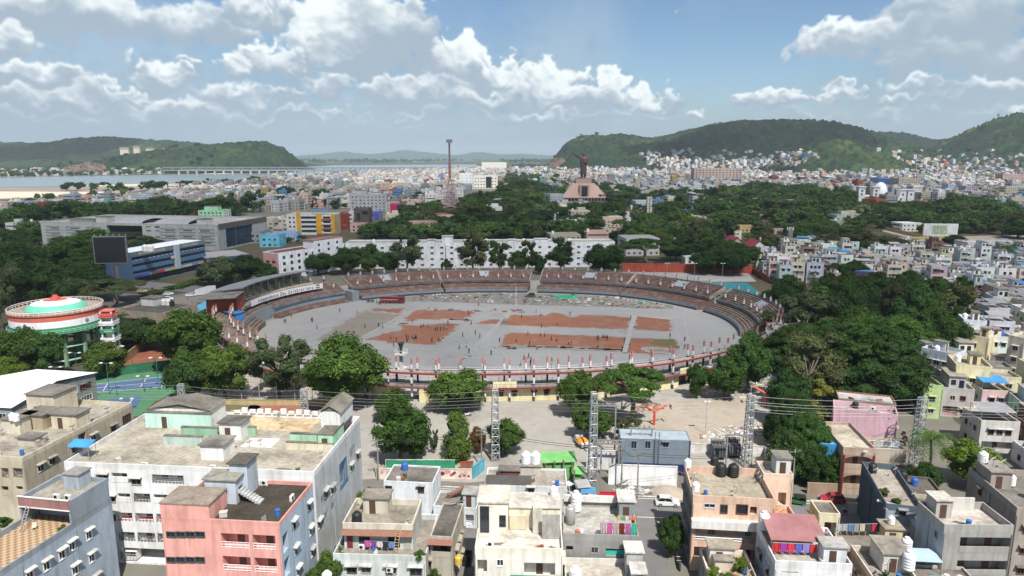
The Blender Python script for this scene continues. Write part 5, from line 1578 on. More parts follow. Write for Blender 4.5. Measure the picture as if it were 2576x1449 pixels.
for i in range(7):st.box(sub.W-4+i*.55,sub.W-3.5+i*.55,-1.6,-.15,1.5-i*.22,1.58-i*.22)
st.bar((sub.W-4,-1.6,2.5),(sub.W,-1.6,1.0),.07);st.bar((sub.W-4,-1.6,1.6),(sub.W,-1.6,.1),.12)
st.build('stair','metal',sub.root,(.03,.04,.12))
lad=MB();
for x in(6.6,7.4):lad.bar((x,-.3,1.7),(x,-.3,8.2),.08)
for i in range(12):lad.bar((6.6,-.3,2+i*.5),(7.4,-.3,2+i*.5),.05)
lad.build('roof_ladder','metal',sub.root,(.05,.055,.09))
def wall(name,label,a,bb,h,t,col,base=0,mat='plaster',cop=True):
 a,bb=Vector(a),Vector(bb);d=bb-a
 o=thing(name,label,'wall',(a.x,a.y,0),math.atan2(d.y,d.x),spot=PXY(((a.x+bb.x)/2,(a.y+bb.y)/2,h)))
 MB().box(0,d.length,-t/2,t/2,base,h).build('wall_panel',mat,o,col)
 if cop:MB().box(-.02,d.length+.02,-t/2-.05,t/2+.05,h+.004,h+.12).build('coping','concrete',o,tuple(c*.9 for c in col))
 return o
wall('compound_wall','tall plain white wall along the road in front of the substation',at('K3',607,868)[:2],at('K3',1040,885)[:2],3.9,.3,hexc('e6e7e8'))
wall('compound_wall','low white wall at the back of the transformer yard',(36.2,134.5),(51.5,133.0),1.9,.3,hexc('d3d3d0'))
wall('compound_wall','white side wall of the transformer yard sloping to the road',(51.6,132.8),(49.9,116.0),1.9,.3,hexc('d3d3d0'))
wall('compound_wall','white wall left of the switchgear cabin',(14.6,127.4),(20.2,127.0),3.6,.3,hexc('cfd0d2'))
wall('compound_wall','peeling white wall behind the gantries',(4.4,128.5),(11.4,127.6),2.6,.3,hexc('c8c9cb'))
def transformer(p,lab):
 o=thing('transformer',lab,'transformer',p,-.1)
 t=MB().box(-1.3,1.3,-.9,.9,.5,2.9).build('tank','paint',o,(.10,.115,.125))
 for s_ in(-1,1):
  for i in range(5):MB().box(-1.2+i*.52,-.85+i*.52,s_*1.35-.4,s_*1.35+.4,.8,2.7).build('radiator','paint',o,(.09,.10,.11))
 for i in range(3):MB().lathe([(.14,2.905),(.2,3.1),(.1,3.2),(.2,3.35),(.08,3.5),(.06,3.8)],8,(-.7+i*.7,0,0)).build('bushing','paint',o,(.16,.08,.06))
 m=MB();m.tube((-1.4,.7,3.4),(1.4,.7,3.4),.36,n=10);m.build('conservator','paint',o,(.11,.125,.135))
 for x in(-1.1,1.1):MB().box(x-.15,x+.15,-.8,.8,0,.495).build('leg','concrete',o,(.4,.4,.4))
 return o
transformer(at('K3',1300,700),'dark grey power transformer nearer the switchgear cabin');transformer(at('K3',1395,690),'dark grey power transformer nearer the lattice pylon')
tank(at('K3',1278,745),'black',1.2,'on the ground in the transformer yard')
def lattice(p,h,w0,w1,label,name='pylon',col=(.36,.38,.39),bays=9,cat='pylon',arms=(),bw=.09,rz=.1,cols2=None):
 o=thing(name,label,cat,p,rz)
 zs=[h*(1-(1-i/bays)**1.08)for i in range(bays+1)]
 wz=[w0+(w1-w0)*z/h for z in zs]
 def corner(i,k):
  s_=wz[i]/2
  return[(-s_,-s_,zs[i]),(s_,-s_,zs[i]),(s_,s_,zs[i]),(-s_,s_,zs[i])][k]
 for k in range(4):MB().bar(corner(0,k),corner(bays,k),bw*1.5).build('leg','metal',o,col)
 m=MB()
 for i in range(bays):
  for k in range(4):
   a,c,d,e=corner(i,k),corner(i,(k+1)%4),corner(i+1,(k+1)%4),corner(i+1,k)
   m.bar(a,d,bw);m.bar(c,e,bw);m.bar(e,d,bw)
 m.build('bracing','metal',o,col)
 for z,l in arms:
  m=MB();m.bar((-l,0,z),(l,0,z),bw*1.6);m.bar((-l,0,z),(0,0,z+.9),bw);m.bar((l,0,z),(0,0,z+.9),bw)
  ar=m.build('cross_arm','metal',o,col)
  for x in(-l,l):MB().lathe([(.05,0),(.16,-.15),(.05,-.3),(.16,-.45),(.05,-.6)],6,(x,0,z)).build('insulator','paint',ar,(.5,.5,.48))
 return o
PYL=[]
for px,top,lab in(((505,905),292,'tall lattice pylon left of the switchgear cabin'),((1480,745),305,'lattice pylon right of the transformers')):
 p=at('K3',*px);d=p.y
 X,Y=dpx('K3',px[0],top)
 h=hgt(X,Y,d)
 PYL.append((p,h));lattice(p,h,1.5,1.0,lab)
p=at('K2',1512,715);X,Y=dpx('K2',1512,272);h=hgt(X,Y,p.y);PYL.append((p,h));lattice(p,h,1.6,1.1,'lattice pylon in the open yard before the tunnel wall')
p=at('K4',925,790);X,Y=dpx('K4',950,325);h=hgt(X,Y,p.y);PYL.append((p,h));lattice(p,h,1.7,1.2,'lattice pylon beside the palm on the right')
p=at('K1',487,325);p=Vector((-70.5,141,0));lattice(p,12.5,1.5,1.0,'short lattice pylon before the tennis courts');PYL.append((p,12.5))
p=at('K2',213,400);p=Vector((-42.5,135,0));lattice(p,13.5,1.6,1.1,'lattice pylon behind the gabled stair room of the white block');PYL.append((p,13.5))
PYL.sort(key=lambda q:q[0].x)
ends=[(Vector((-130,152,0)),13)]+PYL+[(Vector((170,128,0)),17)]
wi=0
for i in range(len(ends)-1):
 (a,ha),(c,hc)=ends[i],ends[i+1]
 for dz,dy in((-.2,0),(-1.6,-.8),(-1.6,.8),(-3.0,-.8),(-3.0,.8)):
  A,C=a+Vector((0,dy,ha+dz)),c+Vector((0,dy,hc+dz))
  m=MB();n=12;sag=(C-A).length*.022
  P_=[A+(C-A)*j/n-Vector((0,0,sag*4*(j/n)*(1-j/n)))for j in range(n+1)]
  for j in range(n):m.tube(P_[j],P_[j+1],.02,n=3,caps=False)
  o=m.build('power_line','metal',None,(.36,.36,.36));tag(o,'thin overhead power line strung between the lattice pylons','cable','overhead lines between the pylons',True,spot=PXY(P_[6]))
def gantry(p,w,h,lab,dp=.0,col=(.30,.32,.33)):
 o=thing('gantry',lab,'gantry',p,-.08)
 for x in(0,w):MB().box(x-.14,x+.14,-.14,.14,0,h).build('post','metal',o,col)
 MB().box(-.5,w+.5,-.12,.12,h+.004,h+.25).build('beam','metal',o,col)
 for i in range(4):MB().lathe([(.06,0),(.15,.1),(.06,.22),(.15,.34),(.05,.5)],6,(w*(i+.5)/4,0,h+.255)).build('insulator','paint',o,(.2,.1,.07))
 return o
gantry(at('K3',530,860),4.6,14.0*.6,'grey steel gantry close behind the tall pylon');gantry(at('K3',515,700),4.2,11.0,'taller grey gantry behind the substation pylon',)
gantry(at('K3',745,760),4.0,8.0,'steel gantry in front of the switchgear cabin');gantry(at('K3',560,800),3.4,6.0,'low gantry among the substation fittings')
gantry(at('K3',1350,760),3.6,6.6,'gantry in front of the transformers')
for k in range(10):
 x,y=4.6+(k%5)*1.7,118.5+(k//5)*3.6
 o=thing('insulator_stand','small pole mounted switch standing in the substation yard','electrical post',(x,y,0),0,'substation yard fittings')
 MB().box(-.09,.09,-.09,.09,0,2.4+.3*(k%3)).build('post','metal',o,(.28,.3,.31))
 MB().lathe([(.1,2.4),(.22,2.6),(.1,2.75),(.22,2.95),(.1,3.1),(.2,3.3),(.04,3.5)],8,(0,0,.3*(k%3))).build('insulator','paint',o,(.17,.09,.07))
b=Bld('terrace_house','low flat house with a weathered roof beside the substation','house',(-4.4,103.5),(8.8,102.9),6.6,8.2,hexc('d3d6d8'),'low flat house by the substation',(.36,.335,.30),ph=.35)
b.row('F',(1.2,4.4),5);b.winpx('F','K3',120,905,1.0,1.0);b.winpx('F','K3',217,905,1.0,1.0);b.build()
sheet_roof(b,.1,.2,7.4,2.4,b.rz+.35,.5,(.09,.085,.08),'dark corrugated lean-to roof on the front of the low flat house',posts=False)
b.room(2.2,2.9,3.2,1.6,1.5,col=hexc('7b4a48'),roof=(.2,.19,.18),door=None,name='roof_room')
dish(b.w(8.0,2.2,b.rz),where='on the low flat house by the substation',sc=1.2)
b.room(5.6,4.6,3.4,1.7,1.6,col=hexc('c3beb4'),roof=(.3,.28,.26),door=None)
for x in(6.5,8.1):tank(b.w(x,5.4,b.rz+1.8),'white',1.25,'on the low flat house by the substation')
o=shed('market_shed','bright green sheet roofed shed at the edge of the open yard','K3',(95,735),(400,725),0,3.4,3.2,.5,(.19,.48,.15),(.16,.42,.14))
o=shed('market_shed','bright green sheet stall below the long green shed','K3',(392,800),(440,805),0,2.4,2.2,.3,(.19,.48,.15),(.2,.5,.16))
o=shed('kiosk','small grey kiosk with a blue sign board by the road','K3',(425,890),(490,885),0,2.9,2.2,.2,(.4,.4,.4),(.3,.3,.3))
bd=MB().box(.25,3.0,-.12,.12,1.7,2.7).build('sign_board','paint',o,(.12,.35,.6))
o=shed('lean_to','pale blue sheet walled shed at the lane mouth','K3',(310,930),(335,920),0,4.0,3,.3,(.2,.4,.6),(.25,.42,.6))
wall('painted_wall','compound wall painted with maroon and pink flowers',at('K2',760,830)[:2],at('K2',1365,835)[:2],1.9,.3,hexc('d9cfc0'))
pw=THINGS[-1][0]
r_=random.Random(5)
Lw=(at('K2',1365,835)-at('K2',760,830)).length
for i in range(34):
 m=MB();x,z=r_.uniform(.6,Lw-.6),r_.uniform(.45,1.5);rr=r_.uniform(.28,.5)
 c1=r_.choice([(.20,.02,.06),(.42,.10,.16),(.55,.30,.32),(.25,.04,.10)])
 n=8
 for k in range(n):
  a,c=2*math.pi*k/n,2*math.pi*(k+1)/n
  m.add([(x,-.158-.0007*i,z),(x+rr*math.cos(a),-.158-.0007*i,z+rr*math.sin(a)),(x+rr*.75*math.cos((a+c)/2),-.158-.0007*i,z+rr*.75*math.sin((a+c)/2)),(x+rr*math.cos(c),-.158-.0007*i,z+rr*math.sin(c))],[(0,1,2,3)])
 m.build('painted_flower','paint',pw,c1)
for i in range(6):
 x=822+i*66
 o=thing('sheet_fence','green sheet fence panel along the yard behind the flower wall','fence panel',at('K2',x,775),-.06,'green sheet panels along the yard')
 MB().box(0,3.3,-.04,.04,.25,2.0).build('sheet','sheet',o,(.04,.30,.16))
 MB().box(-.1,0,-.06,.06,0,2.1).build('post','paint',o,(.5,.5,.5));MB().box(0,3.3,-.03,.03,2.004,2.12).build('rail','paint',o,(.55,.6,.55))
wall('compound_wall','bright blue painted wall end at the yard corner',at('K2',1368,835)[:2],at('K2',1440,780)[:2],2.4,.3,hexc('5fa9c0'))
wall('compound_wall','short brick red wall beside the blue wall end',at('K2',1290,780)[:2],at('K2',1372,775)[:2],1.6,.3,hexc('a4553a'),mat='brick')
b=Bld('hall','hall with a bright white sheet roof at the left edge','hall',(-112.5,131.0),(-98.6,131.0),22,12.0,hexc('8e979c'),'white roofed hall',(.80,.80,.80),ph=.05,ang=-9,W=15,roofmat='sheet',cols={'R':hexc('7e8a86')})
for z in(9.3,6.6):b.row('R',(z,),5,3.2,1.3,shade=False)
b.row('F',(9.3,6.6),4,2.6,1.3,shade=False);b.build()
MB().add([(-.4,-.5,12.02),(15.4,-.5,12.02),(15.4,11,13.8),(-.4,11,13.8),(15.4,22.5,12.02),(-.4,22.5,12.02)],[(0,1,2,3),(3,2,4,5)]).build('roof_sheet','paint',b.root,(.80,.80,.80))
b=Bld('courtyard_house','low house end with a white tank beside the light blue sheet roof','house',(-26.0,77.0),(-21.4,76.6),6.5,3.4,hexc('b9bcbb'),None,(.3,.3,.3),ph=.2);b.build()
sheet_roof(b,.2,.4,4.4,5.6,4.4,.5,(.14,.48,.66),'light blue sheet roof at the bottom edge beside the pink block',posts=3.4)
tank(b.w(1.2,5.6,5.0),'white',1.0,'above the light blue sheet roof by the pink block')
JUNK=(('plastic_drum','blue plastic drum','drum',(.04,.14,.42)),('brick_pile','small pile of red bricks','bricks',(.25,.09,.06)),('plank_stack','stack of grey planks','planks',(.22,.19,.16)),('plant_pot','potted plant','plant pot',(.06,.12,.03)),('storage_box','pale storage box','box',(.5,.48,.44)),('pipe_bundle','bundle of white pipes','pipes',(.62,.62,.6)))
def junk_mesh(k):
 m=MB()
 if k==0:m.lathe([(.28,0),(.31,.3),(.28,.62),(.31,.9),(.2,.95),(0,.95)],12)
 elif k==1:
  for i in range(9):m.box(-.5+.34*(i%3),-.2+.34*(i%3),-.15,.15,.12*(i//3),.11+.12*(i//3))
 elif k==2:
  for i in range(5):m.box(-1.1+.1*i,1.1-.13*i,-.3+.12*i,-.2+.12*i,0,.1+.06*(i%2))
 elif k==3:
  m.lathe([(.0,0),(.2,0),(.26,.36),(.2,.36)],10)
  for i in range(14):m.add([(0,0,.36),(.4*math.cos(i*2.4),.4*math.sin(i*2.4),.55+.04*(i%5)),(.3*math.cos(i*2.4+.5),.3*math.sin(i*2.4+.5),.9-.05*(i%4))],[(0,1,2)])
 elif k==4:m.box(-.4,.4,-.3,.3,0,.5);m.box(-.43,.43,-.33,.33,.503,.58)
 else:
  for i in range(5):m.tube((-1.3,-.2+.1*i,.06+.09*(i%2)),(1.3,-.25+.12*i,.06+.09*(i%2)),.05,None,6)
 return m.mesh(JUNK[k][0],'paint')
JM=[junk_mesh(k)for k in range(6)]
jr=random.Random(12)
for f in list(FP):
 b=f[3]
 if b.ref==b.root['label']or b.W<5 or not hasattr(b,'rz')or b.z>17 or 'cabin' in b.ref or 'hall' in b.ref or 'shed' in b.ref:continue
 for _ in range(3):
  k=jr.randrange(6)
  p=b.w(jr.uniform(.8,b.W-.8),jr.uniform(.7,min(b.D-.7,2.4)),b.rz)
  o=link(JUNK[k][0],JM[k],None,JUNK[k][3],p,jr.uniform(0,6.28),jr.uniform(.9,1.3))
  tag(o,f'{JUNK[k][1]} on the {b.ref}',JUNK[k][2],'odds and ends on the roofs')
# landmarks of the middle distance
wc=Vector((-134.5,200,-1.3))
o=thing('water_tower','round elevated water tank painted in saffron, white and green bands','water tower',wc,0,spot=(150,800),lm='the flag painted water tank')
t=MB().lathe([(11.6,12.2),(11.9,12.4),(11.9,13.9)],48).build('tank_band','paint',o,(.035,.25,.12))
MB().lathe([(11.9,13.9),(11.9,15.8)],48).build('tank_band','paint',o,(.74,.74,.76))
MB().lathe([(11.9,15.8),(11.9,17.3),(12.2,17.4),(12.2,17.55),(0,17.6)],48).build('tank_band','paint',o,(.52,.13,.09))
MB().lathe([(12.1,17.57),(0,17.75)],40).build('tank_roof','concrete',o,(.33,.29,.25))
MB().lathe([(7.9,17.7),(7.2,18.6),(6.3,19.2)],36).build('dome_band','paint',o,(.12,.46,.32))
MB().lathe([(6.3,19.2),(4.2,19.9),(3.2,20.1)],36).build('dome_band','paint',o,(.76,.76,.76))
MB().lathe([(3.2,20.1),(1.2,20.35),(1.2,20.8),(.7,21.0),(.7,21.4),(0,21.5)],24).build('dome_band','paint',o,(.52,.10,.08))
MB().lathe([(0,11.9),(12.0,11.9),(12.6,12.15),(12.6,12.25),(11.6,12.3)],40).build('gallery','paint',o,(.10,.28,.17))
def ring_rail(r,z,h,n,w=.08):
 m=MB()
 for i in range(n):
  a,c=2*math.pi*i/n,2*math.pi*(i+1)/n
  p,q=Vector((r*math.cos(a),r*math.sin(a),z)),Vector((r*math.cos(c),r*math.sin(c),z))
  m.bar(p,p+Vector((0,0,h)),w);m.bar(p+Vector((0,0,h)),q+Vector((0,0,h)),w);m.bar(p+Vector((0,0,h*.5)),q+Vector((0,0,h*.5)),w*.8)
 return m
ring_rail(12.05,17.58,.95,56,.13).build('railing','paint',o,(.66,.58,.56));ring_rail(12.5,12.26,1.0,56,.10).build('railing','paint',o,(.30,.48,.38))
for r_ in(10.2,5.4):
 for i in range(12 if r_>6 else 6):
  a=2*math.pi*(i+.3)/(12 if r_>6 else 6)
  MB().box(-.4,.4,-.4,.4,0,11.9).build('column','paint',o,(.20,.33,.23)).location=(r_*math.cos(a),r_*math.sin(a),0)
 for z in(3.6,7.6):
  m=MB();n=12 if r_>6 else 6
  for i in range(n):
   a,c=2*math.pi*(i+.3)/n,2*math.pi*(i+1.3)/n
   m.bar((r_*math.cos(a),r_*math.sin(a),z),(r_*math.cos(c),r_*math.sin(c),z),.5)
  m.build('ring_beam','paint',o,(.22,.36,.25))
def chakra(par,ang,r,z):
 m=MB()
 n=20
 for i in range(n):
  a,c=2*math.pi*i/n,2*math.pi*(i+1)/n
  m.quad((.42*math.cos(a),0,.42*math.sin(a)),(.42*math.cos(c),0,.42*math.sin(c)),(.55*math.cos(c),0,.55*math.sin(c)),(.55*math.cos(a),0,.55*math.sin(a)))
  if i%2==0:m.bar((0,0,0),(.45*math.cos(a),0,.45*math.sin(a)),.035)
 e=m.build('wheel_emblem','paint',par,(.03,.06,.25));e.location=(r*math.cos(ang),r*math.sin(ang),z);e.rotation_euler=(0,0,ang+math.pi/2)
chakra(o,R(-97),11.97,14.85);chakra(o,R(-20),11.97,14.85)
o=thing('stair_tower','open stair tower in red, white and green beside the flag painted water tank','stair tower',(-117,196,-1.3),.1,lm='the open stair tower')
for x in(-1.5,1.5):
 for y in(-1.5,1.5):MB().box(x-.18,x+.18,y-.18,y+.18,0,17.6).build('post','paint',o,(.66,.66,.66))
for z,c in((5.5,(.6,.6,.6)),(8.8,(.68,.68,.68)),(11.4,(.06,.27,.13)),(13.6,(.7,.7,.7)),(15.9,(.55,.10,.08))):
 m=MB();m.box(-2.0,2.0,-2.0,2.0,z,z+.25)
 for s_ in(-1.95,1.95):m.box(s_-.06,s_+.06,-2,2,z+.6,z+1.2);m.box(-1.885,1.885,s_-.06,s_+.06,z+.6,z+1.2)
 m.build('landing','paint',o,c)
m=MB();m.box(-1.7,1.7,-1.7,1.7,17.605,17.85);m.build('roof','paint',o,(.56,.13,.10))
m=MB()
for i in range(5):m.add([(-1.2,-1.0 if i%2 else 1.0,3.5+i*2.7),(1.2,-1.0 if i%2 else 1.0,3.5+i*2.7),(1.2,1.0 if i%2 else-1.0,6.2+i*2.7),(-1.2,1.0 if i%2 else-1.0,6.2+i*2.7)],[(0,1,2,3)])
m.build('stair','paint',o,(.5,.55,.5))
b=Bld('office','flat roofed cream office with a dark stained roof behind the flag painted tank','office',at('M1',1010,870,9.5),at('M1',1450,905,9.5),17,9.5,hexc('b5a793'),'flat roofed cream office',(.13,.125,.12),ph=.8,cols={'R':hexc('a89a88')})
b.log('F',1,b.W-2,4.2,7.0,dep=1.6,doors=4);b.log('F',1,b.W-2,.8,3.4,dep=1.6,doors=4);b.row('R',(1.5,5),6);b.build()
b.room(1.5,11,6,5,2.6,col=hexc('d9d6cf'),door=None)
for u in(8.5,10.5):tank(b.w(u,14,b.rz),'white',1.3,'on the flat roofed cream office')
tank(b.w(13,13,b.rz),'black',1.3,'on the flat roofed cream office')
A_,B_=at('M1',1760,910,5),at('M1',2060,775,5)
o=thing('walkway_roof','long sky blue sheet roof sloping beside the pavilion end','canopy',(A_.x,A_.y,0),math.atan2(B_.y-A_.y,B_.x-A_.x),lm='the long sky blue walkway roof',spot=(510,770))
l=(B_-A_).length
MB().add([(0,0,5),(l,0,5),(l,3.2,6.2),(0,3.2,6.2),(0,0,5.08),(l,0,5.08),(l,3.2,6.28),(0,3.2,6.28)],[(3,2,1,0),(4,5,6,7),(0,1,5,4),(1,2,6,5),(2,3,7,6),(3,0,4,7)]).build('sheet','sheet',o,(.12,.40,.62))
for i in range(7):
 for y in(.2,3.0):MB().bar((.2+i*(l-.4)/6,y,0),(.2+i*(l-.4)/6,y,4.98+y*.37),.14).build('post','metal',o,(.3,.3,.3))
b=Bld('shed','dark open shed behind the long sky blue walkway roof','shed',at('M1',1690,880,4.5),at('M1',1900,790,4.5),8,4.6,(.05,.05,.055),None,(.09,.085,.08),ph=.05,W=14,roofmat='sheet');b.build()
A_,B_=at('M1',1210,655),at('M1',1872,500)
b=Bld('office_block','long office block with blue bands, dark glass strips and a bright white roof','office block',A_,B_,15,15.8,(.085,.17,.29),'blue banded office block',(.78,.79,.80),ph=.25,roofmat='paint',cols={'L':(.07,.13,.22),'R':(.2,.24,.28)})
for z in(5.2,8.6,11.9):b.holes['F'].append((.4,b.W-.4,z,z+1.45,.5))
b.holes['F'].append((.4,b.W-.4,.3,3.4,1.6))
b.build(wallmat='paint')
for z in(5.2,8.6,11.9):
 g_=MB().quad((.4,.42,z),(b.W-.4,.42,z),(b.W-.4,.42,z+1.45),(.4,.42,z+1.45)).build('glass_strip','blue_glass',b.root)
 n=18
 for i in range(1,n):
  if z>11:MB().box(b.W*i/n-.25,b.W*i/n+.25,-.5,.4,z-.3,z+.02).build('bracket','paint',b.root,(.45,.5,.55))
for i in range(11):MB().box(.6+i*b.W/11.3,.6+i*b.W/11.3+4.5,.9,1.2,.3,3.2).build('shop_front','glass',b.root)
for i,c in enumerate([(.05,.07,.3),(.06,.1,.45),(.3,.3,.3),(.5,.03,.04),(.35,.36,.36),(.5,.4,.1),(.4,.4,.42),(.5,.5,.5),(.2,.22,.4),(.45,.42,.3)]):
 MB().box(.8+i*b.W/10.4,.8+i*b.W/10.4+4.8,-.25,-.01,3.45,4.6).build('sign_board','paint',b.root,c)
for txt,u,sz in(('VIJAYAWADA CITY POLICE',.26,1.5),('TRAFFIC COMPLEX',.78,1.4)):
 q=lettering(txt,sz,b.root,'paint',(.66,.62,.45));q.location=(b.W*u,-.12,14.5);q.rotation_euler=(R(90),0,0)
MB().box(.1,b.W-.1,-.08,-.004,13.5,15.7).build('name_band','paint',b.root,(.16,.19,.22))
MB().box(b.W*.545,b.W*.60,-1.2,.39,3.6,15.9).build('corner_fin','paint',b.root,(.40,.45,.5))
MB().box(b.W*.5,b.W*.56,-.35,-.01,9.1,10.4).build('sign_board','paint',b.root,(.55,.5,.42))
for x in(1255,1290,1310):q=at('M1',x,355,16);tank(Vector((q.x,q.y+6,15.8)),'white',2.0,'behind the white roof of the blue banded offices')
A_,B_=at('M1',1870,410,6.5),at('M1',2270,375,6.5)
o=thing('fuel_station','fuel station canopy, flat grey with a blue edge on posts','fuel station',(A_.x,A_.y,0),math.atan2((B_-A_).y,(B_-A_).x),lm='the fuel station canopy')
l=(B_-A_).length
MB().box(0,l,0,26,5.9,6.7).build('canopy','paint',o,(.30,.29,.27));MB().box(-.05,l+.05,-.1,-.01,5.85,6.75).build('edge_band','paint',o,(.04,.10,.38))
for x in(3,l-4):
 for y in(4,20):MB().box(x-.35,x+.35,y-.35,y+.35,0,5.89).build('post','paint',o,(.6,.6,.6))
for x in(5,l-7):MB().box(x,x+1,10,12,.1,1.9).build('pump','paint',o,(.5,.1,.08))
sx=(287.5-CXP)/FPX*305
o=thing('billboard','big square dark display screen on a steel post among trees','billboard',(sx,300,0),R(6),lm='the big dark screen')
MB().box(-6.9,6.9,-.5,.5,14.3,26.2).build('frame','metal',o,(.22,.23,.24));MB().box(-6.5,6.5,-.56,-.51,14.7,25.8).build('screen','screen',o)
MB().tube((1.5,.6,0),(1.5,.6,14.2),.7,n=10).build('post','metal',o,(.22,.17,.13))
m=MB()
for i in range(6):m.bar((-6.5+i*2.6,.5,26.2),(-6.5+i*2.6,1.2,27.0),.15)
m.bar((-6.8,.9,14.2),(6.8,.9,14.2),.4);m.build('bracket','metal',o,(.4,.41,.42))
def slab(name,label,cat,k,x0,x1,yt,yb,dep,col,ref=None,fl=None,wn=None,ang=None,wins=True,cols=None,roof=(.36,.35,.33),group=None,base=0.0,wh=1.4,ww=1.5,ph=.9,side=False):
 A_,B_=at(k,x0,yb),at(k,x1,yb)
 if ang is not None:
  B_=A_+Vector((math.cos(R(ang)),math.sin(R(ang)),0))*((B_-A_).length/max(.3,math.cos(R(ang))))
 X,Y=dpx(k,(x0+x1)/2,yt)
 h=max(3.2,hgt(X,Y,(A_.y+B_.y)/2))
 b=Bld(name,label,cat,A_,B_,dep,h,col,ref,roof,ph=ph,cols=cols,group=group)
 fl=fl or max(1,int(h/3.3))
 if wins:
  n=wn or max(2,int(b.W/3.6))
  fh=(h-ph-.3)/fl
  for f in range(fl):b.row('F',(f*fh+.9,),n,ww,min(wh,fh*.55),shade=False)
  m_=max(2,int(dep/5))
  for f in range(fl):
   b.row('R' if A_.x<0 or side else 'L',(f*fh+.9,),m_,ww,min(wh,fh*.55),shade=False)
 b.build()
 return b
GM=hexc('a9adab')
A_,B_=at('M1',392,300),at('M1',1985,340)
b=Bld('shopping_block','wide light grey shopping block with a dark glass centre and vaulted roof','shopping block',A_,B_,62,17.0,GM,'wide grey shopping block',(.40,.40,.39),ph=.8,cols={'R':hexc('9ba1a5')})
W=b.W
b.holes['F'].append((W*.385,W*.585,.5,15.4,2.4))
for z in(3.2,7.0,11.0,13.6):
 for a,c,n in((.02,.38,3),(.69,.98,3)):
  for i in range(n):
   u=W*(a+(c-a)*(i+.5)/n)
   if z in(3.2,7.0,11.0):b.win('F',u,z+1.2,W*.055,1.1,shade=False,fcol=(.7,.7,.69))
 for i in range(2):b.win('F',W*(.60+.05*i+.02),z+.9,3.5,.8,shade=False)
b.holes['R'].append((9,42,1.0,13.6,.6))
b.build()
MB().quad((W*.385,2.3,.5),(W*.585,2.3,.5),(W*.585,2.3,15.4),(W*.385,2.3,15.4)).build('glass_front','glass',b.root)
for z in(5,10):MB().box(W*.385,W*.585,1.6,2.25,z,z+.5).build('floor_band','paint',b.root,(.05,.05,.055))
MB().quad((W-.5,9,1),(W-.5,42,1),(W-.5,42,13.6),(W-.5,9,13.6)).build('side_glass','blue_glass',b.root)
MB().box(W+.01,W+.4,1,61,14.2,17.3).build('side_band','paint',b.root,(.10,.085,.075))
for i,u in enumerate((.025,.145,.265,.685,.79,.895)):
 for z in(3.0,7.0,11.0):
  MB().box(W*u,W*(u+.088),-.14,-.005,z+.35,z+1.0).build('panel_band','paint',b.root,hexc('7f8482'));MB().box(W*u,W*(u+.088),-.14,-.005,z+2.5,z+3.1).build('panel_band','paint',b.root,hexc('7f8482'))
for u0,u1 in((.40,.56),(.63,.82)):
 m=MB();n=10
 for i in range(n):
  a,c=math.pi*i/n,math.pi*(i+1)/n
  y0,y1=16-12*math.cos(a),16-12*math.cos(c)
  m.quad((W*u0,y0,16.3+2.6*math.sin(a)),(W*u1,y0,16.3+2.6*math.sin(a)),(W*u1,y1,16.3+2.6*math.sin(c)),(W*u0,y1,16.3+2.6*math.sin(c)))
 m.build('vault_roof','metal',b.root,(.40,.41,.41))
b.room(W*.30,4,W*.06,8,4.2,col=hexc('b7bbb8'),door=None,name='plant_room');b.room(W*.86,6,W*.05,8,3.6,col=hexc('b7bbb8'),door=None,name='plant_room');b.room(W*.12,8,W*.14,5,2.2,col=hexc('8d8f8c'),door=None,name='plant_room')
for i in range(6):ac_unit(b.w(W*(.90+.012*i),5,b.rz),b.ang,'on the wide grey shopping block')
HW=hexc('dfe3e8')
P0,P1,P2=G(654,634,14),G(699,636.5,14),G(866,611.5,14)
b=Bld('hostel','long white hostel wing with a pink end wall and a maroon roof edge','hostel',P1,P2,(P1-P0).length,14.0,HW,'pink ended hostel wing',hexc('7a4a48'),ph=.5,cols={'L':hexc('d3a09c')})
b.row('F',(1.2,4.4,7.6,10.7),9,1.6,1.4,shade=False);b.row('L',(2.4,5.6,8.8),2,2.2,1.0,shade=False);b.build()
m=MB();m.box(b.W*.50,b.W*.95,-1.0,7,.2,17.6);t_=m.build('stair_block','plaster',b.root,HW)
MB().box(b.W*.49,b.W*.96,-1.1,7.1,17.604,17.9).build('roof_slab','concrete',t_,(.3,.16,.15))
for z in(2,5.2,8.4,11.6,14.6):
 for u in(.57,.72,.86):MB().box(b.W*u-.7,b.W*u+.7,-1.07,-1.005,z,z+1.4).build('window','glass',t_)
A_,B_=G(868,611,14.2),G(1547,607.5,14.2)
b=Bld('hostel','very long four storey white hostel behind the stadium with rows of paired windows','hostel',A_,B_,14,14.2,HW,'very long white hostel',(.36,.35,.33),ph=.6)
b.row('F',(1.2,4.4,7.6,10.7),27,1.8,1.25,shade=False,fcol=(.72,.74,.76));b.row('R',(1.2,4.4,7.6,10.7),3,1.5,1.4,shade=False);b.build()
for u,w_,h_ in((.355,.04,3.6),(.30,.03,1.6),(.70,.05,1.8),(.60,.03,1.5)):b.room(b.W*u,1,b.W*w_,6,h_,col=HW,door=None,name='roof_room',roof=(.5,.5,.5))
MB().box(b.W*.37,b.W*.385,-1.6,-.003,.2,13).build('stair_block','plaster',b.root,HW)
for u in(.1,.2,.44,.52,.66,.83):tank(b.w(b.W*u,5,b.rz),'white' if u!=.2 else 'black',1.2,'on the very long white hostel')
for u in(.58,.61,.74):dish(b.w(b.W*u,2,b.rz),where='on the very long white hostel',sc=1.3)
b=slab('shopping_block','five storey shop block with yellow pillars and white bands','shopping block','N2',312,800,868,1075,18,hexc('cfcfca'),'yellow pillared block',wins=False,cols={'R':hexc('b9a58a')})
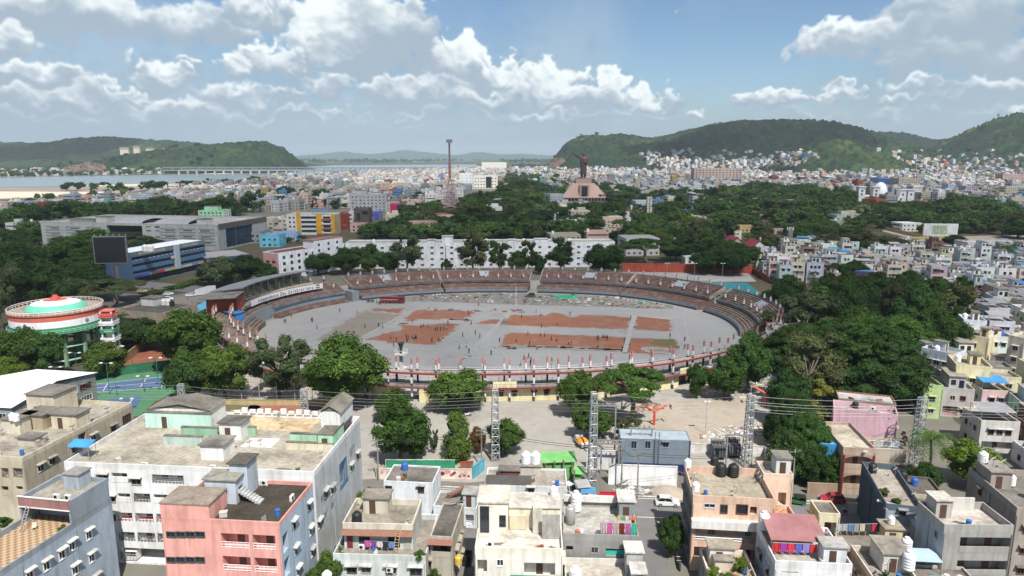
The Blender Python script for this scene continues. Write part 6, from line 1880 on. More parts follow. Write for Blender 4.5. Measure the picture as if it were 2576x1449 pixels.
for u0,u1,c in((.22,.30,hexc('c79a35')),(.62,.73,hexc('cf9a2e')),(.93,1.0,hexc('c79a35'))):MB().box(b.W*u0,b.W*u1,-.7,-.005,1.0,b.z+(2.4 if u0<.3 else.2)).build('pillar','plaster',b.root,c)
for i in range(4):
 z=1.0+i*3.5
 MB().box(b.W*.31,b.W*.615,-.3,-.005,z+1.4,z+3.0).build('glass_strip','blue_glass',b.root)
 MB().box(b.W*.74,b.W*.925,-1.1,-.005,z+.2,z+1.0).build('balcony','plaster',b.root,hexc('a8523f')if i%2 else hexc('cfcac6'))
 for u in(.06,.14):MB().box(b.W*u,b.W*u+1.4,-.06,-.005,z+1.2,z+2.6).build('window','glass',b.root)
 MB().box(b.W*.76,b.W*.91,-.06,-.005,z+1.2,z+2.9).build('window','glass',b.root)
sheet_roof(b,b.W*.45,6,b.W*.34,9,b.z+1.8,.6,(.06,.16,.38),'blue sheet roof on top of the yellow pillared block')
slab('shopping_block','rust red latticed shop block at the end of the yellow block','shopping block','N2',832,942,858,1022,14,hexc('8d4034'),'rust red latticed block',wins=True,wn=6,fl=5,ww=2.2,wh=.35)
slab('shopping_block','white block with two windows squeezed beside the rust red block','shopping block','N2',936,992,838,1020,10,hexc('dadcdd'),fl=4,wn=2)
b=slab('shopping_block','dark grey brown shop block with a tall poster on its front','shopping block','N2',992,1142,808,1030,14,hexc('5f5650'),'dark grey brown shop block',wins=False)
MB().box(b.W*.18,b.W*.42,-.08,-.005,b.z*.45,b.z*.78).build('poster','paint',b.root,(.02,.02,.022));MB().box(b.W*.55,b.W*.95,-.08,-.005,b.z*.72,b.z*.88).build('window','glass',b.root)
slab('row_house','pinkish three storey houses below the dark grey brown block','house','N2',950,1110,960,1050,9,hexc('bda39c'))
b=slab('office_block','big lavender grey office block with a flat blank side','office block','N2',946,1320,665,840,22,hexc('a3a3aa'),'big lavender grey block',wn=9);b.room(b.W*.15,3,b.W*.3,9,5,col=hexc('a9a9b0'),door=None);b.room(b.W*.55,3,b.W*.3,8,2.4,col=hexc('b9b9bd'),door=None)
b=slab('shopping_block','bright magenta shop block with a grey glass side','shopping block','N2',1352,1450,765,905,16,hexc('b02a55'),'magenta block',wins=False);MB().box(b.W*.72,b.W*.98,-.1,-.005,3,b.z-1).build('glass_strip','blue_glass',b.root)
slab('shopping_block','dark grey block with a triangular sign right of the magenta block','shopping block','N2',1452,1510,745,880,14,hexc('6d6a6a'),wn=3)
slab('shopping_block','small blue and yellow painted block left of the magenta block','shopping block','N2',1152,1270,845,925,9,hexc('4d5fae'),wn=4,cols={'R':hexc('c9b46a')})
slab('apartment_block','beige flats with green glass edge behind the tree belt','apartment block','N2',1512,1650,755,880,14,hexc('bdb3a3'),'beige flats')
slab('hotel','cream hotel with long window rows left of the red roofed villa','hotel','N2',130,470,720,800,16,hexc('d3cdb9'),'cream hotel')
b=slab('villa','villa with a bright red hipped roof','house','N2',478,600,740,790,12,hexc('cfcac0'),'red roofed villa',roof=hexc('8e2c33'));W=b.W
MB().add([(-.5,-.5,b.z),(W+.5,-.5,b.z),(W+.5,12.5,b.z),(-.5,12.5,b.z),(W*.3,6,b.z+3),(W*.7,6,b.z+3)],[(0,1,5,4),(1,2,5),(2,3,4,5),(3,0,4)]).build('hipped_roof','paint',b.root,hexc('93303a'))
slab('row_house','pale yellow villa right of the red roofed villa','house','N2',776,905,690,745,10,hexc('d6cca6'))
b=slab('apartment_block','mint green flats rising behind the shopping block','apartment block','N1',2000,2255,828,935,18,hexc('9fd4ae'),'mint green flats',cols={'R':hexc('d9dcdc')});b.room(b.W*.2,3,b.W*.55,8,4.4,col=hexc('9fd4ae'),door=None,name='roof_room')
slab('apartment_block','brick red long block behind the vaulted roof','apartment block','N1',1890,1985,855,930,14,hexc('8f3c34'))
b=slab('hall','bright cyan hall with grey sheet roofs near the hostel','hall','N2',40,240,1075,1200,14,hexc('6fbfdc'),'bright cyan hall',wn=3,roof=(.28,.29,.30))
slab('hall','grey corrugated hall left of the bright cyan hall','hall','N2',-160,60,1040,1160,20,hexc('8d9296'),wn=4,roof=(.26,.27,.28))
b=slab('row_house','house painted in pink and blue stripes beside the cyan hall','house','N2',250,412,1045,1135,9,hexc('9cb4d6'),'striped house')
for i in range(5):MB().box(b.W*(.08+i*.19),b.W*(.14+i*.19),-.08,-.004,.5,b.z-1).build('painted_stripe','paint',b.root,hexc('c08ab0')if i%2 else hexc('4aa0c8'))
b=slab('office_block','white office block with a black glass centre near the steel mast','office block','N2',2188,2430,480,610,40,hexc('d2d0c8'),'black glass centred office',wins=True,wn=8,fl=4,ww=2.4,wh=1.8);MB().box(b.W*.52,b.W*.76,-.4,-.005,2,b.z-2).build('glass_front','glass',b.root)
slab('office_block','blank white tower block left of the black glass office','office block','N2',2050,2182,455,600,30,hexc('cdd3d6'),wn=3,fl=5)
slab('office_block','white hotel with terraces near the river, topmost of the far blocks','hotel','N2',2272,2520,345,430,40,hexc('dcdad4'),'riverside white hotel',fl=5,wn=12)
b=slab('office_block','pale pink and white flats behind the steel mast','apartment block','N2',1812,2085,605,700,20,hexc('d3d4d8'),'flats behind the steel mast')
slab('apartment_block','block wrapped in dark green netting among the city roofs','apartment block','N2',1178,1240,520,585,18,hexc('2f6f5c'),'green netted block',wins=False)
slab('apartment_block','long cream apartments in three terraces','apartment block','N2',1345,1700,570,650,20,hexc('cfc6b4'),'long cream apartments')
mp_=at('N2',1955,805)
X,Y=dpx('N2',1935,115)
mh=hgt(X,Y,mp_.y)
o=lattice(mp_,mh*.42,22,7,'tall red and white steel mast with a platform on top','radio_mast',(.42,.33,.32),6,'mast',bw=.7)
LMS.append(('the tall steel mast',X,480))
MB().box(-1.5,1.5,-1.5,1.5,mh*.42,mh*.66).build('mast_section','metal',o,(.38,.14,.12));MB().box(-1.1,1.1,-1.1,1.1,mh*.66,mh*.93).build('mast_section','metal',o,(.22,.16,.17))
MB().box(-3.6,3.6,-3.6,3.6,mh*.955,mh).build('top_platform','metal',o,(.25,.24,.26));MB().box(-1,1,-1,1,mh*.93,mh*.955).build('mast_section','metal',o,(.2,.18,.19))
sp=G(1467,503.5);f_=sp.y
def sz(y):return hgt(1467,y,f_)
mpx=f_/FPX/math.cos(PITCH)*1.0
o=thing('monument','stepped pink stone podium carrying a tall bronze statue','monument',sp,0,lm='the statue podium',spot=(1467,480))
def dx(x):return(x-1467)*f_*1.0/FPX
w0,w1=dx(1524),dx(1494)
zt=sz(461)
m=MB();m.add([(-w0,-18,5),(w0,-18,5),(w0,34,5),(-w0,34,5),(-w1,-4,zt),(w1,-4,zt),(w1,16,zt),(-w1,16,zt)],[(0,1,5,4),(1,2,6,5),(2,3,7,6),(3,0,4,7),(4,5,6,7)])
m.build('sloped_podium','stone_pink',o)
MB().box(-w0-1.5,w0+1.5,-19.5,35,3.9,4.99).build('terrace','stone_pink',o)
for i in range(15):x=-w0+2*w0*i/14;MB().box(x-.5,x+.5,-18.5,-17.5,0,3.89).build('column','stone_pink',o)
MB().box(-w0+1,w0-1,-16,30,0,3.88).build('base_wall','glass',o)
MB().box(-6.8,6.8,-17.2,-6,5.1,zt-1.8).build('portal','stone_pink',o);MB().box(-4.2,4.2,-17.35,-17.22,5.2,zt-3.5).build('portal_glass','screen',o)
MB().box(-dx(1486),dx(1486),-3.5,15.5,zt,sz(450)).build('upper_plinth','stone_pink',o);MB().box(dx(1477),dx(1485),-3.7,3,sz(450),sz(447)).build('side_plinth','stone_pink',o)
def skin_figure(verts,edges,name,mat,parent,sub=2,col=None):
 me=bpy.data.meshes.new(name)
 me.from_pydata([v[:3]for v in verts],edges,[])
 t=bpy.data.objects.new(name,me);COL.objects.link(t)
 t.modifiers.new('s','SKIN');sb=t.modifiers.new('u','SUBSURF');sb.levels=sub;sb.render_levels=sub
 for i,v in enumerate(verts):
  r=v[3]if isinstance(v[3],tuple)else(v[3],v[3])
  me.skin_vertices[0].data[i].radius=r
 me.skin_vertices[0].data[0].use_root=True
 dg=bpy.context.evaluated_depsgraph_get()
 m2=bpy.data.meshes.new_from_object(t.evaluated_get(dg))
 bpy.data.objects.remove(t)
 m2.materials.clear();m2.materials.append(M[mat])
 m2.polygons.foreach_set('use_smooth',[True]*len(m2.polygons))
 return m2
zb=sz(450);H_=(sz(384)-zb)/1.75
sv=[(0,0,1.0,.17),(0,0,1.25,(0.26,0.19)),(0,0,1.42,(0.30,0.18)),(0,-.01,1.53,.07),(0,-.03,1.64,.105),(0,-.03,1.74,.08),(.26,0,1.42,.08),(.33,-.05,1.15,.07),(.20,-.22,1.08,.06),(.05,-.27,1.12,.05),(-.26,0,1.44,.08),(-.45,-.12,1.52,.06),(-.70,-.2,1.66,.045),(-.84,-.22,1.70,.025),(.11,0,.92,.13),(.12,.01,.5,.11),(.12,.02,.1,.085),(.12,-.1,.03,.06),(-.11,0,.92,.13),(-.12,.01,.5,.11),(-.12,.02,.1,.085),(-.12,-.1,.03,.06)]
se=[(0,1),(1,2),(2,3),(3,4),(4,5),(2,6),(6,7),(7,8),(8,9),(2,10),(10,11),(11,12),(12,13),(0,14),(14,15),(15,16),(16,17),(0,18),(18,19),(19,20),(20,21)]
me=skin_figure(sv,se,'statue','bronze',None)
s_=link('statue',me,None,None,(sp.x,sp.y+4,zb),0,H_)
tag(s_,'tall dark bronze statue with one arm raised and pointing left','statue',spot=(1466,420));LMS.append(('the bronze statue',1466,420))
m=MB().lathe([(.20,.30),(.22,.6),(.21,1.05),(.22,1.3),(.2,1.44),(.1,1.5)],14);c_=m.build('long_coat','bronze',s_,None,True)
slab('pavilion','low pink stone gallery left of the statue podium','hall','N3',250,500,800,850,14,hexc('c9b0a4'),wn=12,wh=2)
slab('hospital','big pale pink hospital of seven storeys','hospital','N3',1828,2312,565,735,30,hexc('c8b2a8'),'pale pink hospital',wn=14,fl=7,ww=3.2,wh=2)
b=slab('arena','grey indoor arena with a broad sloping roof among trees','arena','N3',1420,1800,815,885,50,hexc('8f8f8c'),'grey indoor arena',wins=True,wn=10);W=b.W
MB().add([(-9,-9,b.z-1),(W+9,-9,b.z-1),(W+9,59,b.z-1),(-9,59,b.z-1),(12,12,b.z+7),(W-12,12,b.z+7),(W-12,38,b.z+7),(12,38,b.z+7)],[(0,1,5,4),(1,2,6,5),(2,3,7,6),(3,0,4,7),(4,5,6,7)]).build('sloping_roof','concrete',b.root,(.34,.34,.33))
slab('water_tower','slim white stair tower rising out of the trees','tower','N3',1358,1408,855,1010,6,hexc('d8d6d0'),'slim white tower',fl=6,wn=1)
slab('office_block','blue grey office block below the hill','office block','N3',982,1235,640,700,24,hexc('9aa6b3'),'blue grey office block',wn=9)
slab('temple_lodge','white many storeyed lodge on the hill foot','hotel','N3',956,1092,412,480,60,hexc('d8d6cf'),'white hill lodge',fl=6,wn=8,ww=3.5,wh=2.4)
gp=at('N3',1010,470);gx_,gy_=gp.x,gp.y+90
o=thing('temple_gate','stepped temple gate tower behind the white hill lodge','temple',(gx_,gy_,0),0)
z_=zat(gx_,gy_)
h1=hgt(*dpx('N3',1010,366),gy_);z0=h1*.55;w_=13.
m=MB()
for i in range(7):f1=1-i*.105;zz=z0+(h1-z0)*i/7;MB().box(-w_*f1,w_*f1,-w_*f1*.8,w_*f1*.8,zz+.01,z0+(h1-z0)*(i+.93)/7).build('tower_tier','plaster',o,hexc('bd9a90'))
MB().box(-w_*1.1,w_*1.1,-w_,w_,0,z0).build('base_wall','plaster',o,hexc('d5cfc4'))
dp_=at('N4',1235,900)
f_=dp_.y;k_=f_/FPX/2.6833/1.49068*1.02
o=thing('domed_shrine','white shrine with one great dome and four square towers','shrine',dp_,0,lm='the white domed shrine',spot=(2240,480))
MB().box(-118*k_,120*k_,0,60,0,5.6).build('hall','plaster',o,hexc('dfe1e1'))
MB().box(-310*k_,226*k_,20,70,0,5).build('wing','plaster',o,hexc('dadcdc'))
zt=hgt(*dpx('N4',1235,705),f_+32)
MB().lathe([(66*k_,5.5),(66*k_,9),(70*k_,9.2),(70*k_,9.8)],28,(5*k_,32,0)).build('drum','plaster',o,hexc('cdc8bc'))
MB().lathe([(68*k_*math.cos(a),9.8+(zt-9.8)*math.sin(a))for a in[i*math.pi/20 for i in range(11)]],32,(5*k_,32,0)).build('dome','paint',o,(.78,.78,.78),True)
for x in(-275,-135,130,210):
 x0,x1=(x-32)*k_,(x+32)*k_
 ht=19 if x<0 else 15
 t_=MB().box(x0,x1,4,4+62*k_,0,ht).build('tower','plaster',o,hexc('dddfdf'))
 MB().box(x0-1,x1+1,3,5+62*k_,ht+.004,ht+1.2).build('tower_roof','plaster',t_,hexc('e3e4e4'))
 for z in(8,13):
  if z<ht-3:MB().box((x0+x1)/2-1.2,(x0+x1)/2+1.2,3.9,3.997,z,z+2.6).build('window','glass',t_)
for i in range(6):MB().box(-100*k_+i*38*k_,-100*k_+i*38*k_+2,-.1,-.004,1.2,4.4).build('window','glass',o)
slab('office_block','block with a deep blue glass front behind the white domed shrine','office block','N4',1102,1210,665,800,30,hexc('7f97c4'),'deep blue glass block',wins=False,cols={'F':hexc('3c5f9c')})
slab('apartment_block','beige block with rows of arched windows right of the great dome','apartment block','N4',1305,1525,665,800,34,hexc('c3b8a4'),'beige arched block',fl=6,wn=9,ww=2.2)
slab('apartment_block','pale blue narrow tower block right of the domed shrine','apartment block','N4',1800,1865,720,860,16,hexc('b3bfd6'),fl=6,wn=2)
slab('apartment_block','white flats with a dark entrance left of the pale blue tower','apartment block','N4',1615,1795,745,830,16,hexc('d3d4d4'),fl=4)
slab('apartment_block','lavender flats right of the pale blue tower','apartment block','N4',1980,2110,745,870,18,hexc('aba0b4'),fl=6,wn=5)
slab('apartment_block','brown and pink tall flats at the far right edge','apartment block','N4',2350,2576,625,750,24,hexc('ad948c'),'brown pink flats',fl=7)
slab('apartment_block','long brick brown unfinished block in the tree line','apartment block','N4',320,640,655,725,20,hexc('6f5148'),'brick brown unfinished block',fl=3)
slab('hall','low hall with a blue roof at the tree edge','hall','N4',2120,2260,905,960,18,hexc('cfd2d4'),'blue roofed hall',roof=(.08,.22,.5),fl=1)
slab('hall','long white roofed station hall with a deep blue strip','hall','N4',2000,2600,1310,1395,14,hexc('c8c8c6'),'station hall',roof=(.62,.62,.62),fl=1,wins=False)
b=Bld('banner_wall','long white banner wall with a green picture panel beyond the slum roofs','wall',at('N4',1558,1245),at('N4',1905,1250),1.2,9.5,hexc('dadcdc'),'white banner wall',(.6,.6,.6),ph=.1);b.build()
MB().box(b.W*.26,b.W*.68,-.08,-.004,1.5,8.2).build('picture_panel','paint',b.root,(.30,.42,.26));MB().box(b.W*.40,b.W*.52,-.10,-.085,3,7.4).build('picture_figure','paint',b.root,(.42,.30,.24))
for i in range(5):MB().box(b.W*(.28+.08*i),b.W*(.31+.08*i),-.11,-.102,2.2+i%2,3.4+i%3).build('picture_mark','paint',b.root,(.55,.6,.5))
wall('compound_wall','long yellow wall running beyond the slum roofs',at('N4',1240,1310)[:2],at('N4',1770,1290)[:2],3.2,.4,hexc('c8b477'))
wall('compound_wall','pale yellow wall beside the earth track in the trees',at('N4',1150,1180)[:2],at('N4',1560,1275)[:2],2.6,.4,hexc('b8a673'))
wpatch('earth_track',[at('N4',*p)[:2]for p in((1150,1165),(1560,1250),(1500,1290),(1150,1200))],'m_dust',.04)
wpatch('earth_yard',[at('N4',*p)[:2]for p in((1900,1250),(2576,1240),(2576,1320),(1900,1320))],'m_dust',.04)
PEEP=[('N3',320,440,1030,1095,WHITE,'white villa with a tall stair box'),('N3',500,590,985,1045,hexc('b9cbe0'),'pale blue villa'),('N3',916,1028,945,992,hexc('c9d3df'),'long pale blue bungalow'),('N3',1050,1180,1005,1065,WHITE,'white two storey villa'),('N3',960,1050,735,805,hexc('cfd0c8'),'grey white four storey house'),('N3',738,784,960,1035,hexc('c5bfb4'),'narrow cream stair house'),('N3',2128,2308,1195,1275,hexc('dbd5bd'),'cream bungalow with three windows'),('N3',2290,2440,1145,1200,hexc('cdb98c'),'yellowish old bungalow'),('N3',870,1050,1170,1205,hexc('bfb9ab'),'low grey roofed bungalow'),('N3',1610,1800,1275,1330,hexc('b8b0a6'),'long old bungalow with a brown roof'),('N3',1170,1240,760,815,hexc('c2bbb0'),'beige flats in the trees'),('N3',1290,1360,760,830,hexc('cfc9be'),'tall narrow beige flats'),('N3',1145,1196,1060,1105,WHITE,'little white cube house'),('N3',1740,1830,945,975,hexc('5f9acb'),'bright blue low shed'),('N3',1195,1245,940,970,WHITE,'white bungalow'),('N3',2490,2570,1010,1060,hexc('cbb3a6'),'pinkish house'),('N4',60,195,1180,1215,hexc('b3ab98'),'grey bungalow beside the cell tower'),('N4',1080,1135,1030,1085,hexc('c9a798'),'pink gabled house'),('N4',2410,2510,1040,1120,WHITE,'white house at the right edge'),('N4',90,140,925,970,WHITE,'tiny white house')]
for k,x0,x1,yt,yb,c,lab in PEEP:slab('villa',lab+' in the tree belt','house',k,x0,x1,yt,yb+12,9,c,lab if len(lab.split())<4 else None)
for k,x0,x1,yt,yb,lab,wc_ in(('N3',2195,2335,1335,1400,'house with a steep red gabled roof in the trees',hexc('b8aa9c')),('N3',2410,2560,1370,1449,'white chapel with a red gabled roof and a cross',hexc('d9d9d6'))):
 b=slab('chapel' if 'chapel' in lab else 'villa',lab,'chapel' if 'chapel' in lab else 'house',k,x0,x1,yt,yb+20,16,wc_,'red gabled house' if 'steep' in lab else 'white chapel',ph=.1)
 W=b.W
 MB().add([(-.6,-.6,b.z),(W/2,-.6,b.z+4.5),(W/2,16.6,b.z+4.5),(-.6,16.6,b.z),(W+.6,-.6,b.z),(W+.6,16.6,b.z)],[(0,1,2,3),(1,4,5,2)]).build('gabled_roof','paint',b.root,hexc('8f2f30'))
 MB().add([(0,-.1,b.z),(W,-.1,b.z),(W/2,-.1,b.z+4.3)],[(0,1,2)]).build('gable_wall','plaster',b.root,wc_)
 if 'chapel' in lab:m=MB();m.box(W/2-.15,W/2+.15,-.3,0,b.z+4.4,b.z+6.8);m.box(W/2-.8,W/2+.8,-.29,-.01,b.z+5.6,b.z+5.9);m.build('cross','paint',b.root,(.7,.7,.7))
wall('compound_wall','long red ochre wall behind the stadium yard',G(1566,683)[:2],G(1890,687)[:2],4.2,3.0,hexc('a5513f'))
wall('compound_wall','red ochre wall turning along the side of the stadium yard',G(1892,687)[:2],G(1935,712)[:2],3.0,.4,hexc('93503f'))
slab('school','long white block with a teal sheet roof behind the red ochre wall','school','M4',445,740,40,112,9,hexc('d3d6d2'),'teal roofed block',roof=hexc('6fb3a8'),fl=1,wn=5)
q=[at('M4',*p,5.0)for p in((690,285),(1140,285),(1250,400),(800,330))]
nA,nB,nC,nD=G(1786,712,4.5),G(1880,711,4.5),G(1925,748,4.5),G(1835,738,4.5)
o=thing('shade_net','teal shade net stretched over the practice yard behind the right stands','net',(nA.x,nA.y,0),0,lm='the teal shade net',spot=(1860,725))
m=MB();n=8
for i in range(n+1):
 for j in range(n+1):
  p=nA.lerp(nB,i/n).lerp(nD.lerp(nC,i/n),j/n)
  m.v.append((p.x-nA.x,p.y-nA.y,4.5-.5*math.sin(math.pi*i/n)*abs(math.sin(j*1.6))))
for i in range(n):
 for j in range(n):m.f.append((i*(n+1)+j,i*(n+1)+j+1,(i+1)*(n+1)+j+1,(i+1)*(n+1)+j));m.mi.append(0)
m.build('netting','cloth',o,(.03,.19,.22))
for p in(nA,nB,nC,nD):MB().bar((p.x-nA.x,p.y-nA.y,0),(p.x-nA.x,p.y-nA.y,4.5),.15).build('post','metal',o,(.4,.4,.4))
p=at('N4',212,1375);lattice(p,hgt(*dpx('N4',212,1160),p.y),2.6,2.0,'grey cell tower with white antennas behind the slum roofs','cell_tower',(.42,.44,.45),8,'cell tower',bw=.14)
ct=THINGS[-1][0];h_=hgt(*dpx('N4',212,1160),p.y)
for i in range(6):MB().box(-.2,.2,-.1,.1,0,2.0).build('antenna','paint',ct,(.7,.7,.7)).location=(2.1*math.cos(i),2.1*math.sin(i),h_-2)
def bridge(Y,x0,x1,z0,z1,lab,n):
 X0,X1=(x0-CXP)/FPX*Y,(x1-CXP)/FPX*Y
 o=thing('railway_bridge',lab,'bridge',(X0,Y,0),0,lm=None,spot=((x0+x1)/2,426))
 Lh=(X1-X0)/n
 for s_ in(-4,4):
  for i in range(n):
   m=MB();a,c=i*Lh+1,(i+1)*Lh-1
   m.bar((a,s_,z0),(c,s_,z0),2.0);m.bar((a+Lh*.1,s_,z1),(c-Lh*.1,s_,z1),1.7)
   k=8
   for j in range(k):
    p0,p1=a+(c-a)*j/k,a+(c-a)*(j+1)/k
    m.bar((p0,s_,z0 if j%2 else z1 if j else z0),(p1,s_,z1 if j%2==0 and j<k-1 else z0),1.0)
    if 0<j:m.bar((p0,s_,z0),(p0,s_,z1),.7)
   m.build('truss_span','metal',o,(.27,.29,.31))
 MB().box(0,X1-X0,-3.5,3.5,z0-1.2,z0-.9).build('deck','concrete',o,(.35,.35,.35))
 for i in range(n+1):MB().box(i*Lh-3,i*Lh+3,-5.5,5.5,-1,z0-1.21).build('pier','concrete',o,(.50,.47,.43))
bridge(2480,418,1085,12.5,24,'long grey truss railway bridge across the river, nearer one',15)
bridge(2620,440,1150,12,22,'second truss railway bridge just behind the nearer one',16)
for x,y,w,h_,lab in((337,374,20,8,'hillside guest house of three storeys on the left ridge'),(367,371,14,8,'hillside tower block beside the ridge guest house'),(400,374,18,4,'white roofed lodge in the middle of the left ridge'),(446,375,26,4,'white lodge with orange roofs at the right of the ridge')):
 Y=2960 if x<420 else 2950
 X=(x-CXP)/FPX*Y;z=zat(X,Y)
 mp2=Y/FPX
 o=thing('ridge_lodge',lab,'lodge',(X,Y-20,0),0,spot=(x,y))
 zt=hgt(x,y,Y-20);z0=zat(X,Y-20)-2
 MB().box(-w*mp2/2,w*mp2/2,0,12,min(z0,zt-3),zt+h_*mp2*.4).build('wall','plaster',o,hexc('cfc6b4'))
 for i in range(3):MB().box(-w*mp2/2+1,w*mp2/2-1,-.3,-.05,zt+(i-1.2)*h_*mp2*.25,zt+(i-.9)*h_*mp2*.25).build('window_strip','glass',o)
 MB().box(-w*mp2/2-1,w*mp2/2+1,-1,13,zt+h_*mp2*.4+.01,zt+h_*mp2*.4+1.2).build('roof','plaster',o,hexc('cbb79c'))
# the crowded houses on the right, each one a thing
PAL=[(WHITE,'white'),(hexc('d7d9d8'),'white'),(CREAM,'cream'),(hexc('cfc9ba'),'ivory'),(hexc('a9abab'),'grey'),(hexc('b9bfc4'),'pale grey'),(hexc('d6ccb4'),'cream'),(LBLUE,'pale blue'),(hexc('c9a9a0'),'dusty pink'),(YELL,'pale yellow'),(hexc('b5aebb'),'pale lilac'),(hexc('a9c6c4'),'pale aqua'),(hexc('8b5b4a'),'brick brown'),(hexc('8f8a85'),'dark grey'),(WHITE,'white'),(hexc('dadbd6'),'white'),(hexc('c3c1bb'),'pale grey'),(hexc('c7bba9'),'beige'),(hexc('d8b9a2'),'peach'),(hexc('bfc9d2'),'pale blue')]
def in_poly(x,y,P):
 c=False
 n=len(P)
 for i in range(n):
  (x0,y0),(x1,y1)=P[i],P[(i+1)%n]
  if(y0>y)!=(y1>y)and x<(x1-x0)*(y-y0)/(y1-y0)+x0:c=not c
 return c
SL1=[(1895,650),(1990,622),(2230,622),(2600,640),(2600,905),(2470,830),(2400,735),(2300,720),(2180,700),(2100,690),(1960,705),(1900,690)]
SL2=[(2440,800),(2620,790),(2640,1240),(2500,1180),(2420,1090),(2320,1010),(2318,900),(2425,850)]
hr=random.Random(21)
NH=0
def rhouse(x,y,ang,rng,sc=1.0,near=False):
 global NH
 W,D_=rng.uniform(6.2,9.6)*sc,rng.uniform(7.0,11.0)*sc
 fl=rng.choice([1,1,2,2,2,3]if near else[1,1,2,2,3,3])
 col,cn=rng.choice(PAL)
 g_=sum(col)/3*rng.uniform(.95,1.18);c2=tuple(min(.82,g_*.5+c*.55)for c in col)
 h=fl*3.1+.9
 feat=rng.choice(['','room','room','room','sheet','upper','upper','tank','tank','tank'])
 fn={'':'with a bare flat roof','room':'with a roof cabin','sheet':'with a sheet roof on top','upper':'with a set back upper floor','tank':'with roof tanks'}[feat]
 num={1:'one',2:'two',3:'three',4:'four'}[fl]
 brick=cn=='brick brown'
 rc=rng.choice([ROOF,(.26,.25,.235),(.19,.18,.17),(.36,.345,.31),(.14,.13,.125)])
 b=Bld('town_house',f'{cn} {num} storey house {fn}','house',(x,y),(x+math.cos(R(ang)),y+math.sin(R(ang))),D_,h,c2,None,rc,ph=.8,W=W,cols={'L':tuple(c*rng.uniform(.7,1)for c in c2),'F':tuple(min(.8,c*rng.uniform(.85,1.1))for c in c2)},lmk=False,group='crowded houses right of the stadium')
 for f in range(fl):
  z=f*3.1+1.0
  if rng.random()<.4:b.log('F',.5,W-.5 if rng.random()<.5 else W*.55,z-.6,z+1.6,dep=1.2,rail=rng.choice(['wall','bars']),rc=rng.choice([None,(.5,.5,.5),(.3,.12,.1)]))
  b.row('F',(z,),rng.choice([2,2,3]),1.1,1.2,shade=rng.random()<.5)
  b.row('L',(z,),rng.choice([1,2,3]),1.0,1.1,shade=False)
 b.build(wallmat='brick' if brick and rng.random()<.6 else 'plaster')
 where='on a roof'
 if feat=='room':b.room(rng.uniform(.3,W*.5),rng.uniform(1.5,D_*.5),rng.uniform(2,3),rng.uniform(2.2,3.4),rng.uniform(2.1,2.8),col=c2)
 if feat=='sheet':sheet_roof(b,.3,1,W-.6,D_*.6,b.rz+2.2,.5,*rng.choice([((.05,.26,.55),'blue sheet roof over a crowded house'),((.30,.30,.31),'grey sheet roof over a crowded house'),((.4,.4,.41),'pale sheet roof over a crowded house'),((.07,.30,.5),'blue sheet roof over a crowded house')]),posts=2.1)
 if feat=='upper':
  m=MB();u0=rng.uniform(0,W*.4);uu=u0+W*.55;v0=rng.uniform(1.5,D_*.4)
  m.box(u0+.1,uu,v0,D_-.3,b.rz+.003,b.rz+2.9,bottom=False)
  o=m.build('upper_floor','plaster',b.root,tuple(min(.8,c*1.05)for c in c2))
  MB().box(u0-.1,uu+.2,v0-.3,D_-.1,b.rz+2.904,b.rz+3.1).build('roof_slab','concrete',o,rc)
  for i in range(2):MB().box(u0+.5+i*1.7,u0+1.5+i*1.7,v0-.06,v0-.003,b.rz+(.05 if i else.9),b.rz+2.1).build('window','glass',o)
 if feat in('tank','room')or rng.random()<.25:
  for _ in range(rng.choice([1,1,2])):tank(b.w(rng.uniform(.9,W-.9),rng.uniform(1,D_-1),b.rz+(0 if feat=='tank' else 0)),rng.choice(['white','white','white','white','black','blue','white','yellow']),rng.uniform(.85,1.15),where)
 NH+=1
 return b
ang0=-12
Ua,Va=Vector((math.cos(R(ang0)),math.sin(R(ang0)))),Vector((-math.sin(R(ang0)),math.cos(R(ang0))))
for P,near in((SL1,False),(SL2,True)):
 for i in range(-4,60):
  for j in range(0,40):
   p=Vector((60,110))+Ua*(i*8.6+(j%2)*3+(1.2*(i//3)))+Va*(j*9.8+(1.6*(j//2)))
   if p.x<60:continue
   X,Y=PXY((p.x,p.y,3))
   if not in_poly(X,Y,P)or hr.random()<.06 or NH>(285 if near else 205):continue
   if any((p-Vector(f[:2])).length<f[2]+3 for f in FP if not getattr(f[3],'isr',0)):continue
   b=rhouse(p.x+hr.uniform(-.8,.8),p.y+hr.uniform(-.8,.8),ang0+hr.uniform(-5,5),hr,.86,near)
   b.isr=1
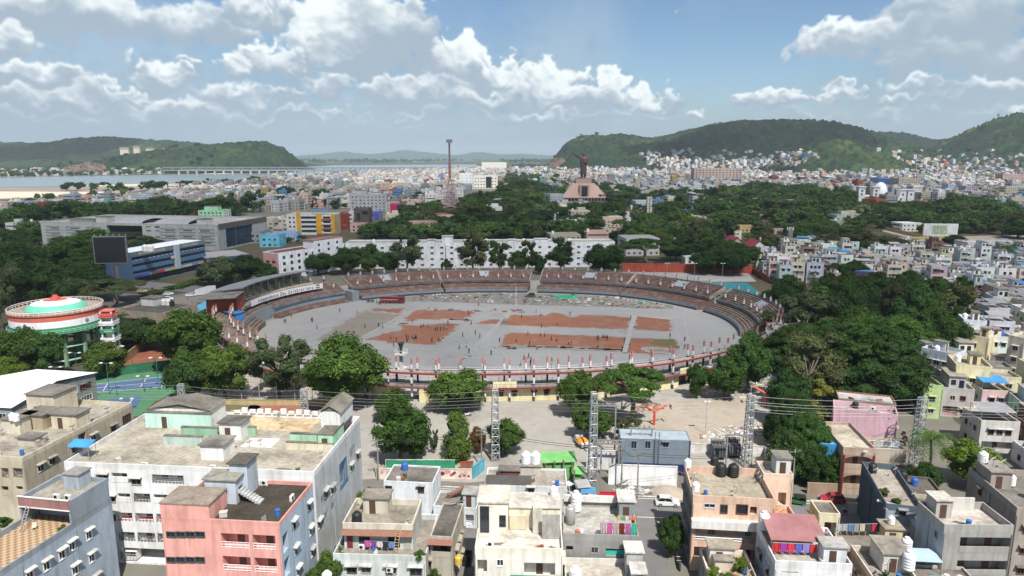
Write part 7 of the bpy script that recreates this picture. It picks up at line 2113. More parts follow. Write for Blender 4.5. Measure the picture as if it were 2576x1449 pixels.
for k,A0,B0,dep,z,c,lab,ref in(('M5',(1390,1265),(1605,1265),8,9.5,hexc('d8d9da'),'white house with a brown brick band beside the lane and the wide tree','brown banded white house'),('M5',(1690,1275),(1790,1240),8,11.0,hexc('c6d0dc'),'pale blue narrow house behind the cream yellow house','pale blue narrow house'),('K4',(1190,110),(1420,130),9,11.5,hexc('ded3ac'),'tall cream yellow house with blank walls and a stepped balcony','cream yellow house'),('K4',(985,240),(1110,245),10,8.2,hexc('a9c088'),'light green terrace house in front of the cream yellow house','light green house'),('M5',(1745,1085),(2005,1130),9,10.5,hexc('ddd3b0'),'cream house with one square window above the lane','cream lane house'),('M5',(1775,960),(1985,975),8,12.0,hexc('d3d8e4'),'white house with grilled balcony and violet shade','grilled balcony house'),('M5',(2180,1100),(2330,1130),16,14.0,hexc('cfc7b8'),'tall beige flats with dark square windows at the right edge','tall beige edge flats'),('M5',(2240,420),(2360,430),10,10,hexc('cf9a86'),'salmon house with arched windows at the right edge','salmon arched house')):
 A_,B_=at(k,*A0,z),at(k,*B0,z)
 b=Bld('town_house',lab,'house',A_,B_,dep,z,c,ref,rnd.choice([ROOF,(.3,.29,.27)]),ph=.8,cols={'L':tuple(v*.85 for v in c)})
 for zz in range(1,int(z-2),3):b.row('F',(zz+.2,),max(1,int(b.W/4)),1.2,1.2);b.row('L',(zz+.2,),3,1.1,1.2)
 b.build();b.room(b.W*.5,dep*.45,b.W*.3,2.8,2.4,col=c);tank(b.w(b.W*.2,dep*.6,b.rz),'white',1.1,'on the '+ref)
b=Bld('shed','sky blue sheet roofed shed at the right edge behind the green house','shed',at('K4',1480,360,4),at('K4',1660,400,4),7,4.0,(.3,.4,.5),'sky blue edge shed',(.16,.42,.62),ph=.05,roofmat='sheet');b.build()
b=Bld('shed','long bright blue roofed shed among the crowded houses','shed',at('M5',1920,600,6),at('M5',2190,625,6),7,6,(.3,.35,.45),'long bright blue shed',(.05,.26,.6),ph=.05,roofmat='sheet');b.build()
b=Bld('shed','blue roofed shed with a violet wall behind a palm','shed',at('M5',790,520,5),at('M5',960,530,5),7,5,(.10,.06,.14),'violet walled shed',(.07,.27,.55),ph=.05,roofmat='sheet');b.build()
b=Bld('shed','blue sheet gabled shed near the cell tower','shed',at('M5',350,310,6),at('M5',480,300,6),9,6,hexc('8f8f8c'),'blue gabled shed',(.08,.28,.58),ph=.05,roofmat='sheet');b.build()
# the far city, nobody could count it: one mass of houses
CPOS=[]
def city(name,regions,seed):
 rng=np.random.default_rng(seed)
 V,F,C=[],[],[]
 nv=0
 pal=np.array([hexc(h)for h in('d9dad8','d3d0c8','cfc8b8','c2c4c6','b5b6b6','d8cdb4','c9b5aa','a8adb0','b9c4cf','c4bba8','9a9894','d6d8da','c8a898','dcdcda')])
 acc=pal.tolist()+[hexc(h)for h in('7fae9c','7d97b8','a85a48','8a4a44','4d7ea8','b8a060','6f5a54')]
 fps=[(f[0],f[1],f[2])for f in FP if f[1]>380]
 fx=np.array([f[0]for f in fps]);fy=np.array([f[1]for f in fps]);fr=np.array([f[2]for f in fps])
 out=[]
 for(poly,sp,hmin,hmax,dens,ang,slope)in regions:
  P=[(float(G(*q).x),float(G(*q).y))for q in poly]if slope is None else poly
  xs,ys=[p[0]for p in P],[p[1]for p in P]
  X,Y=np.meshgrid(np.arange(min(xs),max(xs),sp),np.arange(min(ys),max(ys),sp))
  X=X+rng.uniform(-.28,.28,X.shape)*sp;Y=Y+rng.uniform(-.28,.28,X.shape)*sp
  cl=np.sin(X/95.+1.3*np.sin(Y/140.))+np.sin(Y/80.+X/210.)
  for x,y,k in zip(X.ravel(),Y.ravel(),cl.ravel()):
   if not in_poly(x,y,P)or rng.random()>dens*(1.0 if k>-1.0 else.35):continue
   if len(fx)and np.any((fx-x)**2+(fy-y)**2<(fr+sp*.7)**2):continue
   z=zat(x,y)
   if slope is None and(z>14 or(y>2250 and x>500)):continue
   if slope and(z>slope or rng.random()<max(0,z-20)/75.):continue
   out.append((x,y,z,sp,hmin,hmax,ang))
 CPOS.extend((q[0],q[1])for q in out if 380<q[1]<1300)
 for(x,y,z,sp,hmin,hmax,ang)in out:
  w,d=sp*rng.uniform(.5,.86),sp*rng.uniform(.5,.9)
  h=rng.uniform(hmin,hmax)*(1.5 if rng.random()<.10 else 1)
  a=R(ang)+(rng.random()<.15)*.4
  c=np.array(acc[rng.integers(len(acc))]if rng.random()<.16 else pal[rng.integers(len(pal))])*rng.uniform(.62,.98)
  ca,sa=math.cos(a),math.sin(a)
  def P3(u,v,zz):return(x+u*ca-v*sa,y+u*sa+v*ca,z+zz)
  def addbox(u0,u1,v0,v1,z0,z1,col,rc):
   nonlocal nv
   V.extend([P3(u0,v0,z0),P3(u1,v0,z0),P3(u1,v1,z0),P3(u0,v1,z0),P3(u0,v0,z1),P3(u1,v0,z1),P3(u1,v1,z1),P3(u0,v1,z1)])
   for q in((0,1,5,4),(1,2,6,5),(2,3,7,6),(3,0,4,7)):F.append([nv+i for i in q]);C.append(col)
   F.append([nv+4,nv+5,nv+6,nv+7]);C.append(rc)
   nv+=8
  rcol=c*rng.uniform(.55,1.0)if rng.random()<.8 else np.array(acc[rng.integers(len(pal),len(acc))])*.7
  if rng.random()<.03:rcol=np.array((.07,.25,.5))
  addbox(-w/2,w/2,-d/2,d/2,-6 if z>1 else 0,h,c,rcol)
  if rng.random()<.6:addbox(-w*.1,w*.3,-d*.1,d*.3,h,h+2.6,c*1.03,rcol)
  if rng.random()<.35:addbox(-w*.42,-w*.42+1.6,-d*.2,-d*.2+1.6,h,h+2.0,np.array((.7,.7,.7)),np.array((.7,.7,.7)))
  if y<2400:
   fl=max(1,int(h/3.2))
   n=max(2,int(w/3.4))
   dk=np.array((.035,.037,.042))
   for f in range(fl):
    z0=f*3.2+1.0
    if rng.random()<.3 or y>1500:
     V.extend([P3(-w*.45,-d/2-.05,z0),P3(w*.45,-d/2-.05,z0),P3(w*.45,-d/2-.05,z0+1.2),P3(-w*.45,-d/2-.05,z0+1.2)])
     F.append([nv,nv+1,nv+2,nv+3]);C.append(dk*rng.uniform(1,3.2));nv+=4
    else:
     for i in range(n):
      u=-w/2+w*(i+.5)/n
      V.extend([P3(u-.65,-d/2-.05,z0),P3(u+.65,-d/2-.05,z0),P3(u+.65,-d/2-.05,z0+1.3),P3(u-.65,-d/2-.05,z0+1.3)])
      F.append([nv,nv+1,nv+2,nv+3]);C.append(dk);nv+=4
    if y<1300:
     s_=w/2+.05 if x<0 else-w/2-.05
     q=[P3(s_,-d*.3,z0),P3(s_,d*.3,z0),P3(s_,d*.3,z0+1.2),P3(s_,-d*.3,z0+1.2)]
     V.extend(q if x<0 else q[::-1]);F.append([nv,nv+1,nv+2,nv+3]);C.append(dk*1.5);nv+=4
 F=np.array(F,np.int32);V=np.array(V,np.float32);C=np.array(C,np.float32)
 me=grid_mesh(name,V,F,'city')
 ca=me.color_attributes.new('hcol','FLOAT_COLOR','CORNER')
 buf=np.ones((len(F)*4,4),np.float32);buf[:,:3]=np.repeat(C,4,0)
 ca.data.foreach_set('color',buf.ravel())
 o=link(name,me)
 o['kind']='stuff'
 print('city',len(out))
 return o
b=NB('city')
b.done(b.mix(.5,b.n('Attribute',attribute_name='hcol').outputs['Color'],b.ramp(b.noise(.12,5),[(.3,(1.1,)*3),(.7,(.62,.61,.6))]),'MULTIPLY'),.85,.2)
CREG=[([(2660,640),(2950,640),(3050,1050),(2690,1230)],11,4,10,.8,-12,None),([(930,590),(1000,545),(1300,478),(1480,480),(1880,482),(2200,512),(2500,520),(2500,580),(2200,585),(2000,630),(1560,640)],25,6,10,.11,6,None),([(-40,560),(230,545),(420,525),(560,518),(700,535),(800,522),(960,528),(1010,545),(1120,520),(1180,480),(1250,462),(1290,430),(1130,428),(1000,433),(800,450),(640,463),(450,482),(330,508),(60,530),(-40,545)],17,6,14,.86,-9,None),([(590,590),(740,560),(760,600),(640,625)],13,4,9,.6,-9,None),([(0,600),(100,560),(105,600)],15,4,8,.6,-9,None),([(1290,430),(1400,420),(1480,430),(1440,450),(1300,445)],22,6,14,.35,5,None),([(1330,470),(1400,446),(1480,432),(1700,424),(1900,420),(2100,424),(2300,422),(2650,424),(2650,548),(2560,535),(2400,510),(2250,494),(2000,478),(1880,470),(1760,492),(1600,486),(1500,478),(1400,488)],19,7,15,.84,8,None),([(2440,520),(2650,500),(2650,620),(2600,590),(2560,550)],16,5,12,.55,-10,None),([(-60,446),(130,443),(330,440),(420,437),(420,428),(200,427),(0,431)],24,4,10,.45,4,None),]
SLP=[([(500,2250),(2600,2150),(2800,3300),(560,3350)],21,6,13,.85,12,82.0)]
city('far_town',CREG+SLP,5)
# trees
def ico(n=1):
 bm=bmesh.new();bmesh.ops.create_icosphere(bm,subdivisions=n,radius=1)
 v=np.array([x.co[:]for x in bm.verts]);f=np.array([[q.index for q in p.verts]for p in bm.faces]);bm.free()
 return v,f
ICO_V,ICO_F=ico(2)
def crown(kind,seed,nsp,per,leaf):
 """crown in a unit frame: width 1, height 1 with its trunk foot at the origin"""
 r=np.random.default_rng(seed)
 B=[]
 if kind=='round':
  for _ in range(24):
   d=r.normal(size=3);d/=np.linalg.norm(d)
   B.append((d[0]*.31,d[1]*.31,.56+d[2]*.28,r.uniform(.11,.18)))
  B.append((0,0,.60,.27));B.append((0,0,.42,.22))
 elif kind=='dome':
  for i in range(64):
   zz=(i+.5)/64;a=i*2.39996;q=math.sqrt(max(0,1-(zz*.97)**2))
   B.append((.43*q*math.cos(a),.43*q*math.sin(a),.16+.74*zz+r.uniform(-.03,.03),r.uniform(.085,.125)))
  B.append((0,0,.45,.33))
 elif kind=='spread':
  for _ in range(26):
   a,q=r.uniform(0,6.28),math.sqrt(r.uniform(0,1))*.41
   B.append((q*math.cos(a),q*math.sin(a),.80-.42*(q/.41)**2*.55+r.uniform(-.04,.03),r.uniform(.09,.14)))
 elif kind=='tall':
  for _ in range(24):
   z=r.uniform(.32,.93);w=.34*math.sin(min(1,(z-.2)/.45)*1.57)*(1.12-z*.55)
   a=r.uniform(0,6.28);q=math.sqrt(r.uniform(.1,1))*w
   B.append((q*math.cos(a),q*math.sin(a),z,r.uniform(.07,.12)))
 elif kind=='open':
  for _ in range(30):
   z=r.uniform(.26,.95);a=r.uniform(0,6.28);q=math.sqrt(r.uniform(.1,1))*.42*math.sin(min(1,(z-.25)/.35)*1.57)*(1.25-z*.5)
   B.append((q*math.cos(a),q*math.sin(a),z,r.uniform(.075,.125)))
 elif kind=='weep':
  for _ in range(26):
   z=r.uniform(.2,.93);w=.42*(1-((z-.3)/.75)**2)**.5 if z<1 else.1
   a=r.uniform(0,6.28);q=math.sqrt(r.uniform(.2,1))*w
   B.append((q*math.cos(a),q*math.sin(a),z,r.uniform(.08,.13)))
 elif kind=='column':
  for i in range(12):
   B.append((r.uniform(-.1,.1),r.uniform(-.1,.1),.12+i*.073,r.uniform(.22,.34)if i<11 else.2))
 else:
  for _ in range(14):
   a,q=r.uniform(0,6.28),math.sqrt(r.uniform(0,1))*.36
   B.append((q*math.cos(a),q*math.sin(a),r.uniform(.2,.75),r.uniform(.14,.22)))
 B=np.array(B)
 zs=1.0
 pr=B[:,3]**2;pr/=pr.sum()
 ctr_=np.array([0,0,B[:,2].mean()-.12])
 bi=r.choice(len(B),nsp,p=pr)
 d=r.normal(size=(nsp,3));d/=np.linalg.norm(d,axis=1)[:,None]
 out=B[bi,:3]-ctr_;out/=np.linalg.norm(out,axis=1)[:,None]+1e-6
 d=d+out*.8+np.array([0,0,.35]);d/=np.linalg.norm(d,axis=1)[:,None]
 flat=np.array([1,1,.55])if kind=='spread' else np.array([1,1,.92])
 sp=B[bi,:3]+d*B[bi,3:4]*r.uniform(.78,1.12,(nsp,1))*flat
 keep=sp[:,2]>.04
 sp,d,bi=sp[keep],d[keep],bi[keep]
 n=len(sp)
 btone=r.uniform(.74,1.26,len(B))
 tone=btone[bi]*r.uniform(.62,1.42,n)
 yel=r.uniform(0,1,n)**3
 c=np.repeat(sp,per,0);dn=np.repeat(d,per,0)
 m=len(c)
 c=c+r.normal(size=(m,3))*leaf*1.15
 nn=dn*.75+r.normal(size=(m,3))*.55+np.array([0,0,.25]);nn/=np.linalg.norm(nn,axis=1)[:,None]
 t1=np.cross(nn,r.normal(size=(m,3)));t1/=np.linalg.norm(t1,axis=1)[:,None]
 t2=np.cross(nn,t1)
 s1=leaf*r.uniform(.7,1.3,(m,1));s2=s1*r.uniform(.45,.8,(m,1))
 V=np.stack([c-t1*s1,c-t2*s2,c+t1*s1,c+t2*s2],1).reshape(-1,3)
 F=np.arange(m*4).reshape(m,4)
 tl=np.repeat(tone,per)*r.uniform(.8,1.2,m);yl=np.repeat(yel,per)
 T=np.stack([tl*(1+.35*yl),tl*(1+.12*yl),tl*(1-.3*yl)],1)
 T=np.repeat(T,4,0)
 core_v,core_f,core_t=[],[],[]
 o=len(V)
 for(x,y,z,q)in B:
  v=ICO_V*(q*.80)*flat*(1+r.uniform(-.18,.18,(len(ICO_V),1)))+np.array([x,y,z])
  core_v.append(v);core_f.append(ICO_F+o);o+=len(v);core_t.append(np.full((len(v),3),.85))
 cv=np.concatenate(core_v);cf=np.concatenate(core_f)
 allv=np.concatenate([V,cv])
 loops=np.concatenate([F.ravel(),cf.ravel()]).astype(np.int32)
 starts=np.concatenate([np.arange(m)*4,m*4+np.arange(len(cf))*3]).astype(np.int32)
 me=bpy.data.meshes.new('crown')
 me.vertices.add(len(allv));me.vertices.foreach_set('co',allv.astype(np.float32).ravel())
 me.loops.add(len(loops));me.loops.foreach_set('vertex_index',loops)
 me.polygons.add(len(starts));me.polygons.foreach_set('loop_start',starts)
 me.polygons.foreach_set('use_smooth',np.zeros(len(starts),bool))
 me.materials.append(M['foliage'])
 me.update(calc_edges=True)
 at_=me.color_attributes.new('tone','FLOAT_COLOR','POINT')
 buf=np.ones((len(allv),4),np.float32);buf[:len(T),:3]=T;buf[len(T):,:3]=np.concatenate(core_t)
 at_.data.foreach_set('color',buf.ravel())
 tr=MB()
 top=.42 if kind in('round','spread','open','tall')else.3
 tw=.028 if kind!='tall' else.018
 if kind not in('bush',):
  p0=Vector((0,0,-.02));p1=Vector((r.uniform(-.03,.03),r.uniform(-.03,.03),top*.5));p2=Vector((r.uniform(-.04,.04),r.uniform(-.04,.04),top))
  tr.tube(p0,p1,tw*1.25,tw,7);tr.tube(p1,p2,tw,tw*.85,7)
  for k in range(min(len(B),9)):
   b_=B[(k*3)%len(B)]
   q=Vector(b_[:3]);mid=p2.lerp(q,.5)+Vector((0,0,.03))
   tr.tube(p2,mid,tw*.6,tw*.4,5);tr.tube(mid,q,tw*.4,tw*.15,5)
 return me,(tr.mesh('trunk','bark')if tr.v else None)
KINDS={}
for kind,seeds,nsp,per,leaf in(('round',(1,2,3,4),950,9,.017),('spread',(5,6),1700,9,.0115),('dome',(16,),3600,9,.0082),('tall',(7,8),760,9,.014),('open',(9,10),900,9,.0135),('weep',(11,12),900,9,.014),('column',(13,),420,9,.03),('bush',(14,15),420,9,.026),('far',(21,22,23,24,25,26),300,6,.032)):
 KINDS[kind]=[crown({24:'weep',25:'spread',26:'tall'}.get(s_,'round')if kind=='far' else kind,s_,nsp,per,leaf)for s_ in seeds]
def palm_mesh(seed):
 r=random.Random(seed)
 cr=MB();tr=MB()
 p=Vector((0,0,-.02));lean=r.uniform(-.05,.05)
 for i in range(6):
  q=Vector((lean*((i+1)/6)**2,.02*math.sin(i),(i+1)/6*.78))
  tr.tube(p,q,.022-i*.0012,.021-i*.0012,7);p=q
 for k in range(30):
  a=k*2.399+r.uniform(-.2,.2);el=r.uniform(-.2,1.15);L=r.uniform(.32,.43)
  pts=[]
  for i in range(8):
   t=i/7
   e=el-t*t*1.5
   pts.append((t,e))
  x=Vector(p);d0=Vector((math.cos(a),math.sin(a),0));sd=Vector((-math.sin(a),math.cos(a),0))
  prev=Vector(p)
  for i in range(7):
   e=el-((i+.5)/7)**1.4*1.75
   nx=prev+(d0*math.cos(e)+Vector((0,0,1))*math.sin(e))*(L/7)
   w=.085*math.sin(math.pi*(i+.8)/8.2)+.006
   for s_ in(-1,1):
    for j in range(3):
     a0,a1=prev.lerp(nx,j/3),prev.lerp(nx,(j+.55)/3)
     tip=a0.lerp(nx,.8)+sd*s_*w-Vector((0,0,w*.55))+d0*.012
     cr.add([a0,a1,tip],[(0,1,2)])
   prev=nx
 me=cr.mesh('fronds','foliage');n=len(cr.v)
 at_=me.color_attributes.new('tone','FLOAT_COLOR','POINT')
 buf=np.ones((n,4),np.float32);rg=np.random.default_rng(seed);buf[:,:3]=np.repeat(rg.uniform(.7,1.35,(n//3+1,1)),3,0)[:n]
 at_.data.foreach_set('color',buf.ravel())
 return me,tr.mesh('trunk','bark')
KINDS['palm']=[palm_mesh(1),palm_mesh(2)]
TONE={'dark':(.029,.064,.020),'deep':(.037,.077,.022),'mid':(.048,.098,.024),'bright':(.062,.108,.024),'lime':(.10,.155,.026),'olive':(.070,.084,.036),'grey':(.075,.105,.052),'yellow':(.15,.17,.04),'rust':(.12,.075,.03)}
TN={'dark':'very dark green','deep':'dark green','mid':'green','bright':'bright green','lime':'lime green','olive':'olive green','grey':'grey green','yellow':'yellow green','rust':'rusty brown'}
KN={'round':'round crowned tree','spread':'wide umbrella shaped tree','dome':'broad dome crowned tree','tall':'tall slender tree','open':'thin crowned tree','weep':'drooping tree','column':'column shaped creeper covered tree','bush':'low bush','palm':'coconut palm','far':'round crowned tree'}
tr_=random.Random(31)
NT=0
TPOS=[]
def tree_at(p,kind,w,h,tone,label=None,fixed=False,group='trees of the town',var=None):
 global NT
 NT+=1
 nm={'palm':'palm_tree','bush':'bush'}.get(kind,'tree')
 v=KINDS[kind][tr_.randrange(len(KINDS[kind]))if var is None else var]
 sz='small ' if h<6 else 'large ' if h>13 else ''
 o=thing(nm,label or f'{sz}{TN[tone]} {KN[kind]}'+(' of the town' if len((TN[tone]+KN[kind]).split())<4 and not sz else ''),'palm' if kind=='palm' else 'bush' if kind=='bush' else 'tree',p,tr_.uniform(0,6.28),group,spot=PXY((p[0],p[1],p[2]+h*.6)))
 o.scale=(w,w,h)
 t=TONE[tone];j=tr_.uniform(.78,1.25)
 link('fronds' if kind=='palm' else 'crown',v[0],o,(t[0]*j*tr_.uniform(.92,1.08),t[1]*j,t[2]*j))
 if v[1]:link('trunk',v[1],o)
 TPOS.append((p[0],p[1],w/2))
 return o
def tree(kind,x,yb,wD,yt,tone,label=None,z=0.0,grp='trees of the town'):
 p=G(x,yb,z);f=p.y/math.cos(PITCH)*.99
 fd=p.y*math.cos(PITCH)+(CAM_H-z)*math.sin(PITCH)
 w=wD*fd/FPX
 h=(hgt(x,yt,p.y+w*.12)-z)
 kw={'round':.86,'spread':.86,'dome':.95,'column':.5,'palm':.68}.get(kind,.8)
 return tree_at(p,kind,w/kw,max(1.5,h),tone,label,True,grp)
NEAR=[('round',872,1030,190,838,'bright','largest bright green tree on the near stadium rim, left of the cauldron'),('open',705,1004,140,850,'grey','grey green thin crowned tree left of the largest rim tree'),('round',570,1012,130,858,'bright','bright green tree behind the tennis courts'),('round',490,1012,128,880,'deep','dark green tree over the corner of the tennis court'),('round',478,940,160,772,'bright','tall bright green tree left of the stadium terrace'),('round',1008,1160,140,988,'mid','dark leaning tree in the open yard behind the white block'),('round',990,1060,90,975,'mid','green tree between the yard and the tunnel wall'),('round',1040,1155,80,1060,'mid'),('round',1156,1034,146,926,'bright','dense green tree hiding the rooms under the walkway'),('spread',1590,1046,165,898,'mid','broad umbrella tree in front of the walkway, right of the rooms'),('round',1455,1046,100,928,'bright','bright tree left of the broad umbrella tree'),('round',1490,1104,100,1005,'bright','smaller tree beside the substation pylon'),('open',1572,1108,74,1040,'olive','small tree with a thick bare trunk beside the play court'),('column',1152,1156,42,1048,'bright','tall pole smothered in bright creeper'),('round',1272,1142,92,1052,'mid','round tree behind the yard pylon'),('round',1200,1140,44,1072,'rust','small rusty brown tree beside the creeper'),('open',1092,1142,26,1080,'grey','tiny sapling alone in the open yard'),('round',1880,988,104,832,'deep','dark tree close to the right end walkway'),('round',1822,1002,96,888,'mid','green tree beside the tall yard lamp'),('round',1752,1002,60,915,'mid','small round tree left of the tall yard lamp'),('dome',2150,1000,310,796,'deep','enormous rain tree with a wide dome crown on the right'),('dome',2015,930,190,815,'deep','second rain tree at the stadium right end'),('open',2030,1035,150,838,'olive','tall olive tree with pale branches in front of the rain tree'),('weep',2035,1064,110,955,'yellow','yellow green drooping tree at the foot of the olive tree'),('round',1980,1070,100,925,'dark'),('dome',1985,1125,120,985,'deep'),('dome',2020,1200,140,1035,'deep','dark spreading tree at the play court side of the tan house'),('round',1985,1218,110,1080,'deep'),('round',2045,1222,80,1110,'dark'),('weep',2020,860,170,735,'grey','grey green drooping tree behind the right stand'),('round',2120,850,90,690,'deep','tall dark tree rising highest right of the stadium'),('round',2160,880,110,770,'mid'),('round',2150,915,100,800,'lime','lime green tree on the shoulder of the rain tree'),('round',1960,790,90,715,'dark'),('round',2300,880,120,712,'dark','tall very dark tree before the crowded houses'),('tall',2235,860,80,715,'olive'),('weep',2400,860,110,712,'olive','olive drooping tree beside the crowded houses'),('round',2340,900,110,770,'deep'),('round',2260,910,110,790,'mid'),('round',2380,920,100,790,'deep'),('round',2290,960,90,860,'deep'),('round',2410,880,70,770,'dark'),('round',2200,800,100,690,'deep'),('round',2070,800,110,720,'mid'),('round',1980,760,80,690,'deep','dark tree at the corner of the teal net'),('palm',2335,1240,112,1066,'bright','coconut palm beside the right pylon'),('round',2436,1225,125,1105,'lime','glowing lime green tree right of the palm'),('round',2322,1256,78,1160,'deep','dark bush like tree under the palm'),('round',2100,1190,44,1130,'lime','slim bright tree in front of the arched balcony house'),('column',2095,1230,26,1150,'mid'),('round',48,955,125,818,'mid','large tree before the flag painted tank at the left edge'),('round',112,958,100,828,'deep','dark tree just below the flag painted tank'),('round',22,990,95,895,'lime','lime green tree at the left edge above the white roofed hall'),('round',268,948,96,856,'bright','bright green tree right of the tank columns'),('round',345,882,105,798,'dark','dark tree in front of the cream office'),('round',305,874,75,812,'deep'),('round',425,880,85,808,'deep'),('round',-30,970,110,850,'mid'),('tall',8,830,60,690,'grey','tall grey green tree at the left edge beside the white shed'),('round',120,770,130,655,'dark','very dark tree above the flag painted tank'),('round',50,740,130,610,'deep'),('palm',165,785,56,700,'deep','palm behind the flag painted tank, the taller one'),('palm',98,790,40,725,'deep','small palm behind the flag painted tank'),('spread',290,764,142,692,'grey','grey green spreading tree below the big dark screen'),('round',210,720,90,625,'deep'),('round',180,690,110,590,'mid'),('round',240,640,150,575,'mid','broad green tree in front of the wide grey shopping block'),('spread',320,640,120,580,'deep'),('round',390,650,60,600,'dark','dark round tree above the blue banded offices'),('round',330,660,60,605,'dark'),('round',565,718,115,644,'grey','grey green tree between avenue and pavilion'),('round',622,712,90,640,'dark'),('round',670,715,60,660,'mid'),('round',528,716,60,670,'deep'),('round',745,690,80,630,'dark'),('round',800,690,80,632,'dark'),('round',870,690,80,622,'deep'),('round',925,690,80,610,'deep'),('tall',1022,690,110,585,'grey','tall grey green tree before the white hostel, left one'),('round',980,690,60,630,'dark'),('tall',1190,692,120,580,'olive','tall gum tree before the middle of the white hostel'),('tall',1255,692,70,608,'deep'),('round',1125,690,30,650,'dark'),('round',1300,692,50,628,'deep'),('tall',1330,692,60,605,'deep'),('tall',1408,692,96,600,'dark','dark forked tree before the right part of the white hostel'),('round',1355,690,40,640,'dark'),('round',1522,700,96,610,'deep','round dark tree at the right end of the white hostel'),('spread',1625,660,120,588,'mid','wide dome tree beyond the right end of the hostel'),('round',1700,655,80,600,'deep'),('round',1770,690,70,630,'dark','dark tree beside the teal roofed block'),('round',1835,692,90,620,'dark'),('round',1870,672,80,610,'dark'),('round',2150,700,60,655,'deep','dark tree among the crowded houses, left one'),('palm',2165,690,44,640,'deep','palm among the crowded houses'),('palm',2530,680,60,605,'deep','palm at the right edge among the crowded houses'),('round',2105,700,50,660,'deep'),('round',2130,640,140,568,'olive','wide olive tree behind the crowded houses'),('round',2220,650,110,588,'olive'),('round',2010,622,60,572,'bright','bright tree beside the cell tower'),('round',2400,620,60,590,'dark'),('round',2560,600,90,555,'dark'),('round',2440,660,40,640,'olive'),('round',1688,1402,62,1292,'deep','dark street tree in the lane left of the peach house'),('bush',1690,1330,30,1285,'mid'),]
for t in NEAR:tree(*t)
for(x,y,w,h,tone,lab)in((-20.8,90.5,5.5,8.5,'lime',None),(-22.6,94.5,5.8,9.5,'yellow','yellow green tree squeezed beside the big white block, farther one'),(-24.5,86.5,5.5,7.5,'bright',None),(-22.8,98.5,6,8.5,'lime',None),(-26.2,83.0,4.8,6.5,'bright',None),(-23.0,103,5.0,8.0,'lime',None),(-9.9,80.5,4.0,5.0,'lime','bright creeper clump at the lane mouth by the sunlit cream house'),(-9.9,92.5,3.4,6.0,'deep',None),(-9.6,96.5,3.6,6.0,'mid',None),(-10.6,85,3.0,5.2,'mid',None)):
 tree_at(Vector((x,y,0)),'round',w,h,tone,lab or f'{TN[tone]} alley tree between the close built front houses')
for(x,y,z,w,h,tone,lab)in((-66.6,81.5,12.3,2.2,1.7,'bright','leafy planter on the orange tiled terrace, left side'),(-66.6,84.0,12.3,1.8,1.6,'mid','leafy planter on the orange tiled terrace, left side'),(-58.6,82.7,12.3,1.2,.9,'lime','planter at the right edge of the orange tiled terrace'),(31.4,86.9,3.75,2.2,2.0,'lime','shrub on the sandy roof terrace'),(27.2,85.0,3.75,1.8,2.0,'lime','shrub on the sandy roof terrace'),(28.8,84.8,3.75,2.2,1.5,'bright','shrub on the sandy roof terrace'),(57.5,99.5,8.4,1.7,1.4,'olive','potted shrub on the dark slate house roof'),(58.2,97.2,8.4,1.4,1.2,'mid','potted shrub on the dark slate house roof'),(-12.4,84.9,6.7,1.6,1.4,'bright','creeper on the terrace corner of the two terrace house'),(66,82,0,4,4.5,'bright','bright tree at the bottom edge beside the grey balcony house'),(70.6,81,0,4,5,'mid','green tree at the bottom right corner')):
 tree_at(Vector((x,y,z)),'bush' if h<3 else 'round',w,h,tone,lab)
def fp_clear(x,y,r):
 for f in FP:
  if abs(f[0]-x)>90 or abs(f[1]-y)>90:continue
  b=f[3]
  if isinstance(b,Bld):
   d=Vector((x,y))-b.A
   u,v=d.dot(b.U),d.dot(b.V)
   if-r<u<b.W+r and-r*1.1<v<b.D+r:return False
 return True
def sight_clear(x,y,h,w=10.0):
 X,Y1=PXY((x,y,h))
 Y0=PXY((x,y,0))[1]
 hw=w*.36/y*FPX
 for x0,x1,y0,y1,yy in KEEP:
  if y<yy and x0-hw<X<x1+hw and Y1<y1-1 and Y0>y0:return False
 return True
KEEP=[(1405,1530,455,506,974),(1405,1490,380,460,974),(1370,1720,462,505,900),(1740,1870,418,462,2000),(2160,2320,455,505,1020),(1625,1650,475,535,900),(720,905,520,590,560),(100,620,535,640,500),(1110,1150,440,525,860),(300,520,610,720,345),(235,318,595,668,300),(860,1000,475,545,700),(1150,1290,430,480,1100),(495,600,505,560,600),(2320,2410,575,605,420),(2100,2240,570,610,400),(1720,1800,630,672,400),(1560,1900,655,690,420),(640,870,600,690,380),(640,760,570,625,480)]
for k,x0,x1,yt,yb,c,lab in PEEP:
 a,b_=dpx(k,x0,yt),dpx(k,x1,yb)
 KEEP.append((a[0],b_[0],a[1],a[1]+(b_[1]-a[1])*.75,G(a[0],b_[1]+6).y-2))
BELTS=[([(900,600),(1000,560),(1060,535),(1160,520),(1290,475),(1400,458),(1480,478),(1760,498),(1880,480),(2000,482),(2200,508),(2330,522),(2500,518),(2576,548),(2576,612),(2480,590),(2330,592),(2200,580),(2100,600),(2000,640),(1900,655),(1560,655),(1540,604),(860,606)],12.0,(9,17),('dark','dark','deep','deep','deep','mid','mid','bright','grey','olive')),([(0,780),(0,600),(120,600),(240,610),(240,700),(300,720),(200,790)],10.5,(8,14),('dark','deep','deep','mid','grey')),([(0,600),(0,555),(100,545),(260,548),(360,520),(420,535),(560,545),(700,500),(800,490),(830,505),(700,525),(600,545),(560,555),(110,560),(105,600)],15,(12,20),('dark','dark','deep')),([(290,862),(300,848),(420,848),(425,876)],9.5,(6,10),('deep','mid','bright')),([(1960,760),(2050,730),(2200,720),(2320,740),(2430,790),(2420,880),(2310,960),(2280,960),(2200,850),(2000,860)],11,(8,13),('dark','deep','deep','mid','olive')),([(860,606),(1560,606),(1560,598),(860,598)],9,(8,12),('dark','deep','mid')),([(640,622),(760,600),(800,600),(700,640)],9,(7,10),('dark','deep')),]
cand=[]
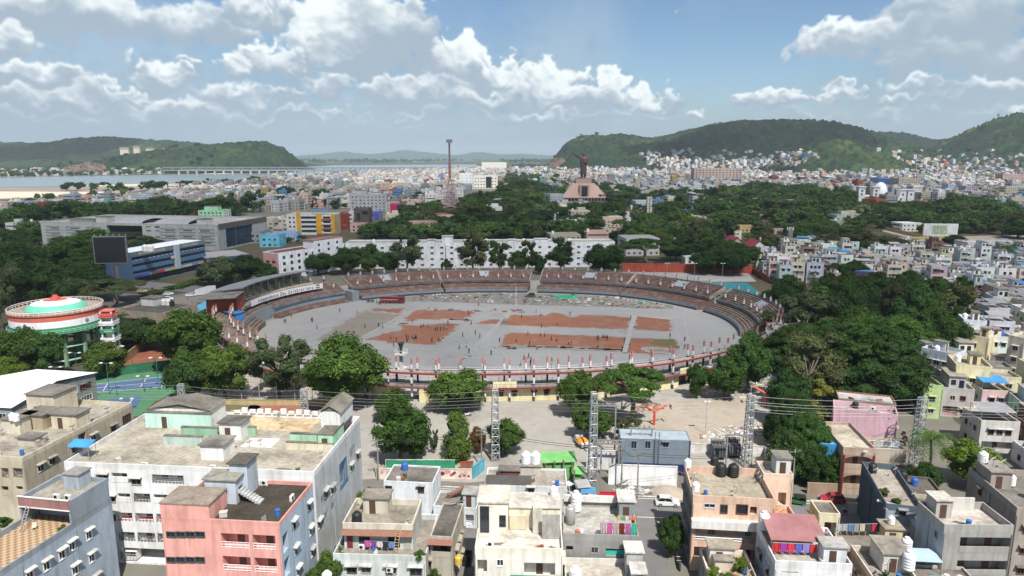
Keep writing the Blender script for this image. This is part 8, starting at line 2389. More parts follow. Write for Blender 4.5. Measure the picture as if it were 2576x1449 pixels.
for bi,(poly,sp,(s0,s1),tones)in enumerate(BELTS):
 P=[tuple(G(*q)[:2])for q in poly]
 x0,x1=min(p[0]for p in P),max(p[0]for p in P)
 y0,y1=min(p[1]for p in P),max(p[1]for p in P)
 for i in range(int((x1-x0)/sp)+1):
  for j in range(int((y1-y0)/(sp*.9))+1):
   x=x0+(i+.5*(j%2))*sp+tr_.uniform(-.35,.35)*sp;y=y0+j*sp*.9+tr_.uniform(-.35,.35)*sp
   if not in_poly(x,y,P):continue
   w=tr_.uniform(s0,s1)*tr_.choice([.6,.8,1,1,1.25]);h=w*tr_.uniform(.72,1.05)
   if not fp_clear(x,y,2.5)or not sight_clear(x,y,h,w):continue
   if any((x-a)**2+(y-c)**2<(r*.8)**2 for a,c,r in TPOS[:170]):continue
   if any(abs(x-a-(y-c)*a/c)<9 and-30<y-c<8 for a,c in CPOS):continue
   cand.append((y,x,w,h,tr_.choice(tones),bi))
cand.sort()
BUDGET=288-NT
rest=[]
for n,(y,x,w,h,tone,bi)in enumerate(cand):
 if n<BUDGET:
  kd='round' if tr_.random()<.62 else tr_.choice(['spread','weep','tall','open','palm'])
  if kd=='palm':w,h=7,tr_.uniform(9,12)
  if kd=='spread':w*=1.25
  if kd=='tall':h*=1.3
  tree_at(Vector((x,y,0)),kd,w/.85,h,tone)
 else:rest.append((x,y,0,w/.8,h,tone))
print('trees',NT,'rest',len(rest))
fr=random.Random(8)
for poly,n,s0,s1 in(([(-40,560),(420,530),(560,520),(960,530),(1180,480),(1280,432),(1000,433),(640,457),(60,502),(-40,520)],420,8,15),([(1330,470),(1480,434),(1900,424),(2620,428),(2620,530),(2250,465),(1880,448),(1600,472)],420,9,16),([(120,480),(520,470),(640,460),(1000,434),(1000,437),(640,466),(300,490)],60,14,24),([(-60,449),(420,441),(560,436),(560,430),(-60,432)],260,12,24),([(1250,470),(1450,440),(1420,425),(1290,428)],160,10,18),([(730,412),(1400,411),(1400,404),(730,404)],420,26,60),([(1290,425),(1500,428),(1500,418),(1290,415)],120,14,26)):
 P=[tuple(G(*q)[:2])for q in poly]
 for _ in range(n):
  for _t in range(30):
   q=(fr.uniform(min(p[0]for p in poly),max(p[0]for p in poly)),fr.uniform(min(p[1]for p in poly),max(p[1]for p in poly)))
   if in_poly(q[0],q[1],poly):break
  p=G(*q)
  if in_poly(p.x,p.y,[tuple(G(*q)[:2])for q in((0,472),(130,471),(300,464),(450,461),(640,455),(800,447),(1100,431),(1290,412.5),(1240,404.5),(1000,411),(840,410.5),(760,417),(560,436),(420,439),(250,442),(0,447))]):continue
  if not fp_clear(p.x,p.y,1):continue
  w=fr.uniform(s0,s1)
  rest.append((p.x,p.y,max(0,zat(p.x,p.y)),w,w*fr.uniform(.6,.85),fr.choice(['dark','deep','deep','mid'])))
for _ in range(700):
 x,y=fr.uniform(450,2700),fr.uniform(2250,3250)
 z=zat(x,y)
 if z<90:rest.append((x,y,z,fr.uniform(12,22),fr.uniform(8,14),fr.choice(['dark','deep','mid'])))
def woodland(rest):
 me=bpy.data.meshes.new('woodland')
 n=len(rest)
 me.vertices.add(n)
 me.vertices.foreach_set('co',np.array([q[:3]for q in rest],np.float32).ravel())
 sa=me.attributes.new('size','FLOAT_VECTOR','POINT');sa.data.foreach_set('vector',np.array([(q[3],q[3],q[4])for q in rest],np.float32).ravel())
 rg=np.random.default_rng(4)
 ta=me.attributes.new('tint','FLOAT_COLOR','POINT')
 ta.data.foreach_set('color',np.array([[*(np.array(TONE[q[5]])*rg.uniform(.62,1.4)),1]for q in rest],np.float32).ravel())
 rt=me.attributes.new('turn','FLOAT','POINT');rt.data.foreach_set('value',rg.uniform(0,6.28,n).astype(np.float32))
 pk=me.attributes.new('pick','INT','POINT');pk.data.foreach_set('value',rg.integers(0,6,n).astype(np.int32))
 me.materials.append(M['woodland'])
 o=link('woodland',me)
 o['kind']='stuff'
 ng=bpy.data.node_groups.new('woodland','GeometryNodeTree')
 ng.interface.new_socket('Geometry',in_out='INPUT',socket_type='NodeSocketGeometry');ng.interface.new_socket('Geometry',in_out='OUTPUT',socket_type='NodeSocketGeometry')
 N=ng.nodes.new;Lk=ng.links.new
 gi,go=N('NodeGroupInput'),N('NodeGroupOutput')
 g2i=N('GeometryNodeGeometryToInstance')
 for(cm,tm)in reversed(KINDS['far']):
  m2=cm.copy();m2.materials.clear();m2.materials.append(M['woodland'])
  src=bpy.data.objects.new('crown_source',m2)
  oi=N('GeometryNodeObjectInfo');oi.inputs['Object'].default_value=src;oi.inputs['As Instance'].default_value=True
  Lk(oi.outputs['Geometry'],g2i.inputs[0])
 def attr(nm,dt):
  a=N('GeometryNodeInputNamedAttribute');a.data_type=dt;a.inputs[0].default_value=nm
  return a.outputs[0]
 iop=N('GeometryNodeInstanceOnPoints');iop.inputs['Pick Instance'].default_value=True
 Lk(gi.outputs[0],iop.inputs['Points'])
 jn=N('GeometryNodeJoinGeometry')
 for nd in[x for x in ng.nodes if x.bl_idname=='GeometryNodeObjectInfo']:Lk(nd.outputs['Geometry'],jn.inputs[0])
 Lk(jn.outputs[0],iop.inputs['Instance'])
 Lk(attr('pick','INT'),iop.inputs['Instance Index'])
 cx=N('ShaderNodeCombineXYZ');Lk(attr('turn','FLOAT'),cx.inputs['Z'])
 er=N('FunctionNodeEulerToRotation');Lk(cx.outputs[0],er.inputs[0]);Lk(er.outputs[0],iop.inputs['Rotation'])
 Lk(attr('size','FLOAT_VECTOR'),iop.inputs['Scale'])
 Lk(iop.outputs[0],go.inputs[0])
 ng.nodes.remove(g2i)
 o.modifiers.new('woodland','NODES').node_group=ng
 return o
woodland(rest)
# people
def hand(verts,edges,wrist,d,side,up):
 """palm, four unequal fingers and a thumb, as short chains"""
 d,side,up=Vector(d).normalized(),Vector(side).normalized(),Vector(up)
 w=Vector(verts[wrist][:3])
 verts.append((*(w+d*.07),(.036,.018)));pi=len(verts)-1;edges.append((wrist,pi))
 for k,(o,l)in enumerate(((-.03,.075),(-.01,.085),(.01,.08),(.03,.06))):
  a=w+d*.10+side*o
  verts.append((*a,.010));verts.append((*(a+d*l*.5+up*.01),.009));verts.append((*(a+d*l*.85+up*.035),.008))
  n=len(verts);edges+=[(pi,n-3),(n-3,n-2),(n-2,n-1)]
 verts.append((*(w+d*.045-side*.045),.011));verts.append((*(w+d*.09-side*.06+up*.01),.009))
 n=len(verts);edges+=[(pi,n-2),(n-2,n-1)]
def person_proto(pose):
 hip=.92 if pose!='sit' else.26
 if pose=='walk':L=[((.10,-.16,.50),(.10,-.02,.10)),((-.10,.12,.50),(-.10,.34,.16))];A=[((.22,.10,1.18),(.22,.02,.92)),((-.22,-.08,1.18),(-.21,-.26,.98))]
 elif pose=='reach':L=[((.13,-.03,.50),(.16,.02,.09)),((-.13,-.02,.50),(-.17,.04,.09))];A=[((.28,-.1,1.24),(.2,-.34,1.32)),((-.28,-.06,1.20),(-.16,-.3,1.12))]
 elif pose=='sit':L=[((.14,-.34,.46),(.16,-.40,.08)),((-.14,-.34,.46),(-.16,-.42,.08))];A=[((.24,-.12,.56),(.14,-.36,.48)),((-.24,-.12,.56),(-.14,-.36,.48))]
 else:L=[((.10,-.01,.50),(.11,.03,.09)),((-.10,-.01,.50),(-.12,.03,.09))];A=[((.23,.02,1.16),(.22,-.06,.90)),((-.23,.02,1.16),(-.22,-.06,.90))]
 sh=hip+.50
 V=[(0,0,hip,(.15,.11)),(0,0,hip+.22,(.135,.095)),(0,0,sh-.08,(.17,.105)),(0,-.01,sh+.06,.055),(0,-.02,sh+.16,(.07,.08)),(0,-.02,sh+.26,(.072,.085)),(0,-.095,sh+.17,.014)]
 E=[(0,1),(1,2),(2,3),(3,4),(4,5),(4,6)]
 shirt=[(*V[0][:3],(.165,.125)),(*V[1][:3],(.152,.112)),(*V[2][:3],(.185,.12))];se=[(0,1),(1,2)]
 tr=[(*V[0][:3],(.16,.12))];te=[]
 for s_,(el,wr)in zip((1,-1),A):
  V.append((s_*.18,0,sh-.04,.058));i=len(V)-1;E.append((2,i))
  V.append((*el,.043));V.append((*wr,.030));E+=[(i,i+1),(i+1,i+2)]
  d=Vector(wr)-Vector(el)
  hand(V,E,i+2,d,Vector((0,1,0)).cross(d)if abs(d.normalized().y)<.9 else(1,0,0),(-.3*s_,0,0))
  shirt.append((s_*.18,0,sh-.04,.074));j=len(shirt)-1;se.append((2,j))
  shirt.append((*(Vector((s_*.18,0,sh-.04)).lerp(Vector(el),.75)),.062));se.append((j,j+1))
 for s_,(kn,an)in zip((1,-1),L):
  V.append((s_*.09,0,hip-.08,.092));i=len(V)-1;E.append((0,i))
  V.append((*kn,.062));V.append((*an,.040));V.append((an[0],an[1]-.13,.035,.035));E+=[(i,i+1),(i+1,i+2),(i+2,i+3)]
  tr.append((s_*.09,0,hip-.08,.106));j=len(tr)-1;te.append((0,j))
  tr.append((*kn,.078));tr.append((*(Vector(kn).lerp(Vector(an),.85)),.062));te+=[(j,j+1),(j+1,j+2)]
 body=skin_figure(V,E,'person','skin',None,1)
 sm=skin_figure(shirt,se,'shirt','cloth',None,1)
 tm=skin_figure(tr,te,'trousers','cloth',None,1)
 hm_=MB().lathe([(.0,.115),(.05,.10),(.088,.055),(.096,.0),(.088,-.05)],10,(0,.005,sh+.225)).mesh('hair','hair',True)
 return body,sm,tm,hm_
PROTO={p:person_proto(p)for p in('stand','walk','reach','sit')}
SHIRTS={'white':(.62,.62,.60),'black':(.02,.02,.022),'dark blue':(.03,.05,.14),'red':(.38,.04,.035),'grey':(.22,.22,.23),'blue':(.08,.16,.38),'maroon':(.16,.03,.04),'yellow':(.5,.38,.07),'green':(.05,.16,.09),'orange':(.5,.18,.05),'pale blue':(.35,.45,.55)}
pr_=random.Random(3)
POSE={'stand':'standing','walk':'walking','reach':'reaching forward','sit':'sitting'}
def person(p,shirt='black',pose='stand',trs=None,where='on the grey field',rz=None,label=None):
 trs=trs or pr_.choice([('dark',(.02,.022,.028)),('dark',(.03,.03,.04)),('black',(.012,.012,.013)),('grey',(.12,.12,.12))])
 b,s_,t,h=PROTO[pose]
 o=link('person',b,None,None,p,pr_.uniform(0,6.28)if rz is None else rz,pr_.uniform(.96,1.04))
 tag(o,label or f'person in {shirt} shirt and {trs[0]} trousers {POSE[pose]} {where}','person','people on the field',False,PXY(Vector(p)+Vector((0,0,.9))))
 link('shirt',s_,o,SHIRTS[shirt]);link('trousers',t,o,trs[1]);link('hair',h,o)
 return o
FD,RE='on the grey field','on the red earth'
for k,x,y,sh,po,wh in(('M2',755,692,'black','walk',FD),('M2',772,690,'dark blue','walk',FD),('M2',1024,678,'black','stand',FD),('M2',1034,678,'grey','stand',FD),('M2',1078,752,'grey','stand',FD),('M2',1302,585,'black','walk',FD),('M2',1474,597,'white','stand',FD),('M2',823,630,'yellow','stand','beside the terrace wall'),('M2',1550,740,'black','walk','on the faded earth'),('M2',1685,730,'dark blue','stand','on the faded earth'),('M2',1725,746,'white','walk','on the faded earth'),('M2',2022,690,'black','stand',FD),('M2',2105,742,'maroon','stand',RE),('M2',2128,728,'white','reach',RE),('M2',2176,737,'white','stand',RE),('M2',2370,706,'black','stand',RE),('M2',2247,768,'grey','stand',RE),('M2',2268,768,'dark blue','stand',RE),('M2',2300,772,'black','stand',RE),('M2',2330,762,'red','stand',RE),('M2',2360,762,'white','reach',RE),('M2',1806,857,'orange','stand',RE),('M2',1862,878,'maroon','stand',RE),('M2',1932,893,'black','sit',RE),('M2',1834,925,'black','walk',FD),('M2',1962,847,'maroon','stand',RE),('M2',1985,858,'black','stand',RE),('M2',1967,882,'maroon','stand',RE),('M2',2020,850,'grey','stand',RE),('M2',2036,855,'white','stand',RE),('M2',2048,852,'black','stand',RE),('M2',2058,853,'dark blue','stand',RE),('M2',2213,882,'black','reach',RE),('M2',2278,882,'black','walk',RE),('M2',2294,877,'white','reach',RE),('M2',1570,485,'grey','stand','left of the fire truck'),('M2',1582,487,'dark blue','stand','left of the fire truck'),('M2',1592,484,'black','stand','left of the fire truck'),('M2',1603,488,'pale blue','stand','left of the fire truck'),('M2',1614,486,'grey','stand','left of the fire truck'),('M2',1626,490,'dark blue','stand','left of the fire truck'),('M2',1638,487,'white','stand','left of the fire truck'),('M2',1665,500,'grey','stand','just behind the fire truck'),('M2',1682,505,'dark blue','stand','just behind the fire truck'),('M2',1695,507,'black','stand','just behind the fire truck'),('M2',1703,508,'black','walk','just behind the fire truck'),('M3',335,708,'black','walk','beside the small red strip'),('M3',252,828,'black','stand',FD),('M3',375,805,'dark blue','reach',FD),('M3',420,836,'white','walk',FD),('M3',217,950,'grey','walk',FD),('M3',287,942,'white','walk',FD),('M3',313,990,'black','stand',FD),('M3',615,882,'maroon','stand','left of the near red strip'),('M3',532,1008,'black','stand',FD),('M3',782,878,'white','stand',RE),('M3',895,815,'maroon','reach',RE),('M3',910,916,'black','stand',RE),('M3',1022,830,'orange','stand',RE),('M3',1060,832,'maroon','stand',RE),('M3',1128,862,'red','reach',RE),('M3',1178,873,'yellow','stand',RE),('M3',1298,906,'white','stand',RE),('M3',1321,910,'maroon','stand',RE),('M3',1580,862,'black','reach',RE),('M3',1591,857,'grey','stand',RE),('M3',1635,834,'black','sit',RE),('M3',1652,838,'white','sit',RE),('M3',1667,834,'dark blue','sit',RE),('M3',1678,859,'maroon','stand',RE),('M3',1585,938,'pale blue','stand',RE),('M3',987,954,'white','reach',FD),('M3',692,944,'red','sit','in the seated row'),('M3',707,946,'red','sit','in the seated row'),('M3',721,947,'maroon','sit','in the seated row'),('M3',738,946,'white','sit','in the seated row'),('M3',757,947,'black','sit','in the seated row'),('M3',779,946,'white','sit','in the seated row'),('M3',857,1056,'orange','stand',FD),('M3',901,1040,'dark blue','walk',FD),('M3',919,1115,'black','walk',FD),('M3',926,1076,'grey','stand',FD),('M3',821,1120,'white','walk',FD),('M3',1132,1072,'white','stand',FD),('M3',1129,1145,'pale blue','stand',FD),('M3',832,638,'white','stand',RE),('M3',1030,738,'blue','stand',FD),('M3',1187,715,'white','stand',RE),('M3',975,596,'black','stand',FD),('M3',1023,621,'white','reach',FD),('M3',1311,617,'black','reach',FD),('M3',1910,655,'green','stand',RE),('M3',2298,834,'black','stand',FD),('M3',2443,872,'black','walk',FD),('M3',2444,945,'dark blue','stand',FD),('M3',408,522,'black','walk',FD),('M3',866,488,'grey','stand','among the scattered planks'),('M3',311,612,'red','stand',RE),('M3',1515,1050,'black','stand',FD),('M3',1730,1085,'black','stand',FD),('K3',478,948,'white','stand','on the road by the blue board kiosk'),('K4',474,1066,'white','walk','beside the yellow stair tower'),('K4',490,1068,'pale blue','walk','beside the yellow stair tower'),('K4',272,1052,'black','walk','on the road behind the blue lean-to'),('M1',1362,712,'white','walk','on the pavement of the avenue'),('M1',1608,745,'black','stand','on the avenue'),('M1',1700,780,'white','stand','on the avenue')):
 p=at(k,x,y,0)
 person((p.x,p.y,.04),sh,po,where=wh)
# vehicles
def wheel_meshes():
 if 'wheel' not in CACHE:
  t=MB().lathe([(.17,-.09),(.31,-.1),(.33,-.06),(.33,.06),(.31,.1),(.17,.09)],14)
  r=MB().lathe([(0,.07),(.17,.085),(.18,.0),(.17,-.085),(0,-.07)],10)
  CACHE['wheel']=(t.mesh('tyre','rubber'),r.mesh('rim','metal'))
 return CACHE['wheel']
def wheel(o,x,y,s_=1.0):
 t,r=wheel_meshes()
 w=link('tyre',t,o,None,(x,y,.33*s_),0,s_);w.rotation_euler=(R(90),0,0)
 link('rim',r,w,(.45,.45,.45))
 w.name='wheel'
def prof_body(mb,P,hw,bev=.08):
 """side outline extruded across the car with drawn-in edges"""
 n=len(P)
 pts=[]
 for y,k in((-hw,.94),(-hw+bev,1.0),(hw-bev,1.0),(hw,.94)):
  for(x,z)in P:
   cx,cz=0,.6
   pts.append((cx+(x-cx)*k,y,cz+(z-cz)*k))
 f=[tuple(range(n)),tuple(3*n+i for i in range(n-1,-1,-1))]
 for j in range(3):
  for i in range(n):f.append((j*n+i,j*n+(i+1)%n,(j+1)*n+(i+1)%n,(j+1)*n+i)[::-1])
 mb.add(pts,f)
def car(p,rz,col,label,suv=False,spot=None):
 o=thing('parked_car' if suv!='van' else 'van',label,'car' if suv!='van' else 'van',p,rz)
 h=1.62 if suv else 1.45
 if suv=='van':h=1.85
 b=MB();prof_body(b,[(-2.05,.28),(2.05,.28),(2.1,.62),(1.95,.84),(1.05,.98),(-1.9,1.0),(-2.08,.8)],.85)
 body=b.build('body','paint',o,col)
 c=MB();prof_body(c,[(-1.86,.96),(1.0,.96),(.42,h-.05),(-1.3,h-.03),(-1.72,h-.16)],.74,.12)
 c.build('cabin_glass','glass',o)
 r_=MB();r_.box(-1.35,.42,-.62,.62,h-.06,h);
 for s_ in(-1,1):
  r_.bar((.42,s_*.64,h-.03),(1.02,s_*.72,.98),.09);r_.bar((-.45,s_*.66,h-.03),(-.5,s_*.74,.98),.08);r_.bar((-1.4,s_*.64,h-.04),(-1.85,s_*.72,.98),.1)
 r_.build('roof','paint',o,col)
 for x in(-1.28,1.3):
  for s_ in(-.78,.78):wheel(o,x,s_)
 for s_ in(-.58,.58):
  MB().box(2.0,2.09,s_-.16,s_+.16,.62,.78).build('headlight','paint',o,(.7,.7,.68));MB().box(-2.1,-2.03,s_-.14,s_+.14,.7,.86).build('tail_light','paint',o,(.4,.02,.02))
 for s_ in(-.95,.82):MB().box(.72,.9,s_,s_+.13,1.0,1.12).build('mirror','paint',o,col)
 MB().box(2.02,2.12,-.8,.8,.3,.46).build('bumper','paint',o,tuple(c_*.5 for c_ in col))
 return o
WC=(.74,.74,.74)
car(at('K3',980,1000),R(-5),WC,'white hatchback on the road left of the peach house',True)
car(at('K4',405,980),R(174),(.36,.02,.04),'shiny red car parked before the tan compound wall',True)
car(at('K3',368,930),R(-60),(.5,.52,.54),'silver van at the lane mouth by the low flat house','van')
for x,y,a,lab in((1525,740,20,'white car leading down the avenue, leftmost'),(1726,752,205,'white car nearest the stadium on the avenue'),(1808,716,205,'white car behind another on the avenue, rightmost'),(1522,786,20,'white car half hidden behind the cream office'),(1290,715,20,'pale car at the head of the avenue pavement')):car(at('M1',x,y),R(a),WC if 'pale' not in lab else(.5,.45,.3),lab,'behind' in lab)
for x,y,lab in((1310,1195,'white car parked by the earth track in the trees'),(1390,1200,'white car right of another by the earth track'),(2410,1215,'white car by the yellow wall at the far right')):car(at('N4',x,y),R(10),WC,lab)
fp_=at('M2',1825,492)
o=thing('fire_truck','red fire truck standing at the far side of the field','fire truck',(fp_.x,fp_.y,.04),R(-2),lm='the fire truck')
RD=(.20,.018,.016)
MB().box(-5.0,2.6,-1.2,1.2,.7,2.6).build('tank_body','paint',o,RD)
b_=MB();prof_body(b_,[(2.7,.55),(5.0,.55),(5.05,1.5),(4.7,2.75),(2.7,2.8)],1.2,.12);cb=b_.build('cab','paint',o,RD)
MB().box(4.72,5.0,-1.0,1.0,1.65,2.45).build('windscreen','glass',cb)
for s_ in(-1.215,1.2):MB().box(3.1,4.4,s_,s_+.015,1.6,2.4).build('side_window','glass',cb)
for s_ in(-1.22,1.205):MB().box(-4.6,2.2,s_,s_+.015,1.55,1.75).build('side_stripe','paint',o,(.6,.5,.45))
for x in(-3.2,-1.9,3.9):
 for s_ in(-1.0,1.0):wheel(o,x,s_,1.5)
m=MB()
for y in(-.5,.5):m.bar((-4.6,y,2.9),(2.2,y,2.9),.1)
for i in range(14):m.bar((-4.5+i*.5,-.5,2.9),(-4.5+i*.5,.5,2.9),.07)
m.build('roof_ladder','metal',o,(.35,.3,.3));MB().box(3.4,3.8,-.7,.7,2.82,3.0).build('beacon','paint',o,(.2,.05,.3))
for i in range(4):MB().box(-4.0+i*1.6,-3.2+i*1.6,-.4,.4,2.61,2.85).build('roof_box','paint',o,(.2,.03,.03))
q=at('M3',920,432)
car((q.x,q.y,.04),R(185),(.08,.07,.07),'dark van among the scattered planks on the far field','van')
def bike(p,rz,col,label,rider=None):
 o=thing('motorbike',label,'motorbike',p,rz)
 for x in(-.62,.62):
  wheel(o,x,0,.9)
 b=MB();prof_body(b,[(-.5,.45),(.35,.45),(.5,.75),(.25,.9),(-.15,.82),(-.75,.85),(-.8,.72)],.16,.05);b.build('body','paint',o,col)
 MB().box(-.72,.0,-.14,.14,.84,.93).build('saddle','rubber',o)
 m=MB();m.bar((.62,0,.33),(.42,0,1.02),.06);m.bar((.42,-.33,1.04),(.42,.33,1.04),.05);m.build('handlebar','metal',o,(.2,.2,.2))
 MB().lathe([(0,.0),(.09,.02),(.1,.1),(0,.12)],8,(.56,0,.8)).build('headlight','metal',o,(.6,.6,.6))
 return o
bike(at('K2',1338,440),.2,(.6,.58,.6),'white motorbike parked alone in the open yard');bike(at('M3',293,672),.4,(.03,.03,.03),'black motorbike standing on the field');bike(at('K4',578,985),1.7,(.05,.05,.06),'dark motorbike beside the red parked car')
bike(at('K2',798,628),.3,(.05,.05,.05),'dark motorbike in the shade of the leaning yard tree');bike(at('K3',930,1150),R(95),(.05,.05,.06),'motorbike ridden down the lane beside the peach house')
q=at('K3',930,1150);person((q.x-.02,q.y-.1,.55),'white','sit',('dark',(.02,.02,.03)),'',R(180),'person in white shirt riding a motorbike down the lane')
for i,(x,y)in enumerate(((870,560),(878,590),(862,620),(850,645),(866,700),(858,725),(845,672))):bike(at('K4',x-12,y),1.4+.2*(i%3),[(.05,.05,.06),(.2,.03,.03),(.12,.12,.13)][i%3],f'{["dark", "red", "grey"][i % 3]} motorbike parked along the narrow lane by the black flat roof')
for x,y in((1050,1370),(1055,1395),(1045,1340)):bike(at('K3',x,y+6),1.5,(.05,.05,.06),'dark motorbike parked along the lane under the peach house')
for i,(x,y)in enumerate(((1410,705),(1455,750),(1580,690),(1655,690),(1380,690),(1765,555))):bike(at('M1',x,y),.4*i,(.05,.05,.06)if i%2 else(.12,.03,.03),'motorbike on the avenue before the blue banded offices')
def rickshaw(p,rz,c1,c2,label):
 o=thing('auto_rickshaw',label,'auto rickshaw',p,rz)
 b=MB();prof_body(b,[(-1.2,.35),(.6,.35),(1.25,.45),(1.2,.85),(.8,1.0),(-.1,.8),(-1.2,.9)],.62,.06);b.build('body','paint',o,c1)
 c=MB();prof_body(c,[(-1.22,1.0),(-1.15,1.68),(.55,1.72),(.82,1.6),(.75,1.52),(-1.0,1.5),(-1.05,1.0)],.64,.06);c.build('hood','cloth',o,c2)
 MB().box(.78,.82,-.5,.5,1.0,1.55).build('windscreen','glass',o)
 for y in(-.55,.55):MB().bar((.78,y,.95),(.7,y,1.6),.05).build('post','metal',o,(.1,.1,.1))
 MB().box(-.9,-.3,-.5,.5,.82,.95).build('seat','rubber',o)
 wheel(o,.95,0,.75);wheel(o,-.8,-.55,.75);wheel(o,-.8,.55,.75)
rickshaw(at('K4',190,995),2.9,(.03,.12,.05),(.02,.03,.022),'dark green auto rickshaw on the road beside the peach stair tower');rickshaw(at('K2',1335,1365),1.5,(.02,.02,.02),(.02,.02,.02),'black auto rickshaw in the lane left of the sunlit cream house');rickshaw(at('M1',1566,692),.4,(.03,.1,.05),(.02,.03,.02),'green auto rickshaw on the avenue')
q=at('K3',612,962)
o=thing('handcart','bright red handcart on the road before the white substation wall','handcart',q,-.1)
MB().box(-1.7,1.7,-.7,.7,.55,.75).build('tray','paint',o,(.40,.015,.03));MB().box(-1.7,1.7,-.7,-.62,.754,1.05).build('side_board','paint',o,(.40,.015,.03));MB().box(-1.7,1.7,.62,.7,.754,1.05).build('side_board','paint',o,(.40,.015,.03))
for x in(-1.0,1.0):
 for y in(-.75,.75):wheel(o,x,y,.8)
m=MB();m.bar((1.7,-.4,.7),(2.5,-.4,.95),.06);m.bar((1.7,.4,.7),(2.5,.4,.95),.06);m.bar((2.5,-.4,.95),(2.5,.4,.95),.06);m.build('handle','metal',o,(.2,.05,.05))
q=at('K3',437,625)
o=thing('small_truck','small truck under an orange and white cover at the edge of the open yard','truck',q,1.9)
b=MB();prof_body(b,[(-2.0,.5),(2.2,.5),(2.2,1.2),(1.6,1.9),(.9,1.95),(.9,1.0),(-2.0,1.0)],.8,.08);b.build('body','paint',o,(.5,.5,.5))
m=MB();m.lathe([(0,2.1),(.7,1.95),(1.2,1.5),(1.35,1.05)],10,(-.6,0,0));m.build('cover','cloth',o,(.62,.25,.03));MB().box(-2.2,-.9,-.9,.9,1.01,1.4).build('load','cloth',o,(.6,.6,.58))
for x in(-1.3,1.4):
 for y in(-.75,.75):wheel(o,x,y,.95)
# lamps, poles, hoops, fences
def light_pole(k,x,yb,yt,label,arm=1.2,col=(.42,.43,.43),n=2,w=.16):
 p=at(k,x,yb)if k else G(x,yb)
 X,Y=dpx(k,x,yt)if k else(x,yt)
 h=hgt(X,Y,p.y)
 o=thing('lamp_post',label,'lamp post',p,0)
 MB().tube((0,0,0),(0,0,h),w*.6,w*.4,8).build('pole','metal',o,col)
 MB().bar((-arm,0,h),(arm,0,h),.1).build('cross_arm','metal',o,col)
 for i in range(n):
  xx=-arm+2*arm*i/(n-1)
  MB().box(xx-.38,xx+.38,-.35,.2,h+.02,h+.2).build('lamp_head','paint',o,(.66,.66,.65))
TG=(.05,.20,.16)
for i,(x,yb,yt)in enumerate(((370,272,130),(693,300,105),(492,205,40),(912,280,188),(1004,277,72),(572,325,218),(808,395,330),(222,300,246))):light_pole('K1',x,yb,yt,'green floodlight pole at the tennis courts',1.3,TG)
for x,yb,yt in((1100,1400,1205),(1425,1330,1310)):light_pole('M1',x,1449,yt,'grey floodlight pole by the red clay court',1.2)
light_pole('K3',1268,322,128,'tall twin lamp pole before the right walkway',1.3);light_pole('K3',1222,550,350,'thin bare pole on the play court',.3,n=2,w=.12)
for x,yb,yt,lab in((262,258,100,'left'),(535,262,100,'middle'),(810,268,100,'right')):light_pole('M4',x,yb,yt,f'{lab} lamp pole on the yard behind the right stands',.8)
for x,yb,yt in((1018,262,180),(1243,175,88),(1566,150,112),(1888,150,95)):light_pole('M2',x,yb,yt,'lamp pole behind the far left stands',.6)
for x,yb,yt in((165,520,365),(668,500,365)):light_pole('M1',x,yb,yt,'tall lamp pole among the dark trees at the left',1.4)
for x,yb,yt,k in((1258,830,680,'N3'),(1878,800,725,'N3'),(2345,760,590,'N3'),(2420,860,690,'N3'),(2520,760,660,'N3'),(470,745,690,'N4'),(1545,930,860,'N4')):light_pole(k,x,yb,yt,'thin tall light mast among the park trees',2.0,(.3,.33,.32),w=.5)
for x,yb,yt in((128,345,170),(285,345,170),(1468,235,160)):light_pole('K2' if x!=1468 else 'K1',x,yb+(90 if x==1468 else 0),yt,'lamp pole beside the practice ground fence',.8)
fpole=at('M3',778,522);hp_=hgt(*dpx('M3',778,328),fpole.y)
o=thing('flagpole','bare white flagpole on the far side of the field','flagpole',(fpole.x,fpole.y,.04),0,lm='the bare white flagpole')
MB().tube((0,0,.3),(0,0,hp_),.12,.07,8).build('pole','paint',o,(.7,.7,.7));MB().box(-.7,.7,-.7,.7,0,.3).build('base','concrete',o,(.6,.6,.6))
def hoop(p,rz,label):
 o=thing('basketball_post',label,'basketball post',p,rz)
 OC=(.62,.09,.03)
 m=MB();m.bar((0,0,0),(0,0,3.4),.42);m.bar((0,0,3.3),(-2.1,0,4.5),.38);m.bar((0,0,3.3),(2.6,0,4.7),.38);m.bar((2.6,0,4.7),(3.6,0,4.9),.2);m.build('frame','paint',o,OC)
 MB().box(3.6,3.72,-.9,.9,3.9,5.0).build('backboard','paint',o,(.35,.35,.37))
 m=MB();n=10
 for i in range(n):a,c=2*math.pi*i/n,2*math.pi*(i+1)/n;m.bar((4.1+.25*math.cos(a),.25*math.sin(a),4.1),(4.1+.25*math.cos(c),.25*math.sin(c),4.1),.04)
 m.build('rim','paint',o,OC)
hoop(at('K3',897,495),.05,'orange forked basketball post left of the play court');hoop(at('K3',1602,380),2.9,'orange forked basketball post at the far right of the play court')
def upole(p,h,rz,label):
 o=thing('utility_pole',label,'utility pole',p,rz)
 MB().tube((0,0,0),(0,0,h),.17,.11,8).build('pole','concrete',o,(.34,.33,.31))
 for z in(h-.4,h-1.3):
  a=MB().box(-1.1,1.1,-.06,.06,z,z+.12).build('cross_arm','metal',o,(.25,.25,.25))
  for x in(-1.0,0,1.0):MB().lathe([(.04,0),(.09,.08),(.04,.2)],6,(x,0,z+.124)).build('insulator','paint',a,(.4,.3,.25))
